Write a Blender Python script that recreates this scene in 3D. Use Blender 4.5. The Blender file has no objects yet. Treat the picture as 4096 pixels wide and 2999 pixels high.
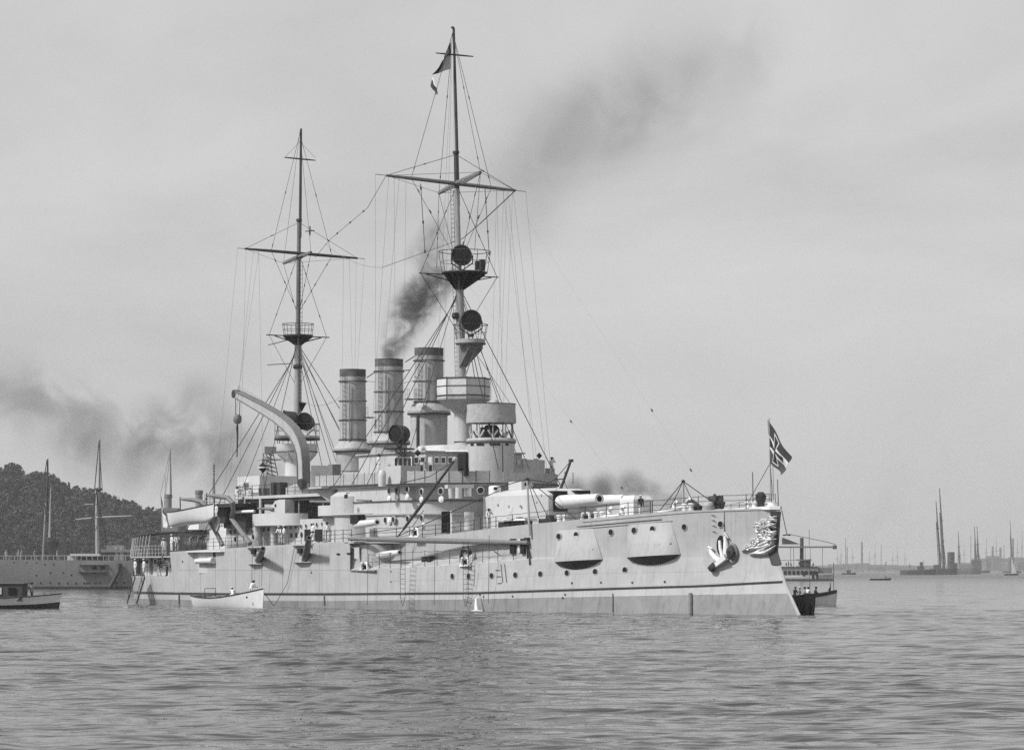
import bpy, bmesh, math, random
import numpy as np
from mathutils import Vector, Matrix, Euler
random.seed(7); np.random.seed(7)
scene = bpy.context.scene
COL = scene.collection
R = math.radians

# ------------------------------------------------------------------ camera
FPX, CX, HY, CAMH, IW, IH = 12700.0, 2048.0, 2278.0, 3.5, 4096.0, 2999.0
cam_d = bpy.data.cameras.new('camera'); cam = bpy.data.objects.new('camera', cam_d); COL.objects.link(cam)
cam.location = (0, 0, CAMH); cam.rotation_euler = (R(90), 0, 0)          # level view camera with a rising front
cam_d.sensor_width = 36; cam_d.lens = 36 * FPX / IW
cam_d.shift_y = (HY - IH / 2) / IW
cam_d.clip_start = 0.5; cam_d.clip_end = 30000
scene.camera = cam
# ------------------------------------------------------------------ light
SUN_EL, SUN_DIR = R(46), Vector((-0.80, -0.36, 0))                        # sun from the left, slightly behind the camera
world = bpy.data.worlds.new('World'); scene.world = world; world.use_nodes = True
nt = world.node_tree; nt.nodes.clear()
wo = nt.nodes.new('ShaderNodeOutputWorld'); bg = nt.nodes.new('ShaderNodeBackground'); sk = nt.nodes.new('ShaderNodeTexSky')
sk.sky_type = 'NISHITA'; sk.sun_disc = False; sk.sun_elevation = SUN_EL
sk.sun_rotation = math.atan2(SUN_DIR.x, SUN_DIR.y); sk.dust_density = 4.0; sk.air_density = 1.0
bw = nt.nodes.new('ShaderNodeRGBToBW')
tc = nt.nodes.new('ShaderNodeTexCoord'); mp = nt.nodes.new('ShaderNodeMapping'); mp.inputs['Scale'].default_value = (1, 1, 2.2)
nz = nt.nodes.new('ShaderNodeTexNoise'); nz.inputs['Scale'].default_value = 5.0; nz.inputs['Detail'].default_value = 8; nz.inputs['Roughness'].default_value = .58; nz.inputs['Distortion'].default_value = .5
cr = nt.nodes.new('ShaderNodeMapRange'); cr.inputs[1].default_value = .3; cr.inputs[2].default_value = .7; cr.inputs[3].default_value = 4.5; cr.inputs[4].default_value = 5.9
mx = nt.nodes.new('ShaderNodeMix'); mx.data_type = 'FLOAT'; mx.inputs[0].default_value = .82   # thin bright veil of cloud over the clear sky
L = nt.links.new
L(sk.outputs[0], bw.inputs[0]); L(tc.outputs['Generated'], mp.inputs[0]); L(mp.outputs[0], nz.inputs['Vector']); L(nz.outputs[0], cr.inputs[0])
L(bw.outputs[0], mx.inputs[2]); L(cr.outputs[0], mx.inputs[3]); L(mx.outputs[0], bg.inputs[0]); L(bg.outputs[0], wo.inputs[0])
bg.inputs[1].default_value = 0.112
sd = bpy.data.lights.new('sun', 'SUN'); so = bpy.data.objects.new('sun', sd); COL.objects.link(so)
sd.energy = 3.7; sd.angle = R(7.0); sd.color = (1, 1, 1)
sdir = Vector((SUN_DIR.x, SUN_DIR.y, 0)).normalized() * math.cos(SUN_EL) + Vector((0, 0, math.sin(SUN_EL)))
so.rotation_euler = (-sdir).to_track_quat('-Z', 'Y').to_euler()
scene.view_settings.view_transform = 'Standard'; scene.view_settings.look = 'None'
scene.view_settings.exposure = 0.18; scene.view_settings.gamma = 1.0
scene.cycles.volume_bounces = 0; scene.cycles.volume_step_rate = 1.0; scene.cycles.volume_max_steps = 128
scene.cycles.max_bounces = 6; scene.cycles.diffuse_bounces = 2; scene.cycles.glossy_bounces = 3
scene.cycles.use_denoising = False
scene.render.filter_size = 1.6

# ------------------------------------------------------------------ geometry of the place
# ship frame: u metres aft of the stem, v metres to starboard, z up; the battleship root carries this frame
B0 = (22.03, 242.9); AX = (-.5105, .8598); SB = (-.8598, -.5105)
def at(px, py, v):
    k = (px - CX) / FPX; bx = B0[0] + SB[0] * v; by = B0[1] + SB[1] * v
    u = (bx - k * by) / (k * AX[1] - AX[0]); Y = by + AX[1] * u
    return Vector((u, v, CAMH + (HY - py) / FPX * Y))
def atu(px, py, u):
    k = (px - CX) / FPX; bx = B0[0] + AX[0] * u; by = B0[1] + AX[1] * u
    v = (bx - k * by) / (k * SB[1] - SB[0]); Y = by + SB[1] * v
    return Vector((u, v, CAMH + (HY - py) / FPX * Y))
def wat(px, py, Y): return Vector(((px - CX) / FPX * Y, Y, CAMH + (HY - py) / FPX * Y))
def s2w(p): return Vector((B0[0] + AX[0] * p[0] + SB[0] * p[1], B0[1] + AX[1] * p[0] + SB[1] * p[1], p[2]))
ST = [0, 2, 5, 10, 15, 20, 30, 40, 50, 60, 76, 88, 96, 104, 110, 115, 118, 120, 120.6]
SW = [.10, 1.0, 2.2, 4.0, 5.6, 7.0, 9.2, 10.5, 11.1, 11.1, 11.1, 10.7, 9.9, 8.3, 6.4, 4.2, 2.4, .9, 0]
def W(s):                                                     # Catmull-Rom through the half breadths
    s = min(max(s, 0), 120.6)
    i = max(0, min(len(ST) - 2, int(np.searchsorted(ST, s) - 1)))
    x0, x1 = ST[i], ST[i + 1]; t = (s - x0) / (x1 - x0)
    def m(k):
        if k <= 0 or k >= len(ST) - 1: k2, k1 = min(k + 1, len(ST) - 1), max(k - 1, 0)
        else: k2, k1 = k + 1, k - 1
        return (SW[k2] - SW[k1]) / (ST[k2] - ST[k1])
    h = x1 - x0; m0, m1 = m(i) * h, m(i + 1) * h
    return (2*t**3-3*t*t+1)*SW[i] + (t**3-2*t*t+t)*m0 + (-2*t**3+3*t*t)*SW[i+1] + (t**3-t*t)*m1
def us(z): return float(np.interp(z, [-2, 0, 2.4, 4.9, 8.3], [-1, 0, 1.9, 3.2, 2.75]))
def ue(z): return 120.6 + .25 * max(z, 0)
def hb(u, z): return W(120.6 * (u - us(z)) / (ue(z) - us(z)))
def zdeck(u): return float(np.interp(u, [2, 9.5, 15, 21, 26, 33.5, 40, 52, 69, 78, 91], [8.25, 8.12, 7.8, 7.44, 7.18, 6.74, 6.35, 6.0, 5.72, 5.5, 5.28]))
def zbelt(u): return float(np.interp(u, [2, 9, 33, 57, 78, 120], [2.6, 2.24, 1.57, 1.33, 1.2, 1.15]))
def zboot(u): return float(np.interp(u, [1.5, 9, 33, 57, 78, 120], [1.67, 1.5, 1.0, .66, .55, .5]))
def zledge(u): return float(np.interp(u, [21, 24, 31, 38, 44, 49, 60], [4.5, 4.36, 4.02, 3.76, 3.63, 3.48, 3.4]))
def inset(u): return float(np.interp(u, [21, 26, 34, 42, 48.2, 49.0, 50.2, 51.5], [0, .35, 1.1, 1.9, 2.1, 1.75, .6, 0]))
def side(px, py, off=0.0):
    v = 8.0
    for i in range(50):
        p = at(px, py, v); v = .6 * v + .4 * (hb(p[0], p[2]) + off - (inset(p[0]) if p[2] > zledge(p[0]) + .3 else 0))
    return at(px, py, v)
def hull_normal(u, z):
    s = (hb(u + .4, z) - hb(u - .4, z)) / .8
    return Vector((-s, 1, 0)).normalized()

# ------------------------------------------------------------------ materials (all procedural, neutral grey: the photograph is black and white)
MATS = {}
def mat(name, g, rough=.6, amp=.12, scale=1.2, streak=0.0, metal=0.0, bump=0.0, bscale=8.0, spec=.4, coord='Object', stretch=(1, 1, 1), alpha=None, trans=0):
    if name in MATS: return MATS[name]
    m = bpy.data.materials.new(name); m.use_nodes = True; n = m.node_tree; P = n.nodes['Principled BSDF']
    t = n.nodes.new('ShaderNodeTexCoord'); mp = n.nodes.new('ShaderNodeMapping'); mp.inputs['Scale'].default_value = stretch
    n.links.new(t.outputs[coord], mp.inputs[0])
    nz = n.nodes.new('ShaderNodeTexNoise'); nz.inputs['Scale'].default_value = scale; nz.inputs['Detail'].default_value = 6; nz.inputs['Roughness'].default_value = .62
    n.links.new(mp.outputs[0], nz.inputs['Vector'])
    r = n.nodes.new('ShaderNodeMapRange'); r.inputs[1].default_value = .25; r.inputs[2].default_value = .75
    r.inputs[3].default_value = g * (1 - amp); r.inputs[4].default_value = g * (1 + amp)
    n.links.new(nz.outputs[0], r.inputs[0]); out = r.outputs[0]
    if streak > 0:                                            # rust and salt runs hanging down the plating
        mp2 = n.nodes.new('ShaderNodeMapping'); mp2.inputs['Scale'].default_value = (1.6, 1.6, .10)
        n.links.new(t.outputs[coord], mp2.inputs[0])
        n2 = n.nodes.new('ShaderNodeTexNoise'); n2.inputs['Scale'].default_value = 1.7; n2.inputs['Detail'].default_value = 7; n2.inputs['Roughness'].default_value = .7
        n.links.new(mp2.outputs[0], n2.inputs['Vector'])
        r2 = n.nodes.new('ShaderNodeMapRange'); r2.inputs[1].default_value = .5; r2.inputs[2].default_value = .75; r2.inputs[3].default_value = 1; r2.inputs[4].default_value = 1 - streak
        n.links.new(n2.outputs[0], r2.inputs[0])
        mu = n.nodes.new('ShaderNodeMath'); mu.operation = 'MULTIPLY'; n.links.new(out, mu.inputs[0]); n.links.new(r2.outputs[0], mu.inputs[1]); out = mu.outputs[0]
    n.links.new(out, P.inputs['Base Color'])
    P.inputs['Roughness'].default_value = rough; P.inputs['Metallic'].default_value = metal; P.inputs['Specular IOR Level'].default_value = spec
    if bump > 0:
        b = n.nodes.new('ShaderNodeBump'); b.inputs['Strength'].default_value = bump; b.inputs['Distance'].default_value = .05
        n3 = n.nodes.new('ShaderNodeTexNoise'); n3.inputs['Scale'].default_value = bscale; n3.inputs['Detail'].default_value = 4
        n.links.new(mp.outputs[0], n3.inputs['Vector']); n.links.new(n3.outputs[0], b.inputs['Height']); n.links.new(b.outputs[0], P.inputs['Normal'])
    MATS[name] = m; return m
HULL = mat('hull_paint', .385, .55, .14, .45, streak=.24, bump=.25, bscale=1.3)
BOOT = mat('boot_paint', .22, .6, .22, .6, streak=.45, bump=.3, bscale=2)
SUP = mat('superstructure_paint', .46, .55, .10, .9, streak=.18, bump=.15, bscale=2)
TUR = mat('turret_paint', .52, .5, .07, .7, streak=.12)
WHITE = mat('white_paint', .72, .5, .06, 2)
GUN = mat('gun_paint', .60, .45, .06, 2)
DGUN = mat('dark_gunmetal', .10, .45, .2, 3)
FUN = mat('funnel_paint', .37, .65, .22, 1.3, streak=.5, bump=.3, bscale=2.5)
SOOT = mat('soot_paint', .10, .8, .5, 1.6, streak=.3)
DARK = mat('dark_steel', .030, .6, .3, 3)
BLACK = mat('black_void', .008, .9, .2, 3)
GREY = mat('grey_steel', .16, .6, .2, 3)
LGREY = mat('light_steel', .36, .55, .15, 3)
DECK = mat('teak_deck', .26, .8, .2, 3, stretch=(.2, 6, 1))
CANV = mat('canvas', .60, .9, .12, 2.2, bump=.8, bscale=3.5)
CANVG = mat('grey_canvas', .36, .9, .16, 2.0, streak=.15, bump=.8, bscale=3.5)
ROPE = mat('tarred_rope', .035, .9, .2, 5)
ROPEL = mat('hemp_rope', .13, .9, .2, 5)
SPAR = mat('dark_spar', .045, .6, .25, 2)
WOOD = mat('varnished_wood', .16, .5, .2, 3, stretch=(1, 1, .2))
GLASS = mat('dark_glass', .010, .25, .2, 3, spec=.25)
BOATW = mat('boat_paint', .66, .45, .08, 2, streak=.1)
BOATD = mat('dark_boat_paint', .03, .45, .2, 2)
SKIN = mat('skin', .22, .6, .1, 6)
CLOTH = mat('white_cloth', .70, .9, .08, 9)
NAVY = mat('dark_cloth', .03, .9, .2, 9)
CLOTHG = mat('grey_cloth', .30, .9, .15, 9)
BGHULL = mat('far_hull_paint', .20, .6, .18, .3, streak=.3)
BGDARK = mat('far_dark_paint', .05, .7, .25, .3)
BGLIGHT = mat('far_light_paint', .5, .7, .1, .3)

# ------------------------------------------------------------------ mesh helpers
class MB:
    def __init__(s): s.v = []; s.f = []; s.m = []; s.cur = 0
    def add(s, vs, fs):
        o = len(s.v); s.v += [tuple(p) for p in vs]; s.f += [tuple(i + o for i in f) for f in fs]; s.m += [s.cur] * len(fs); return s
    def slot(s, i): s.cur = i; return s
    def box(s, c, d, rz=0.0, rot=None):
        x, y, z = d[0] / 2, d[1] / 2, d[2] / 2; M = rot if rot is not None else Matrix.Rotation(rz, 3, 'Z'); c = Vector(c)
        vs = [c + M @ Vector(p) for p in ((-x,-y,-z),(x,-y,-z),(x,y,-z),(-x,y,-z),(-x,-y,z),(x,-y,z),(x,y,z),(-x,y,z))]
        return s.add(vs, [(0,3,2,1),(4,5,6,7),(0,1,5,4),(1,2,6,5),(2,3,7,6),(3,0,4,7)])
    def bar(s, a, b, w, h):                                   # rectangular bar between two points
        a, b = Vector(a), Vector(b); d = b - a; q = d.to_track_quat('X', 'Z').to_matrix()
        return s.box((a + b) / 2, (d.length, w, h), rot=q)
    def tube(s, pts, r, n=6, caps=True):
        pts = [Vector(p) for p in pts]; rs = r if isinstance(r, (list, tuple)) else [r] * len(pts); vs, fs = [], []
        up = None
        for i, p in enumerate(pts):
            t = (pts[min(i + 1, len(pts) - 1)] - pts[max(i - 1, 0)]).normalized()
            if up is None: up = Vector((0, 0, 1)) if abs(t.z) < .9 else Vector((1, 0, 0))
            x = t.cross(up).normalized(); y = x.cross(t).normalized(); up = y
            for k in range(n):
                a = 2 * math.pi * k / n; vs.append(p + (x * math.cos(a) + y * math.sin(a)) * rs[i])
        for i in range(len(pts) - 1):
            for k in range(n):
                k2 = (k + 1) % n; fs.append((i*n+k, i*n+k2, (i+1)*n+k2, (i+1)*n+k))
        if caps: fs.append(tuple(range(n - 1, -1, -1))); fs.append(tuple((len(pts)-1)*n + k for k in range(n)))
        return s.add(vs, fs)
    def lathe(s, c, prof, n=24, axis=None, a0=0.0, a1=2 * math.pi, sx=1.0, sy=1.0, caps=True):
        c = Vector(c); M = Matrix.Identity(3) if axis is None else Vector(axis).to_track_quat('Z', 'Y').to_matrix()
        full = abs(a1 - a0 - 2 * math.pi) < 1e-6; m = n if full else n + 1; vs, fs = [], []
        for r, z in prof:
            for k in range(m):
                a = a0 + (a1 - a0) * k / n; vs.append(c + M @ Vector((r * sx * math.cos(a), r * sy * math.sin(a), z)))
        for i in range(len(prof) - 1):
            for k in range(n):
                k2 = (k + 1) % m; fs.append((i*m+k, i*m+k2, (i+1)*m+k2, (i+1)*m+k))
        if caps and full:
            if prof[0][0] > 1e-4: fs.append(tuple(range(m - 1, -1, -1)))
            if prof[-1][0] > 1e-4: fs.append(tuple((len(prof)-1)*m + k for k in range(m)))
        return s.add(vs, fs)
    def prism(s, outline, z0, z1, cap0=True, cap1=True):      # outline: list of (x, y); z may be functions of the index
        n = len(outline); zz0 = z0 if isinstance(z0, list) else [z0] * n; zz1 = z1 if isinstance(z1, list) else [z1] * n
        vs = [(p[0], p[1], zz0[i]) for i, p in enumerate(outline)] + [(p[0], p[1], zz1[i]) for i, p in enumerate(outline)]
        fs = [(i, (i+1) % n, n + (i+1) % n, n + i) for i in range(n)]
        if cap0: fs.append(tuple(range(n - 1, -1, -1)))
        if cap1: fs.append(tuple(range(n, 2 * n)))
        return s.add(vs, fs)
    def wall(s, line, z0, z1, th=.06):                        # a standing sheet with thickness along a plan line
        n = len(line); off = []
        for i in range(n):
            a = Vector(line[max(i-1, 0)][:2]); b = Vector(line[min(i+1, n-1)][:2]); t = (b - a).normalized(); off.append(Vector((t.y, -t.x)) * th)
        o = [Vector(p[:2]) for p in line] + [Vector(line[i][:2]) + off[i] for i in range(n - 1, -1, -1)]
        if isinstance(z0, list): z0 = z0 + z0[::-1]
        if isinstance(z1, list): z1 = z1 + z1[::-1]
        nn = len(o); zz0 = z0 if isinstance(z0, list) else [z0] * nn; zz1 = z1 if isinstance(z1, list) else [z1] * nn
        vs = [(p.x, p.y, zz0[i]) for i, p in enumerate(o)] + [(p.x, p.y, zz1[i]) for i, p in enumerate(o)]
        fs = [(i, (i+1) % nn, nn + (i+1) % nn, nn + i) for i in range(nn)]
        for i in range(n - 1):
            j = nn - 1 - i; fs += [(nn+i, nn+i+1, nn+j-1, nn+j), (i+1, i, j, j-1)]
        return s.add(vs, fs)
    def loft(s, secs, closed=True, cap=True):
        n = len(secs[0]); vs = [p for sec in secs for p in sec]; fs = []; m = n if closed else n - 1
        for i in range(len(secs) - 1):
            for k in range(m):
                k2 = (k + 1) % n; fs.append((i*n+k, i*n+k2, (i+1)*n+k2, (i+1)*n+k))
        if cap and closed: fs.append(tuple(range(n-1, -1, -1))); fs.append(tuple((len(secs)-1)*n + k for k in range(n)))
        return s.add(vs, fs)
    def mesh(s, name, mats, smooth=True, ang=35):
        me = bpy.data.meshes.new(name); me.from_pydata(s.v, [], s.f)
        for m in (mats if isinstance(mats, (list, tuple)) else [mats]): me.materials.append(m)
        if len(me.materials) > 1: me.polygons.foreach_set('material_index', s.m)
        bm = bmesh.new(); bm.from_mesh(me); bmesh.ops.recalc_face_normals(bm, faces=bm.faces); bm.to_mesh(me); bm.free()
        if smooth:
            me.polygons.foreach_set('use_smooth', [True] * len(me.polygons)); me.set_sharp_from_angle(angle=R(ang))
        me.update(); return me
    def build(s, name, mats, parent=None, loc=None, smooth=True, ang=35):
        return link(name, s.mesh(name, mats, smooth, ang), parent, loc)
def link(name, me, parent=None, loc=None, rot=None, scale=None):
    o = bpy.data.objects.new(name, me); COL.objects.link(o); o.parent = parent
    if loc is not None: o.location = loc
    if rot is not None: o.rotation_euler = rot
    if scale is not None: o.scale = scale
    return o
def tag(o, label=None, cat=None, group=None, kind=None):
    if label: o['label'] = label
    if cat: o['category'] = cat
    if group: o['group'] = group
    if kind: o['kind'] = kind
    return o
def empty(name, loc=(0, 0, 0), rz=0.0):
    o = bpy.data.objects.new(name, None); COL.objects.link(o); o.location = loc; o.rotation_euler = (0, 0, rz); o.empty_display_size = .3; return o
def place(o, loc, zaxis=None, xaxis=None):
    o.location = loc; return o
def rope(pts, r=.016, sag=0.0, n=4, steps=1):
    pts = [Vector(p) for p in pts]
    if len(pts) == 2 and (sag or steps > 1):
        k = max(steps, 8); a, b = pts
        pts = [a.lerp(b, i / k) - Vector((0, 0, sag * 4 * (i / k) * (1 - i / k))) for i in range(k + 1)]
    return MB().tube(pts, r, n)
SHIP_ROT = math.atan2(AX[1], AX[0])
def ship_thing(name, p, rz=0.0): return empty(name, s2w(p), SHIP_ROT + rz)  # a thing on the ship, its own axes along u, v

# ================================================================== WATER
SL_LONG, SL_SHORT = .075, .11
def make_water():
    ang = np.concatenate([np.linspace(-math.pi, R(-30), 20)[:-1], np.linspace(R(-30), R(-10.5), 36)[:-1], np.linspace(R(-10.5), R(10.5), 470), np.linspace(R(10.5), R(30), 36)[1:], np.linspace(R(30), math.pi, 20)[1:-1]])
    rs = [4., 12., 25., 40., 50.]; r = 56.
    while r < 290: rs.append(r); r *= 1.0011
    while r < 700: rs.append(r); r *= 1.0035
    while r < 2500: rs.append(r); r *= 1.012
    while r < 12000: rs.append(r); r *= 1.05
    rs = np.array(rs); A, RR = np.meshgrid(ang, rs)
    X = RR * np.sin(A); Y = RR * np.cos(A)
    dr = np.gradient(rs)[:, None] * np.ones_like(X); da = np.gradient(ang)[None, :] * RR
    rng = np.random.RandomState(3)
    def field(l0, l1, N, slope, spread, att=True):
        Z = np.zeros_like(X); lam = np.exp(np.linspace(math.log(l0), math.log(l1), N)) * rng.uniform(.93, 1.07, N)
        th = R(66) + rng.normal(0, spread, N); ph = rng.uniform(0, 6.28, N)
        for l, t, p in zip(lam, th, ph):
            k = 2 * math.pi / l; a = slope * math.sqrt(2. / N) / k
            kr = np.abs(np.cos(t) * np.sin(A) + np.sin(t) * np.cos(A)); kt = np.sqrt(np.maximum(1 - kr * kr, 0))
            lim = np.clip(1.7 - 3.6 * (dr * kr + da * kt) / l, 0, 1) if att else 1
            Z += a * lim * np.sin(k * (np.cos(t) * X + np.sin(t) * Y) + p)
        return Z
    E1 = field(3.5, 16, 12, 1., 1.2, False); E1 /= E1.std()
    E2 = field(25, 90, 8, 1., 1.2, False); E2 /= E2.std()
    env = np.clip(.9 + .26 * E1 + .26 * E2, .35, 1.7)
    lane = np.exp(-(((X / Y.clip(20) - (-.040)) / .040) ** 2)) * np.clip((Y - 30) / 60, 0, 1) * (Y < 330); lane2 = np.exp(-(((X / Y.clip(20) - .03) / .05) ** 2)) * np.clip((Y - 150) / 60, 0, 1) * (Y < 300)
    env = env * (.66 + .62 * lane + .38 * lane2)
    Zs = field(.26, 1.15, 46, SL_SHORT, .42) * env; Zs = Zs + .05 * np.maximum(Zs, 0) ** 2 / .012
    Z = field(2.6, 8.0, 16, SL_LONG * .6, .5) + field(1.0, 2.6, 22, SL_LONG, .5) * (.5 + .5 * env) + Zs
    nr, na = X.shape
    co = np.stack([X, Y, Z], -1).reshape(-1, 3)
    i = np.arange(nr - 1)[:, None]; j = np.arange(na)[None, :]; j2 = (j + 1) % na
    q = np.stack([np.broadcast_to(a, (nr - 1, na)) for a in (i * na + j, i * na + j2, (i + 1) * na + j2, (i + 1) * na + j)], -1).reshape(-1, 4)
    me = bpy.data.meshes.new('water'); me.vertices.add(len(co)); me.vertices.foreach_set('co', co.ravel())
    me.loops.add(q.size); me.loops.foreach_set('vertex_index', q.ravel().astype(np.int32)); me.polygons.add(len(q))
    me.polygons.foreach_set('loop_start', np.arange(0, q.size, 4, dtype=np.int32)); me.polygons.foreach_set('loop_total', np.full(len(q), 4, dtype=np.int32))
    me.update(calc_edges=True); me.validate()
    me.polygons.foreach_set('use_smooth', [True] * len(me.polygons))
    m = bpy.data.materials.new('harbour_water'); m.use_nodes = True; n = m.node_tree; P = n.nodes['Principled BSDF']
    P.inputs['Base Color'].default_value = (.03, .03, .03, 1); P.inputs['Roughness'].default_value = .02; P.inputs['IOR'].default_value = 1.36
    t = n.nodes.new('ShaderNodeTexCoord'); mp = n.nodes.new('ShaderNodeMapping'); mp.inputs['Rotation'].default_value = (0, 0, R(14)); mp.inputs['Scale'].default_value = (.55, 1.35, 1)
    n.links.new(t.outputs['Object'], mp.inputs[0])
    ln = n.nodes.new('ShaderNodeVectorMath'); ln.operation = 'LENGTH'; n.links.new(t.outputs['Object'], ln.inputs[0]); rr_ = n.nodes.new('ShaderNodeMapRange'); rr_.inputs[1].default_value = 260; rr_.inputs[2].default_value = 1500; rr_.inputs[3].default_value = .02; rr_.inputs[4].default_value = .30; n.links.new(ln.outputs['Value'], rr_.inputs[0]); n.links.new(rr_.outputs[0], P.inputs['Roughness'])
    a = n.nodes.new('ShaderNodeTexNoise'); a.inputs['Scale'].default_value = 2.2; a.inputs['Detail'].default_value = 3; a.inputs['Roughness'].default_value = .5
    n.links.new(mp.outputs[0], a.inputs['Vector'])
    b = n.nodes.new('ShaderNodeBump'); b.inputs['Strength'].default_value = .5; b.inputs['Distance'].default_value = .07
    mp3 = n.nodes.new('ShaderNodeMapping'); mp3.inputs['Scale'].default_value = (.5, 1.6, 1); n.links.new(t.outputs['Object'], mp3.inputs[0])
    a3 = n.nodes.new('ShaderNodeTexNoise'); a3.inputs['Scale'].default_value = .16; a3.inputs['Detail'].default_value = 4; a3.inputs['Roughness'].default_value = .62; n.links.new(mp3.outputs[0], a3.inputs['Vector'])
    b3 = n.nodes.new('ShaderNodeBump'); b3.inputs['Strength'].default_value = .5; b3.inputs['Distance'].default_value = .9; n.links.new(a3.outputs[0], b3.inputs['Height']); n.links.new(b3.outputs[0], b.inputs['Normal'])
    n.links.new(a.outputs[0], b.inputs['Height']); n.links.new(b.outputs[0], P.inputs['Normal'])
    me.materials.append(m)
    o = link('water', me); tag(o, 'choppy grey harbour water in front of the battleship', 'water', kind='structure')
make_water()

# ================================================================== THE BATTLESHIP
ship = empty('battleship', s2w((0, 0, 0)), SHIP_ROT)
tag(ship, 'large pale grey battleship with three funnels and two tall masts at anchor', 'battleship')
def part(mb, name, m, parent=None, **k): return mb.build(name, m, parent or ship, **k)

# ---- hull: lofted sections, both sides
ts = sorted(set([0, .003, .008, .015, .025] + list(np.linspace(.035, .965, 100)) + [.972, .98, .987, .993, .997, 1.0] +
            [x / 120.6 for x in (21, 48.2, 49.0, 49.6, 50.2, 50.9, 51.5, 90.55, 90.75)]))
QD = 2.86
def sec_levels(t):
    u = t * 120.6
    top = zdeck(u) if u < 90.65 else QD
    zl = min(zledge(u), top - .8); i = inset(u)
    lv = [(-1.6, 0), (-.3, 0), (zboot(u), 0)]
    up = [(zboot(u), 0), (zbelt(u), 0), ((zbelt(u) + zl) / 2, 0), (zl, 0), (zl + .02 + .42 * i, i), ((zl + top) / 2 + .1 * i, i), (top, i)]
    return lv, up
def hull_strip(which):
    mb = MB()
    for sgn in (1, -1):
        secs = []
        for t in ts:
            s = []
            for z, i in sec_levels(t)[which]:
                u = us(z) + t * (ue(z) - us(z)); s.append((u, sgn * max(W(t * 120.6) - i, .1 if t < 1 else 0), z))
            secs.append(s)
        mb.loft(secs, closed=False, cap=False)
    return mb
hull = part(hull_strip(1), 'hull', HULL, ang=30)
boot = hull_strip(0).build('boot_topping', BOOT, hull)
stem = MB()
for z0, z1 in zip(np.linspace(-1.2, 7.9, 14)[:-1], np.linspace(-1.2, 7.9, 14)[1:]):
    pass
stem.loft([[(us(z) - .10, 0, z), (us(z) + .02, .13, z), (us(z) + .5, .16, z), (us(z) + .5, -.16, z), (us(z) + .02, -.13, z)] for z in np.linspace(-1.4, 8.2, 22)])
stem.build('stem_bar', HULL, hull)
# decks
def deck(name, u0, u1, zf, n=60, i=True, dv=0.0, m=DECK):
    mb = MB(); L_, R_ = [], []
    for k in range(n + 1):
        u = u0 + (u1 - u0) * k / n; z = zf(u); h = max(hb(u, z) - (inset(u) if i else 0) - dv, .05)
        L_.append((u, h, z)); R_.append((u, -h, z))
    secs = [[L_[k], R_[k]] for k in range(n + 1)]
    mb.loft(secs, closed=False, cap=False)
    return part(mb, name, m, smooth=False)
deck('upper_deck', 3.0, 90.6, lambda u: zdeck(u) - .04, 90)
deck('quarter_deck', 90.3, 121.2, lambda u: QD - .03, 40)
# transverse bulkhead at the step
mb = MB(); hbk = hb(90.65, 4); mb.box((90.68, 0, (QD + 5.28) / 2), (.12, 2 * hbk - .2, 5.28 - QD)); mb.build('step_bulkhead', SUP, hull)
# rubbing strake (dark torpedo-net line) and gunwale moulding
def strake(zf, u0, u1, off, w, h, name, m, n=90, ins=False):
    mb = MB(); secs = []
    for k in range(n + 1):
        u = u0 + (u1 - u0) * k / n; z = zf(u); nn = hull_normal(u, z); p = Vector((u, hb(u, z) - (inset(u) if ins else 0), z)) + nn * off
        secs.append([p + Vector((0, 0, h / 2)) - nn * .15, p + Vector((0, 0, h / 2)) + nn * w, p + Vector((0, 0, -h / 2)) + nn * w, p + Vector((0, 0, -h / 2)) - nn * .15])
    mb.loft(secs); return mb.build(name, m, hull, smooth=False)
strake(zbelt, 2.1, 116, 0, .10, .13, 'net_shelf', DARK)
strake(lambda u: zdeck(u) - .03, 3.2, 20.9, 0, .05, .10, 'gunwale', LGREY, 40)
strake(lambda u: zdeck(u) - .42, 13, 46, 0, .04, .06, 'moulding', DARK, 60, ins=True)
strake(lambda u: zdeck(u) - .62, 12, 46, 0, .04, .05, 'moulding', GREY, 60, ins=True)
# armour plates standing slightly proud on the after side
def patch(u0, u1, z0, z1, off, nu=4, nz=2, ins=False):
    mb = MB(); zf0 = z0 if callable(z0) else (lambda u: z0); zf1 = z1 if callable(z1) else (lambda u: z1); secs = []
    for i in range(nu + 1):
        u = u0 + (u1 - u0) * i / nu; r = []
        for j in range(nz + 1):
            z = zf0(u) + (zf1(u) - zf0(u)) * j / nz; nn = hull_normal(u, z); r.append(Vector((u, hb(u, z), z)) + nn * off)
        rb = [p - Vector((0, off + .03, 0)) for p in r[::-1]]; secs.append(r + rb)
    return mb.loft(secs)
seams = [52.6, 58.5, 62.7, 66.0, 71.8, 76.0, 80.6, 84.2, 90.4]
for a, c in zip(seams[:-1], seams[1:]):
    patch(a + .03, c - .03, lambda u: zbelt(u) + .10, 3.42, .022).build('armour_plate', HULL, hull)
    patch(a + .03, c - .03, 3.46, lambda u: zdeck(u) - .12, .022).build('armour_plate', HULL, hull)
for a, c in ((91.2, 97), (97, 103), (103, 109)):
    patch(a + .03, c - .03, lambda u: zbelt(u) + .10, QD - .12, .02).build('armour_plate', HULL, hull)
for a in (8, 14, 20, 26, 32, 38, 44, 50, 56, 62, 68, 74, 80):
    patch(a + .02, a + 5.98, lambda u: zboot(u) + .03, lambda u: zbelt(u) - .09, .015).build('strake_plate', HULL, hull)

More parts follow.
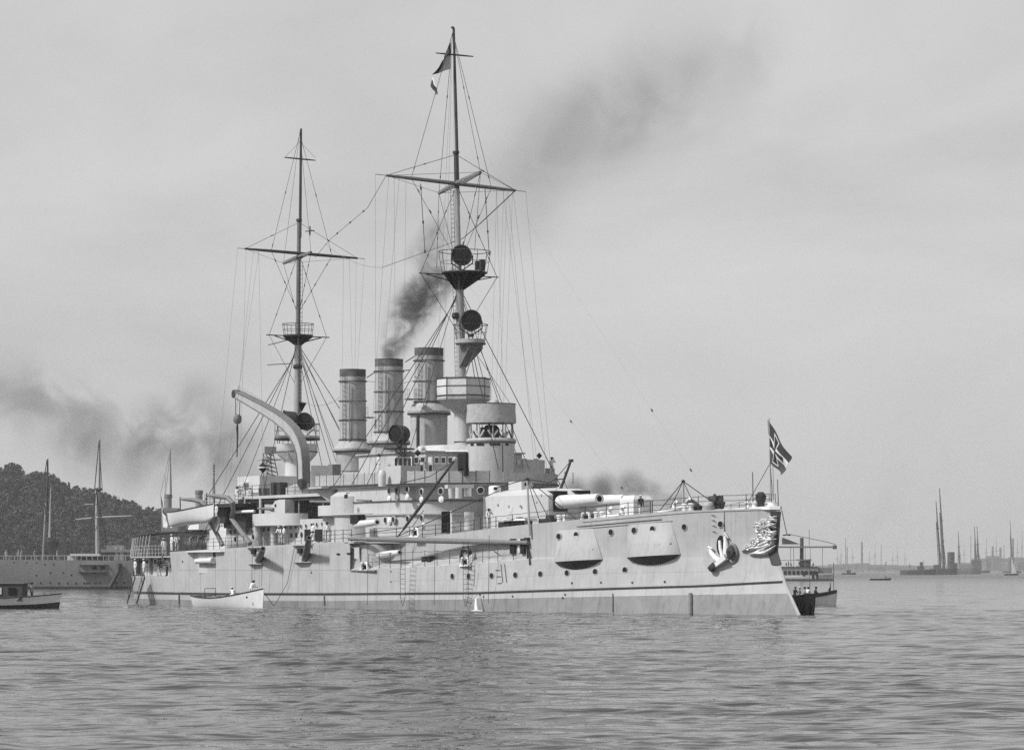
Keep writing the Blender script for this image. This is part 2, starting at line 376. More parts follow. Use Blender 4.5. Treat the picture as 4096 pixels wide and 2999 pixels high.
for row, (f0, f1) in enumerate(((0.0, .5), (.5, 1.0))):
    for k in range(8):
        a = 5.2 + k * 5.4 + row * 2.4; c = a + 5.36
        if c > 48: continue
        patch(a + .02, c - .02, lambda u: zbelt(u) + .12 + (zledge(u) - zbelt(u) - .3) * f0 + .015, lambda u: zbelt(u) + .12 + (zledge(u) - zbelt(u) - .3) * f1 - .015, .012).build('shell_plate', HULL, hull)
for k in range(3):
    a = 4.4 + k * 5.3; patch(a + .02, a + 5.26, 5.0, lambda u: zdeck(u) - .75, .012).build('shell_plate', HULL, hull)
# portholes: rim and dark glass; one mesh shared
def port_mesh(r, name, rim=HULL, glass=BLACK):
    mb = MB(); mb.slot(0).lathe((0, 0, 0), [(r * 1.0, .03), (r * 1.02, .07), (r * 1.22, .06), (r * 1.28, -.03)], 18, axis=(0, 1, 0), caps=False)
    mb.slot(1).lathe((0, 0, 0), [(r * 1.02, .035), (0, .035)], 18, axis=(0, 1, 0), caps=False)
    return mb.mesh(name, [rim, glass])
PORT = port_mesh(.24, 'porthole'); PORTS = port_mesh(.19, 'porthole_small', SUP); PORTL = port_mesh(.27, 'porthole_large', SUP)
def put_port(me, p, nrm, parent, off=.0, name='porthole'):
    return link(name, me, parent, Vector(p) + nrm * off, (0, 0, math.atan2(-nrm.x, nrm.y)))
for px, py in [(1811,2304),(1876,2304),(1968,2302),(2063,2299),(2163,2295),(2269,2291),(2382,2286),(2501,2279),
               (2154,2150),(2201,2147),(2445,2128),(2738,2107),(2883,2096)]:
    p = side(px, py); put_port(PORT, p, hull_normal(p.x, p.z), hull)

# two bulged sponsons on the bow side: leaning face, underside with its shade painted dark
def sponson(quad, low, dtop, dbot, ports, rivets):
    TL, TR, BL, BR = [side(*q) for q in quad]; Lw = side(*low); nrm = hull_normal((TL.x + TR.x) / 2, 5.5)
    o_ = lambda p, d: p + nrm * d
    mb = MB(); n = 12; face, back = [], []
    top = [TL.lerp(TR, i / n) for i in range(n + 1)]; bot = [BL.lerp(BR, i / n) for i in range(n + 1)]
    hullp = lambda p: Vector((p.x, hb(p.x, p.z), p.z))
    edge = lambda i: min(1, 8 * (i / n) * (1 - i / n) + .0)
    secs = []
    for i in range(n + 1):
        e = .12 + .88 * (4 * (i / n) * (1 - i / n)) ** .5; t_, b_ = o_(hullp(top[i]), dtop * e + .01), o_(hullp(bot[i]), dbot * e)
        c = 4 * (i / n) * (1 - i / n); arc = bot[i] + Vector((0, 0, (Lw.z - (BL.z + BR.z) / 2) * c ** .8 - .02)); arc = hullp(arc)
        secs.append([hullp(top[i] + Vector((0, 0, .12))) - nrm * .1, t_, t_.lerp(b_, .5), b_, b_ + Vector((0, 0, -.05)), arc - nrm * .06, hullp(bot[i]) - nrm * .4])
    mb.loft([q[:5] + [q[6]] for q in secs], closed=True, cap=True)
    sp = mb.build('sponson', HULL, hull, ang=25)
    un = MB(); un.loft([[q[4], q[5], q[6]] for q in [[w + Vector((0, 0, -.004)) for w in z] for z in secs]], closed=True, cap=True); un.build('sponson_shaded_underside', DARK, sp)
    for px, py in ports:
        p = side(px, py); f = (TL.z - p.z) / (TL.z - BL.z); q = o_(hullp(p), (dtop + (dbot - dtop) * f) * .93 + .05)
        put_port(PORT, q, nrm, sp)
    for px, py in rivets:
        p = side(px, py); f = (TL.z - p.z) / (TL.z - BL.z); q = o_(hullp(p), (dtop + (dbot - dtop) * f) * (.12 + .88 * math.sqrt(max(0.0, 1 - ((2 * (p.x - BL.x) / (BR.x - BL.x)) - 1) ** 2))) + .03)
        MB().lathe(q, [(.0, .06), (.06, .04), (.085, -.04)], 8, axis=nrm, caps=False).build('eyebolt', HULL, sp)
    seam = MB(); a, b_ = top[3], bot[3]
    return sp
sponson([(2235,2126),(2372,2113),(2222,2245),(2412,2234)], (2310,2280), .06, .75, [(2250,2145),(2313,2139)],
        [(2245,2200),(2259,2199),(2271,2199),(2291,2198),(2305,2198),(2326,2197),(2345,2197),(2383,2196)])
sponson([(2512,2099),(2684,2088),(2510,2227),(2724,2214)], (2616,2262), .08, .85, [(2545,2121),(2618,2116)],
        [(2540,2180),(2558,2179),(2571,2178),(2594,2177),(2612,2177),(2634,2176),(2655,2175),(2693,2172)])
# small discharge fittings along the side
for px, py, r in [(2289,2331,.10),(2405,2329,.09),(2530,2329,.09),(2660,2326,.10),(1921,2378,.09),(1936,2385,.08),(2052,2384,.09),(2262,2377,.09),(2252,2390,.09),(1565,2284,.07),(1565,2325,.07),(1247,2289,.10),(732,2245,.12)]:
    p = side(px, py); nn = hull_normal(p.x, p.z); MB().lathe(p, [(r, .05), (r * .9, .07), (0, .02)], 10, axis=nn, caps=False).build('discharge', DARK, hull)
# draught/discharge pipes running down to the water
for px, y0, y1, r in [(2450,2372,2445,.05),(2762,2372,2455,.16),(716,2378,2415,.09),(1297,2382,2420,.08)]:
    a, c = side(px, y0, .08), side(px, y1, .08); MB().tube([a, c], r, 8).build('discharge_pipe', GREY, hull)
# bow rungs and short ladder marks
for px, py in [(1990,2280),(1993,2305),(1997,2332)]:
    a, c = side(px - 8, py, .06), side(px + 10, py - 1, .06); MB().tube([a, c], .02, 5).build('hand_rung', DARK, hull)
a = side(2003, 2255, .08); c = side(2010, 2328, .08); MB().tube([a, c], .025, 5).tube([side(2018, 2255, .08), side(2026, 2328, .08)], .025, 5).build('ladder_rail', DARK, hull)

# bow ornament: gilded foliage scrolls sweeping aft from the stem
orn = MB(); rr = random.Random(4)
def leaf(mb, p0, p1, w, nrm, curl, k=12):
    p0, p1 = Vector(p0), Vector(p1); d = p1 - p0; up = Vector((0, 0, 1)); secs = []; bend = rr.uniform(-.28, .28)
    for i in range(k + 1):
        t = i / k; ww = w * math.sin(math.pi * (t * .85 + .12)) + .01; c = p0 + d * t + up * (curl * 1.6 * math.sin(t * 5.5) + bend * 4 * t * (1 - t)) + nrm * (.10 + .22 * math.sin(math.pi * t) + .08 * math.sin(t * 9))
        secs.append([c + up * ww, c + nrm * .10, c - up * ww, c - nrm * .12])
    mb.loft(secs)
def bowp(px, py): return side(px, py)
scroll = [((3100,2150),(2980,2178),.16,.10),((3100,2158),(2975,2188),.20,.05),((3100,2165),(2990,2202),.18,-.06),((3100,2172),(3000,2212),.17,.04),((3105,2182),(3010,2214),.15,-.03),
          ((3105,2140),(3030,2160),.16,.10),((3108,2125),(3040,2150),.14,-.10),((3108,2110),(3030,2118),.14,.08),((3108,2100),(3015,2105),.12,.05),((3110,2092),(3020,2092),.11,-.06),
          ((3112,2085),(3050,2082),.10,.06),((3112,2078),(3070,2072),.10,.04),((3108,2130),(3070,2168),.15,-.08),((3108,2135),(3060,2120),.13,.12),((3112,2065),(3090,2062),.10,.03),((3108,2155),(3020,2168),.14,-.12),
          ((3104,2168),(2970,2196),.10,.12),((3104,2120),(3048,2132),.09,.16)]
for a, c, w, cu in scroll: p, q = bowp(*a), bowp(*c); leaf(orn, p, q, w, hull_normal((p.x + q.x) / 2, 5.5), cu)
GILT = mat('gilded_carving', .55, .35, .45, 4, metal=.25)
bo = part(orn, 'bow_ornament', GILT)
for (px, py, r_, tn, w) in ((3062,2095,.42,1.6,.09),(3040,2112,.34,-1.5,.08),(3072,2130,.46,1.7,.10),(3046,2150,.40,-1.6,.09),(3085,2078,.30,1.5,.07),(3022,2172,.36,1.4,.08),(3082,2160,.38,-1.5,.09),(2998,2190,.28,1.5,.07)):
    c = bowp(px, py); nn = hull_normal(c.x, 5.5); tx_ = Vector((nn.y, -nn.x, 0)); pts = []
    for k in range(22): a = tn * 2 * math.pi * k / 21; rad = r_ * (1 - .85 * k / 21); pts.append(c + nn * (.22 + .012 * k) + tx_ * rad * math.cos(a) + Vector((0, 0, rad * math.sin(a))))
    MB().tube(pts, [w * (1 - .5 * k / 21) for k in range(22)], 7).build('scroll', GILT, bo)
sh = MB(); zs = np.linspace(3.9, 8.0, 16)
sh.loft([[(us(z) - .22 - .14 * math.sin((z - 3.9) / 4.1 * 3.1), 0, z), (us(z) + .05, .26, z), (us(z) + .5, .42, z), (us(z) + .5, -.42, z), (us(z) + .05, -.26, z)] for z in zs])
sh.build('figurehead_shield', DARK, bo)
bt = MB().tube([(2.4, 0, 8.1), (1.7, 0, 6.2)], .035, 6).tube([(1.75, .35, 6.15), (1.7, 0, 6.2), (1.75, -.35, 6.15)], .05, 6); bt.build('bow_bracket', DARK, bo)

# ---- lower battery casemate (forward) and its gun
def gun_mesh(L_, r0, r1, steps=4, bore=True):                # barrel along +X with hoops and a dark bore
    prof = []; 
    for i in range(steps):
        a = i / steps; r = r0 + (r1 - r0) * a; r2 = r0 + (r1 - r0) * ((i + 1) / steps) * .97 + .0; prof += [(r, a * L_), (r * .985, (a + .9 / steps) * L_)]
    prof += [(r1 * .98, L_ * .955), (r1 * 1.13, L_ * .985), (r1 * 1.10, L_)]
    mb = MB(); mb.slot(0).lathe((0, 0, 0), [(0, -.3), (r0, -.3)] + prof + [(r1 * .62, L_)], 20, axis=(1, 0, 0), caps=False)
    mb.slot(1).lathe((0, 0, 0), [(r1 * .62, L_), (r1 * .6, L_ - .5), (0, L_ - .5)], 16, axis=(1, 0, 0), caps=False)
    return mb
def put_gun(name, mb, base, tip, mats, parent):
    d = (Vector(tip) - Vector(base)); me = mb.mesh(name, mats); o = link(name, me, parent, base); o.rotation_mode = 'QUATERNION'; o.rotation_quaternion = d.to_track_quat('X', 'Z'); return o
# curved casemate shield standing in the recess
cz0, cz1 = 3.55, 5.75
cas = part(MB().lathe((50.6, 9.0, cz0), [(1.95, 0), (1.95, cz1 - cz0)], 28, sx=1.0, sy=1.0), 'casemate', HULL)
g0 = at(1497, 2221, 9.9); g1 = at(1600, 2209, 10.6)
put_gun('gun_barrel', gun_mesh((g1 - g0).length, .34, .23), g0, g1, [GUN, BLACK], cas)
MB().box(Vector(g0) + Vector((.25, -.2, .45)), (1.5, .9, .75), rz=R(-12)).build('gun_port', BLACK, cas)
MB().box(at(1428, 2210, 11.12), (.9, .06, 1.0)).build('port_lid', SUP, cas)
MB().box((50.2, 9.6, 3.42), (4.6, 3.2, .10)).build('gun_platform', GREY, cas)
# deck lip over the casemate
MB().prism([(46.5, 7.5), (52.8, 7.5), (52.8, 11.25), (50.6, 11.2), (49.0, 10.3), (46.5, 9.0)], 5.84, 5.98).build('deck_overhang', LGREY, cas)
# ventilators and hatches standing in the forward recess
for px, py, w, h in [(1702, 2253, .32, 1.2), (1723, 2252, .32, 1.25)]:
    p = at(px, py, 9.2); part(MB().box(p, (.55, .5, h)), 'recess_door', BLACK)
# boat boom stowed along the side
bp, btip = side(2112, 2170, .5), at(1396, 2154, 11.7)
boom = part(MB().tube([bp, bp.lerp(btip, .25), bp.lerp(btip, .7), btip], [.17, .24, .25, .16], 10), 'boat_boom', GREY)
p = side(2112, 2200, .25); MB().tube([p + Vector((0, 0, -1.0)), p + Vector((0, .1, .9))], .09, 8).box(p + Vector((0, 0, .9)), (.5, .5, .3)).box(p + Vector((0, 0, -.9)), (.4, .4, .25)).build('boom_bracket', DARK, boom)
MB().bar(side(2112, 2168, .1), side(2118, 2255, .1), .05, .3).build('boom_stay', DARK, boom)
# dark lockers hanging on the hull by the boom pivot
for px, w in [(2056, .62), (2096, .48)]:
    p = side(px, 2184, .25); part(MB().box(p, (w, .4, 1.25), rz=-math.atan2(hull_normal(p.x, p.z).x, 1)), 'side_locker', BLACK)
p = side(2080, 2184, .2); part(MB().lathe(p, [(.16, -.55), (.2, -.3), (.2, .3), (.16, .55)], 10), 'side_ventilator', WHITE)
# open scuttles with swung covers in the recess wall
for i, (px, py) in enumerate([(1787,2187),(1820,2184),(1853,2182)]):
    p = at(px, py, hb(36, 5) - 1.35); nn = hull_normal(p.x, p.z); put_port(PORTL, p, nn, hull); q = at(px - 1, py + 31, p.y + .12)
    MB().lathe(q, [(.0, .08), (.15, .09), (.18, .05), (.27, .05), (.29, -.02)], 16, axis=nn, caps=False).build('scuttle_cover', WHITE, hull)

# ---- after casemates in the hull: platforms, shutters and barrels trained abeam
def side_casemate(px, pyb, pyt, bx, by, mx, my, w, dark=True):
    p = side(px, pyb); z0 = p.z; zt = side(px, pyt).z; v = hb(p.x, z0)
    rec = MB().prism([(p.x - w, v - .02), (p.x - w * .55, v + .42), (p.x + w * .25, v + .5), (p.x + w, v - .02)], z0, z0 + .07).build('gun_platform', LGREY, hull)
    top = MB().prism([(p.x - w, v - .02), (p.x - w * .7, v + .35), (p.x + w * .7, v + .35), (p.x + w * 1.1, v - .02)], zt - .08, zt).build('gun_hood', LGREY, hull)
    b0 = side(bx, by, -.1); tip = at(mx, my, v + 2.0)
    MB().lathe(b0 + Vector((0, -.35, .1)), [(0, .55), (.4, .5), (.55, .3), (.6, 0)], 16, axis=(0, 1, 0), caps=False).build('gun_mantlet', DGUN, hull)
    gg = put_gun('gun_barrel', gun_mesh((tip - b0).length, .36, .22), b0, tip, [DGUN, BLACK], hull)
    MB().box(side(bx - 20, by - 32, .1), (.75, .3, .45)).build('sight_shutter', BLACK, hull)
side_casemate(1027, 2256, 2187, 1036, 2238, 1052, 2194, 1.9)
side_casemate(1215, 2249, 2178, 1222, 2235, 1236, 2150, 2.1)
# the aft casemate, its gun trained astern
p = side(818, 2265); v = hb(p.x, p.z)
mb = MB().prism([(p.x - 4.5, v - .05), (p.x - 4.3, v + .06), (p.x - 1.5, v + .06), (p.x - 1.0, v - 1.0), (p.x + 1.6, v - 1.2), (p.x + 3.6, v - .3), (p.x + 3.6, v - 2), (p.x - 4.5, v - 2)], 3.0, 5.2)
MB().box((p.x - 1.0, v + .03, 4.2), (4.6, .02, 2.1)).build('embrasure_plate', SUP, hull)
g = put_gun('gun_barrel', gun_mesh(3.6, .30, .22), at(848, 2242, v + .35), at(780, 2244, v + .30), [GUN, BLACK], hull)
MB().prism([(p.x - 5, v - .02), (p.x - 4.6, v + .5), (p.x + 2.8, v + .55), (p.x + 4.2, v - .02)], 5.22, 5.32).build('gun_hood', WHITE, hull)
MB().prism([(p.x - 3.6, v + .02), (p.x - 3.4, v + .10), (p.x - 2.2, v + .10), (p.x - 1.6, v + .02)], 4.7, 5.2).build('sight_shutter', BLACK, hull)
for px, py in [(1355,2215),(1396,2213)]:
    q = side(px, py); MB().lathe(q + Vector((0, .03, 0)), [(.34, -.06), (.34, .06)], 12, axis=(0, 1, 0), sx=1.0, sy=.22).build('sighting_slit', BLACK, hull)

# ---- small builders reused on board
def torus_ring(mb, c, r, tr, n=28, m=6, sx=1, sy=1, a0=0, a1=2 * math.pi):
    c = Vector(c); full = abs(a1 - a0 - 2 * math.pi) < 1e-6
    pts = [c + Vector((r * sx * math.cos(a0 + (a1 - a0) * k / n), r * sy * math.sin(a0 + (a1 - a0) * k / n), 0)) for k in range(n + (0 if full else 1))]
    if full: pts.append(pts[0])
    return mb.tube(pts, tr, m, caps=not full)
STAN = {}
def railing(pts, h=1.0, wires=3, step=1.6, r=.036, wr=.02, sag=.04, m=DARK, parent=None, closed=False, name='railing', wm=ROPE):
    pts = [Vector(p) for p in pts]
    if closed: pts.append(pts[0])
    seg = [(pts[i + 1] - pts[i]).length for i in range(len(pts) - 1)]; tot = sum(seg); n = max(1, round(tot / step)); pos = []
    for k in range(n + 1):
        d = tot * k / n; i = 0
        while i < len(seg) - 1 and d > seg[i]: d -= seg[i]; i += 1
        pos.append(pts[i].lerp(pts[i + 1], min(1, d / seg[i] if seg[i] else 0)))
    mb = MB()
    for w in range(wires):
        z = h * (w + 1) / wires
        for a, c in zip(pos[:-1], pos[1:]):
            mb.tube([a + Vector((0, 0, z)), (a + c) / 2 + Vector((0, 0, z - sag * random.uniform(.6, 1.5))), c + Vector((0, 0, z))], wr, 4, caps=False)
    o = part(mb, name, wm, parent, smooth=False)
    key = (h, r, m.name)
    if key not in STAN: STAN[key] = MB().tube([(0, 0, 0), (0, 0, h + .04)], [r, r * .8], 5).mesh('stanchion', m)
    for p in (pos[:-1] if closed else pos): link('stanchion', STAN[key], o, p)
    return o
def searchlight(c, d, r, parent, m=DARK, length=None, drop=None):
    c = Vector(c); d = Vector(d).normalized(); length = length or r * 1.7
    o = part(MB().lathe(c - d * length * .55, [(0, -.12 * length), (r * .5, -.08 * length), (r * .92, .06 * length), (r, .2 * length), (r, .86 * length), (r * 1.06, .88 * length), (r * 1.06, length), (r * .96, length * 1.01), (r * .94, length * .93)], 28, axis=d, caps=False), 'searchlight', m, parent)
    MB().lathe(c + d * length * .38, [(r * .95, 0), (r * .5, .035), (0, .05)], 28, axis=d, caps=False).build('lens', GLASS, o)
    hb_ = MB()
    for k in (-.15, .2, .55): pass
    drop = drop or r * 1.35
    x = d.cross(Vector((0, 0, 1))).normalized()
    hb_.tube([c + x * r * 1.1, c + x * r * 1.1 - Vector((0, 0, r * .8)), c - Vector((0, 0, drop * .9)), c - x * r * 1.1 - Vector((0, 0, r * .8)), c - x * r * 1.1], .06, 6).tube([c - Vector((0, 0, drop * .85)), c - Vector((0, 0, drop))], r * .3, 10)
    hb_.build('yoke', m, o); return o
def cowl(p, h, r, d, m=WHITE, parent=None):                  # ventilator with a bent cowl mouth
    p = Vector(p); d = Vector(d).normalized(); pts = [p, p + Vector((0, 0, h * .7)), p + Vector((0, 0, h * .9)) + d * r * .4, p + Vector((0, 0, h)) + d * r * 1.3]
    o = part(MB().tube(pts, [r * .7, r * .7, r * .95, r * 1.15], 12), 'ventilator', m, parent)
    MB().lathe(p + Vector((0, 0, h)) + d * r * 1.31 , [(r * 1.0, .01), (0, .012)], 12, axis=(pts[3] - pts[2]), caps=False).build('cowl_mouth', BLACK, o); return o
def outline_rounded(u0, u1, v, ru0=0.0, ru1=0.0, n=10):       # plan with rounded fore (u0) and aft (u1) ends
    o = []
    if ru0: o += [(u0 + ru0 - ru0 * math.sin(a), -v * math.cos(a)) for a in np.linspace(0, math.pi, 2 * n)]
    else: o += [(u0, -v), (u0, v)]
    if ru1: o += [(u1 - ru1 + ru1 * math.sin(a), v * math.cos(a)) for a in np.linspace(0, math.pi, 2 * n)]
    else: o += [(u1, v), (u1, -v)]
    return o

# ---- superstructure: two tiers with a rounded front
zA0, zA1, zB1, zC = 5.9, 8.45, 10.95, 12.2
tierA = part(MB().prism(outline_rounded(45.0, 63.0, 8.2, 6.0), zA0 - .3, zA1), 'battery_deckhouse', SUP)
MB().prism(outline_rounded(45.0, 62.2, 7.62, 5.9), at(1560, 2005, 7.5).z, at(1560, 2002, 7.5).z).build('string_course', DARK, tierA, smooth=False)
tierB = part(MB().prism(outline_rounded(45.2, 62.0, 7.5, 5.8), zA1, zB1), 'upper_deckhouse', SUP)
MB().prism(outline_rounded(44.8, 63.2, 8.32, 6.0), zA1 - .10, zA1 + .02).build('string_course', LGREY, tierA, smooth=False)
# bridge deck slab and canvas screens
bdeck = part(MB().prism(outline_rounded(43.6, 63.0, 7.8, 5.8), zB1, zB1 + .28), 'bridge_deck', SUP)
MB().prism(outline_rounded(43.45, 63.1, 7.9, 5.8), zB1 + .10, zB1 + .20).build('deck_edge', DARK, bdeck, smooth=False)
scr = []
arc = outline_rounded(43.6, 63.0, 7.8, 5.8)
front = arc[:20]
lineS = [front[i] for i in range(11, 20)] + [(50, 7.9), (52, 7.9), (54, 7.9), (56, 7.9), (58, 7.9), (60, 7.9), (62, 7.9), (63.3, 7.95), (64.6, 8.0), (65.6, 8.0)]
for a, c in zip(lineS[:-1:2], lineS[1::2]): pass
def screen(line, z0, z1, m=CANVG, name='canvas_screen', th=.05): return part(MB().wall(line, z0, z1, th), name, m, bdeck, smooth=False)
for k in range(0, len(lineS) - 1):
    a, c = Vector(lineS[k]), Vector(lineS[k + 1]); t = (c - a)
    screen([a + t * .02, a + t * .5, c - t * .02], [zB1 + .30, zB1 + .30, zB1 + .30], [zC + random.uniform(-.03, .05), zC - random.uniform(.0, .05), zC + random.uniform(-.03, .05)], CANVG)
    MB().tube([(a.x, a.y, zB1 + .25), (a.x, a.y, zC + .06)], .035, 5).build('screen_post', DARK, bdeck)
screen([(65.65, 8.4), (65.7, 7.4), (65.7, 6.4)], [zB1 + .05] * 3, [zC + 1.0] * 3, CANV)
MB().prism([(62.9, 5.5), (65.8, 5.5), (65.8, 8.55), (62.9, 8.7)], zB1 + .05, zB1 + .2).build('deck_wing', SUP, bdeck)
MB().prism([(63, 5.5), (65.6, 5.5), (65.4, 8.2), (63, 7.6)], [zB1 - .1, zB1 - .1, zB1 - .15, zB1 - 1.3], [zB1 + .04] * 4).build('wing_bracket', SUP, bdeck)
for k in (-1,): # port side screens and splinter wing seen over the turret
    for a in ((43.2, -5.5), (45.2, -7.6)):
        MB().tube([(a[0], a[1], zB1 + .25), (a[0], a[1], zC + .06)], .035, 5).build('screen_post', DARK, bdeck)
for k in range(0, 10):
    a, c = Vector(front[k]), Vector(front[k + 1]); t = c - a
    screen([a + t * .02, a + t * .5, c - t * .02], zB1 + .30, zC - .1, CANVG)
pw = at(2181, 1950, -8.8); pe = at(2219, 1950, -9.4)
screen([(pw.x, pw.y), (pe.x, pe.y)], pw.z, at(2200, 1872, -9.1).z, CANVG, 'port_wing_screen')
MB().prism([(pe.x - .3, -9.6), (pw.x + 3, -9.6), (pw.x + 3, -6), (pe.x - .3, -6)], pw.z - .35, pw.z - .2).build('port_wing_deck', SUP, bdeck)
# portholes and swung covers on tier B
def wall_ports(lst, v, parent, me=PORTL, cover=None, nrm=Vector((0, 1, 0))):
    for px, py in lst:
        p = at(px, py, v); put_port(me, p, nrm, parent)
        if cover:
            q = at(px - 1, py + cover, v + .05); MB().lathe(q, [(.0, .10), (.14, .11), (.17, .06), (.27, .06), (.30, -.02)], 16, axis=nrm, caps=False).build('scuttle_cover', WHITE, parent)
wall_ports([(1558,1964),(1588,1961),(1630,1957),(1687,1967)], 7.5, tierB, cover=30)
pB = Vector((48.0, 7.5, 0))
for px, py in [(1764,1964)]:
    p = at(px, py, 7.25); put_port(PORTL, p, Vector((-.35, 1, 0)).normalized(), tierB); q = at(px + 1, py + 32, 7.3)
    MB().lathe(q, [(.0, .10), (.14, .11), (.17, .06), (.27, .06), (.30, -.02)], 16, axis=(-.35, 1, 0), caps=False).build('scuttle_cover', WHITE, tierB)
p = at(1920, 1961, 3.2); put_port(PORTL, p + Vector((-.1, 0, 0)), Vector((-1, .55, 0)).normalized(), tierB)
wall_ports([(1543,2080),(1575,2078),(1632,2075),(1688,2072)], 8.2, tierA, PORTL)
for px, py in [(1558,2082),(1694,2105)]:
    q = at(px, py, 8.25); MB().lathe(q, [(.0, .12), (.2, .12), (.24, .05), (.32, .05), (.34, -.03)], 16, axis=(0, 1, 0), caps=False).build('scuttle_cover', WHITE, tierA)
# doorway on the rounded front of tier A
da, dc = at(1768, 2132, 6.75), at(1805, 2128, 5.8)
MB().wall([(da.x - .15, da.y + .15), (dc.x - .2, dc.y + .15)], da.z, da.z + 1.9, .12).build('doorway', BLACK, tierA)
MB().wall([(dc.x - .25, dc.y + .2), (dc.x - .95, dc.y + .45)], da.z - .05, da.z + 1.95, .06).build('door_leaf', WHITE, tierA)
# pipes, ammunition davits and boxes on tier B
mb = MB(); a, c = at(1785, 1946, 7.3), at(1890, 1944, 4.6)
mb.bar(a, c, .5, .32); part(mb, 'vent_trunk', TUR, tierB)
for px in (1806, 1834): p = at(px, 1972, 6.4); MB().tube([p + Vector((0, 0, .5)), p - Vector((0, 0, .45))], .28, 12).build('vent_pipe', TUR, tierB)
p = at(1872, 1966, 5.0); MB().tube([p + Vector((0, 0, .5)), p - Vector((0, 0, .4))], .3, 12).build('vent_pipe', WHITE, tierB)
# lockers and skylight shapes on the deck by the deckhouse
p = at(1876, 2080, 6.0); part(MB().tube([p + Vector((0, 0, .7)), p - Vector((0, 0, .9))], .42, 14), 'deck_ventilator', SUP)
# upper casemate with its gun
ca = at(1432, 2093, 8.4)
cas2 = part(MB().lathe((ca.x + 1.0, 7.9, zA0 - .2), [(2.1, 0), (2.1, zA1 - zA0 + .1)], 28), 'upper_casemate', SUP)
t2 = at(1509, 2088, 10.4); put_gun('gun_barrel', gun_mesh((t2 - at(1428, 2098, 9.6)).length, .36, .24), at(1428, 2098, 9.6), t2, [GUN, BLACK], cas2)
MB().box(at(1430, 2076, 9.75), (1.5, .7, .8)).build('gun_port', BLACK, cas2)
MB().lathe((ca.x + 1.0, 7.9, zA1 - .1), [(2.25, 0), (2.3, .12), (2.2, .22), (0, .3)], 28).build('casemate_roof', LGREY, cas2)
# light gun casemate on tier B aft corner
lg = part(MB().lathe((60.6, 6.6, zA1), [(2.1, 0), (2.1, 1.75), (1.5, 2.15), (0, 2.25)], 24), 'light_gun_shield', SUP)
put_gun('gun_barrel', gun_mesh(2.4, .10, .07, 3), at(1478, 2002, 8.9), at(1404, 1998, 8.9), [GREY, BLACK], lg)
MB().box(at(1384, 1985, 8.7), (.5, .1, .35)).build('sight_slot', BLACK, lg)
# charthouse with windows
ch = part(MB().prism([(49.8, -5.0), (49.8, 5.0), (55.5, 5.6), (61.4, 5.6), (61.4, -5.6), (55.5, -5.6)], zB1 + .2, zB1 + 3.05), 'charthouse', SUP)
MB().prism([(49.5, -5.2), (49.5, 5.2), (55.5, 5.8), (61.7, 5.8), (61.7, -5.8), (55.5, -5.8)], zB1 + 3.05, zB1 + 3.17).build('charthouse_roof', LGREY, ch)
for px in (1586, 1604, 1622, 1640): 
    p = at(px, 1849, 5.62); w = MB().box(p, (.72, .06, .98)).build('window', WHITE, ch); MB().box(p + Vector((0, .04, 0)), (.5, .04, .8)).build('pane', GLASS, w)
for px, lit in ((1667, 0), (1692, 0), (1722, 1), (1749, 0), (1775, 0), (1803, 0)):
    p = at(px, 1840, 5.4 if px < 1700 else 5.15); w = MB().box(p, (.8, .06, .62)).build('window', LGREY, ch); MB().box(p + Vector((0, .04, 0)), (.62, .04, .46)).build('pane', BGLIGHT if lit else GLASS, w)
for px in (1688, 1724): p = at(px, 1870, 5.55); w = MB().box(p, (.7, .08, 1.0)).build('window', LGREY, ch); MB().box(p + Vector((0, .05, -.1)), (.52, .04, .7)).build('pane', GLASS, w)
p = at(1853, 1858, 4.0); MB().box(p, (1.4, .3, 2.0)).build('dark_doorway', BLACK, ch)
# starboard deck box left of charthouse windows (signal locker)
part(MB().box(at(1608, 1900, 7.2), (3.2, 2.0, 1.6)), 'signal_locker', SUP, bdeck)
# binnacle-like ventilator on the bridge wing
p = at(1529, 1905, 8.9); part(MB().lathe(p - Vector((0, 0, .9)), [(.34, 0), (.36, .9), (.33, 1.25), (.2, 1.45), (0, 1.5)], 16), 'mushroom_ventilator', TUR, bdeck)
# port bridge house seen right of the conning tower
pa, pb_ = at(2063, 1880, -3.2), at(2165, 1880, -7.0)
ph = part(MB().prism([(pa.x, -2.6), (pb_.x - .3, -7.2), (pb_.x + 3, -8.0), (pa.x + 3.5, -3)], zB1 + .2, at(2100, 1838, -5).z), 'wheelhouse', SUP)
for px in (2074, 2098, 2145):
    q = at(px, 1848, -2.6 - (px - 2063) / 102 * 4.6); dd = Vector((pb_.x - .3 - pa.x, -4.6, 0)).normalized(); w = MB().box(q + Vector((-.06, .03, 0)), (.62, .07, .62), rz=math.atan2(dd.y, dd.x)).build('window', LGREY, ph); MB().box(q + Vector((-.10, .05, 0)), (.42, .07, .42), rz=math.atan2(dd.y, dd.x)).build('pane', GLASS if px > 2120 else BGLIGHT, w)

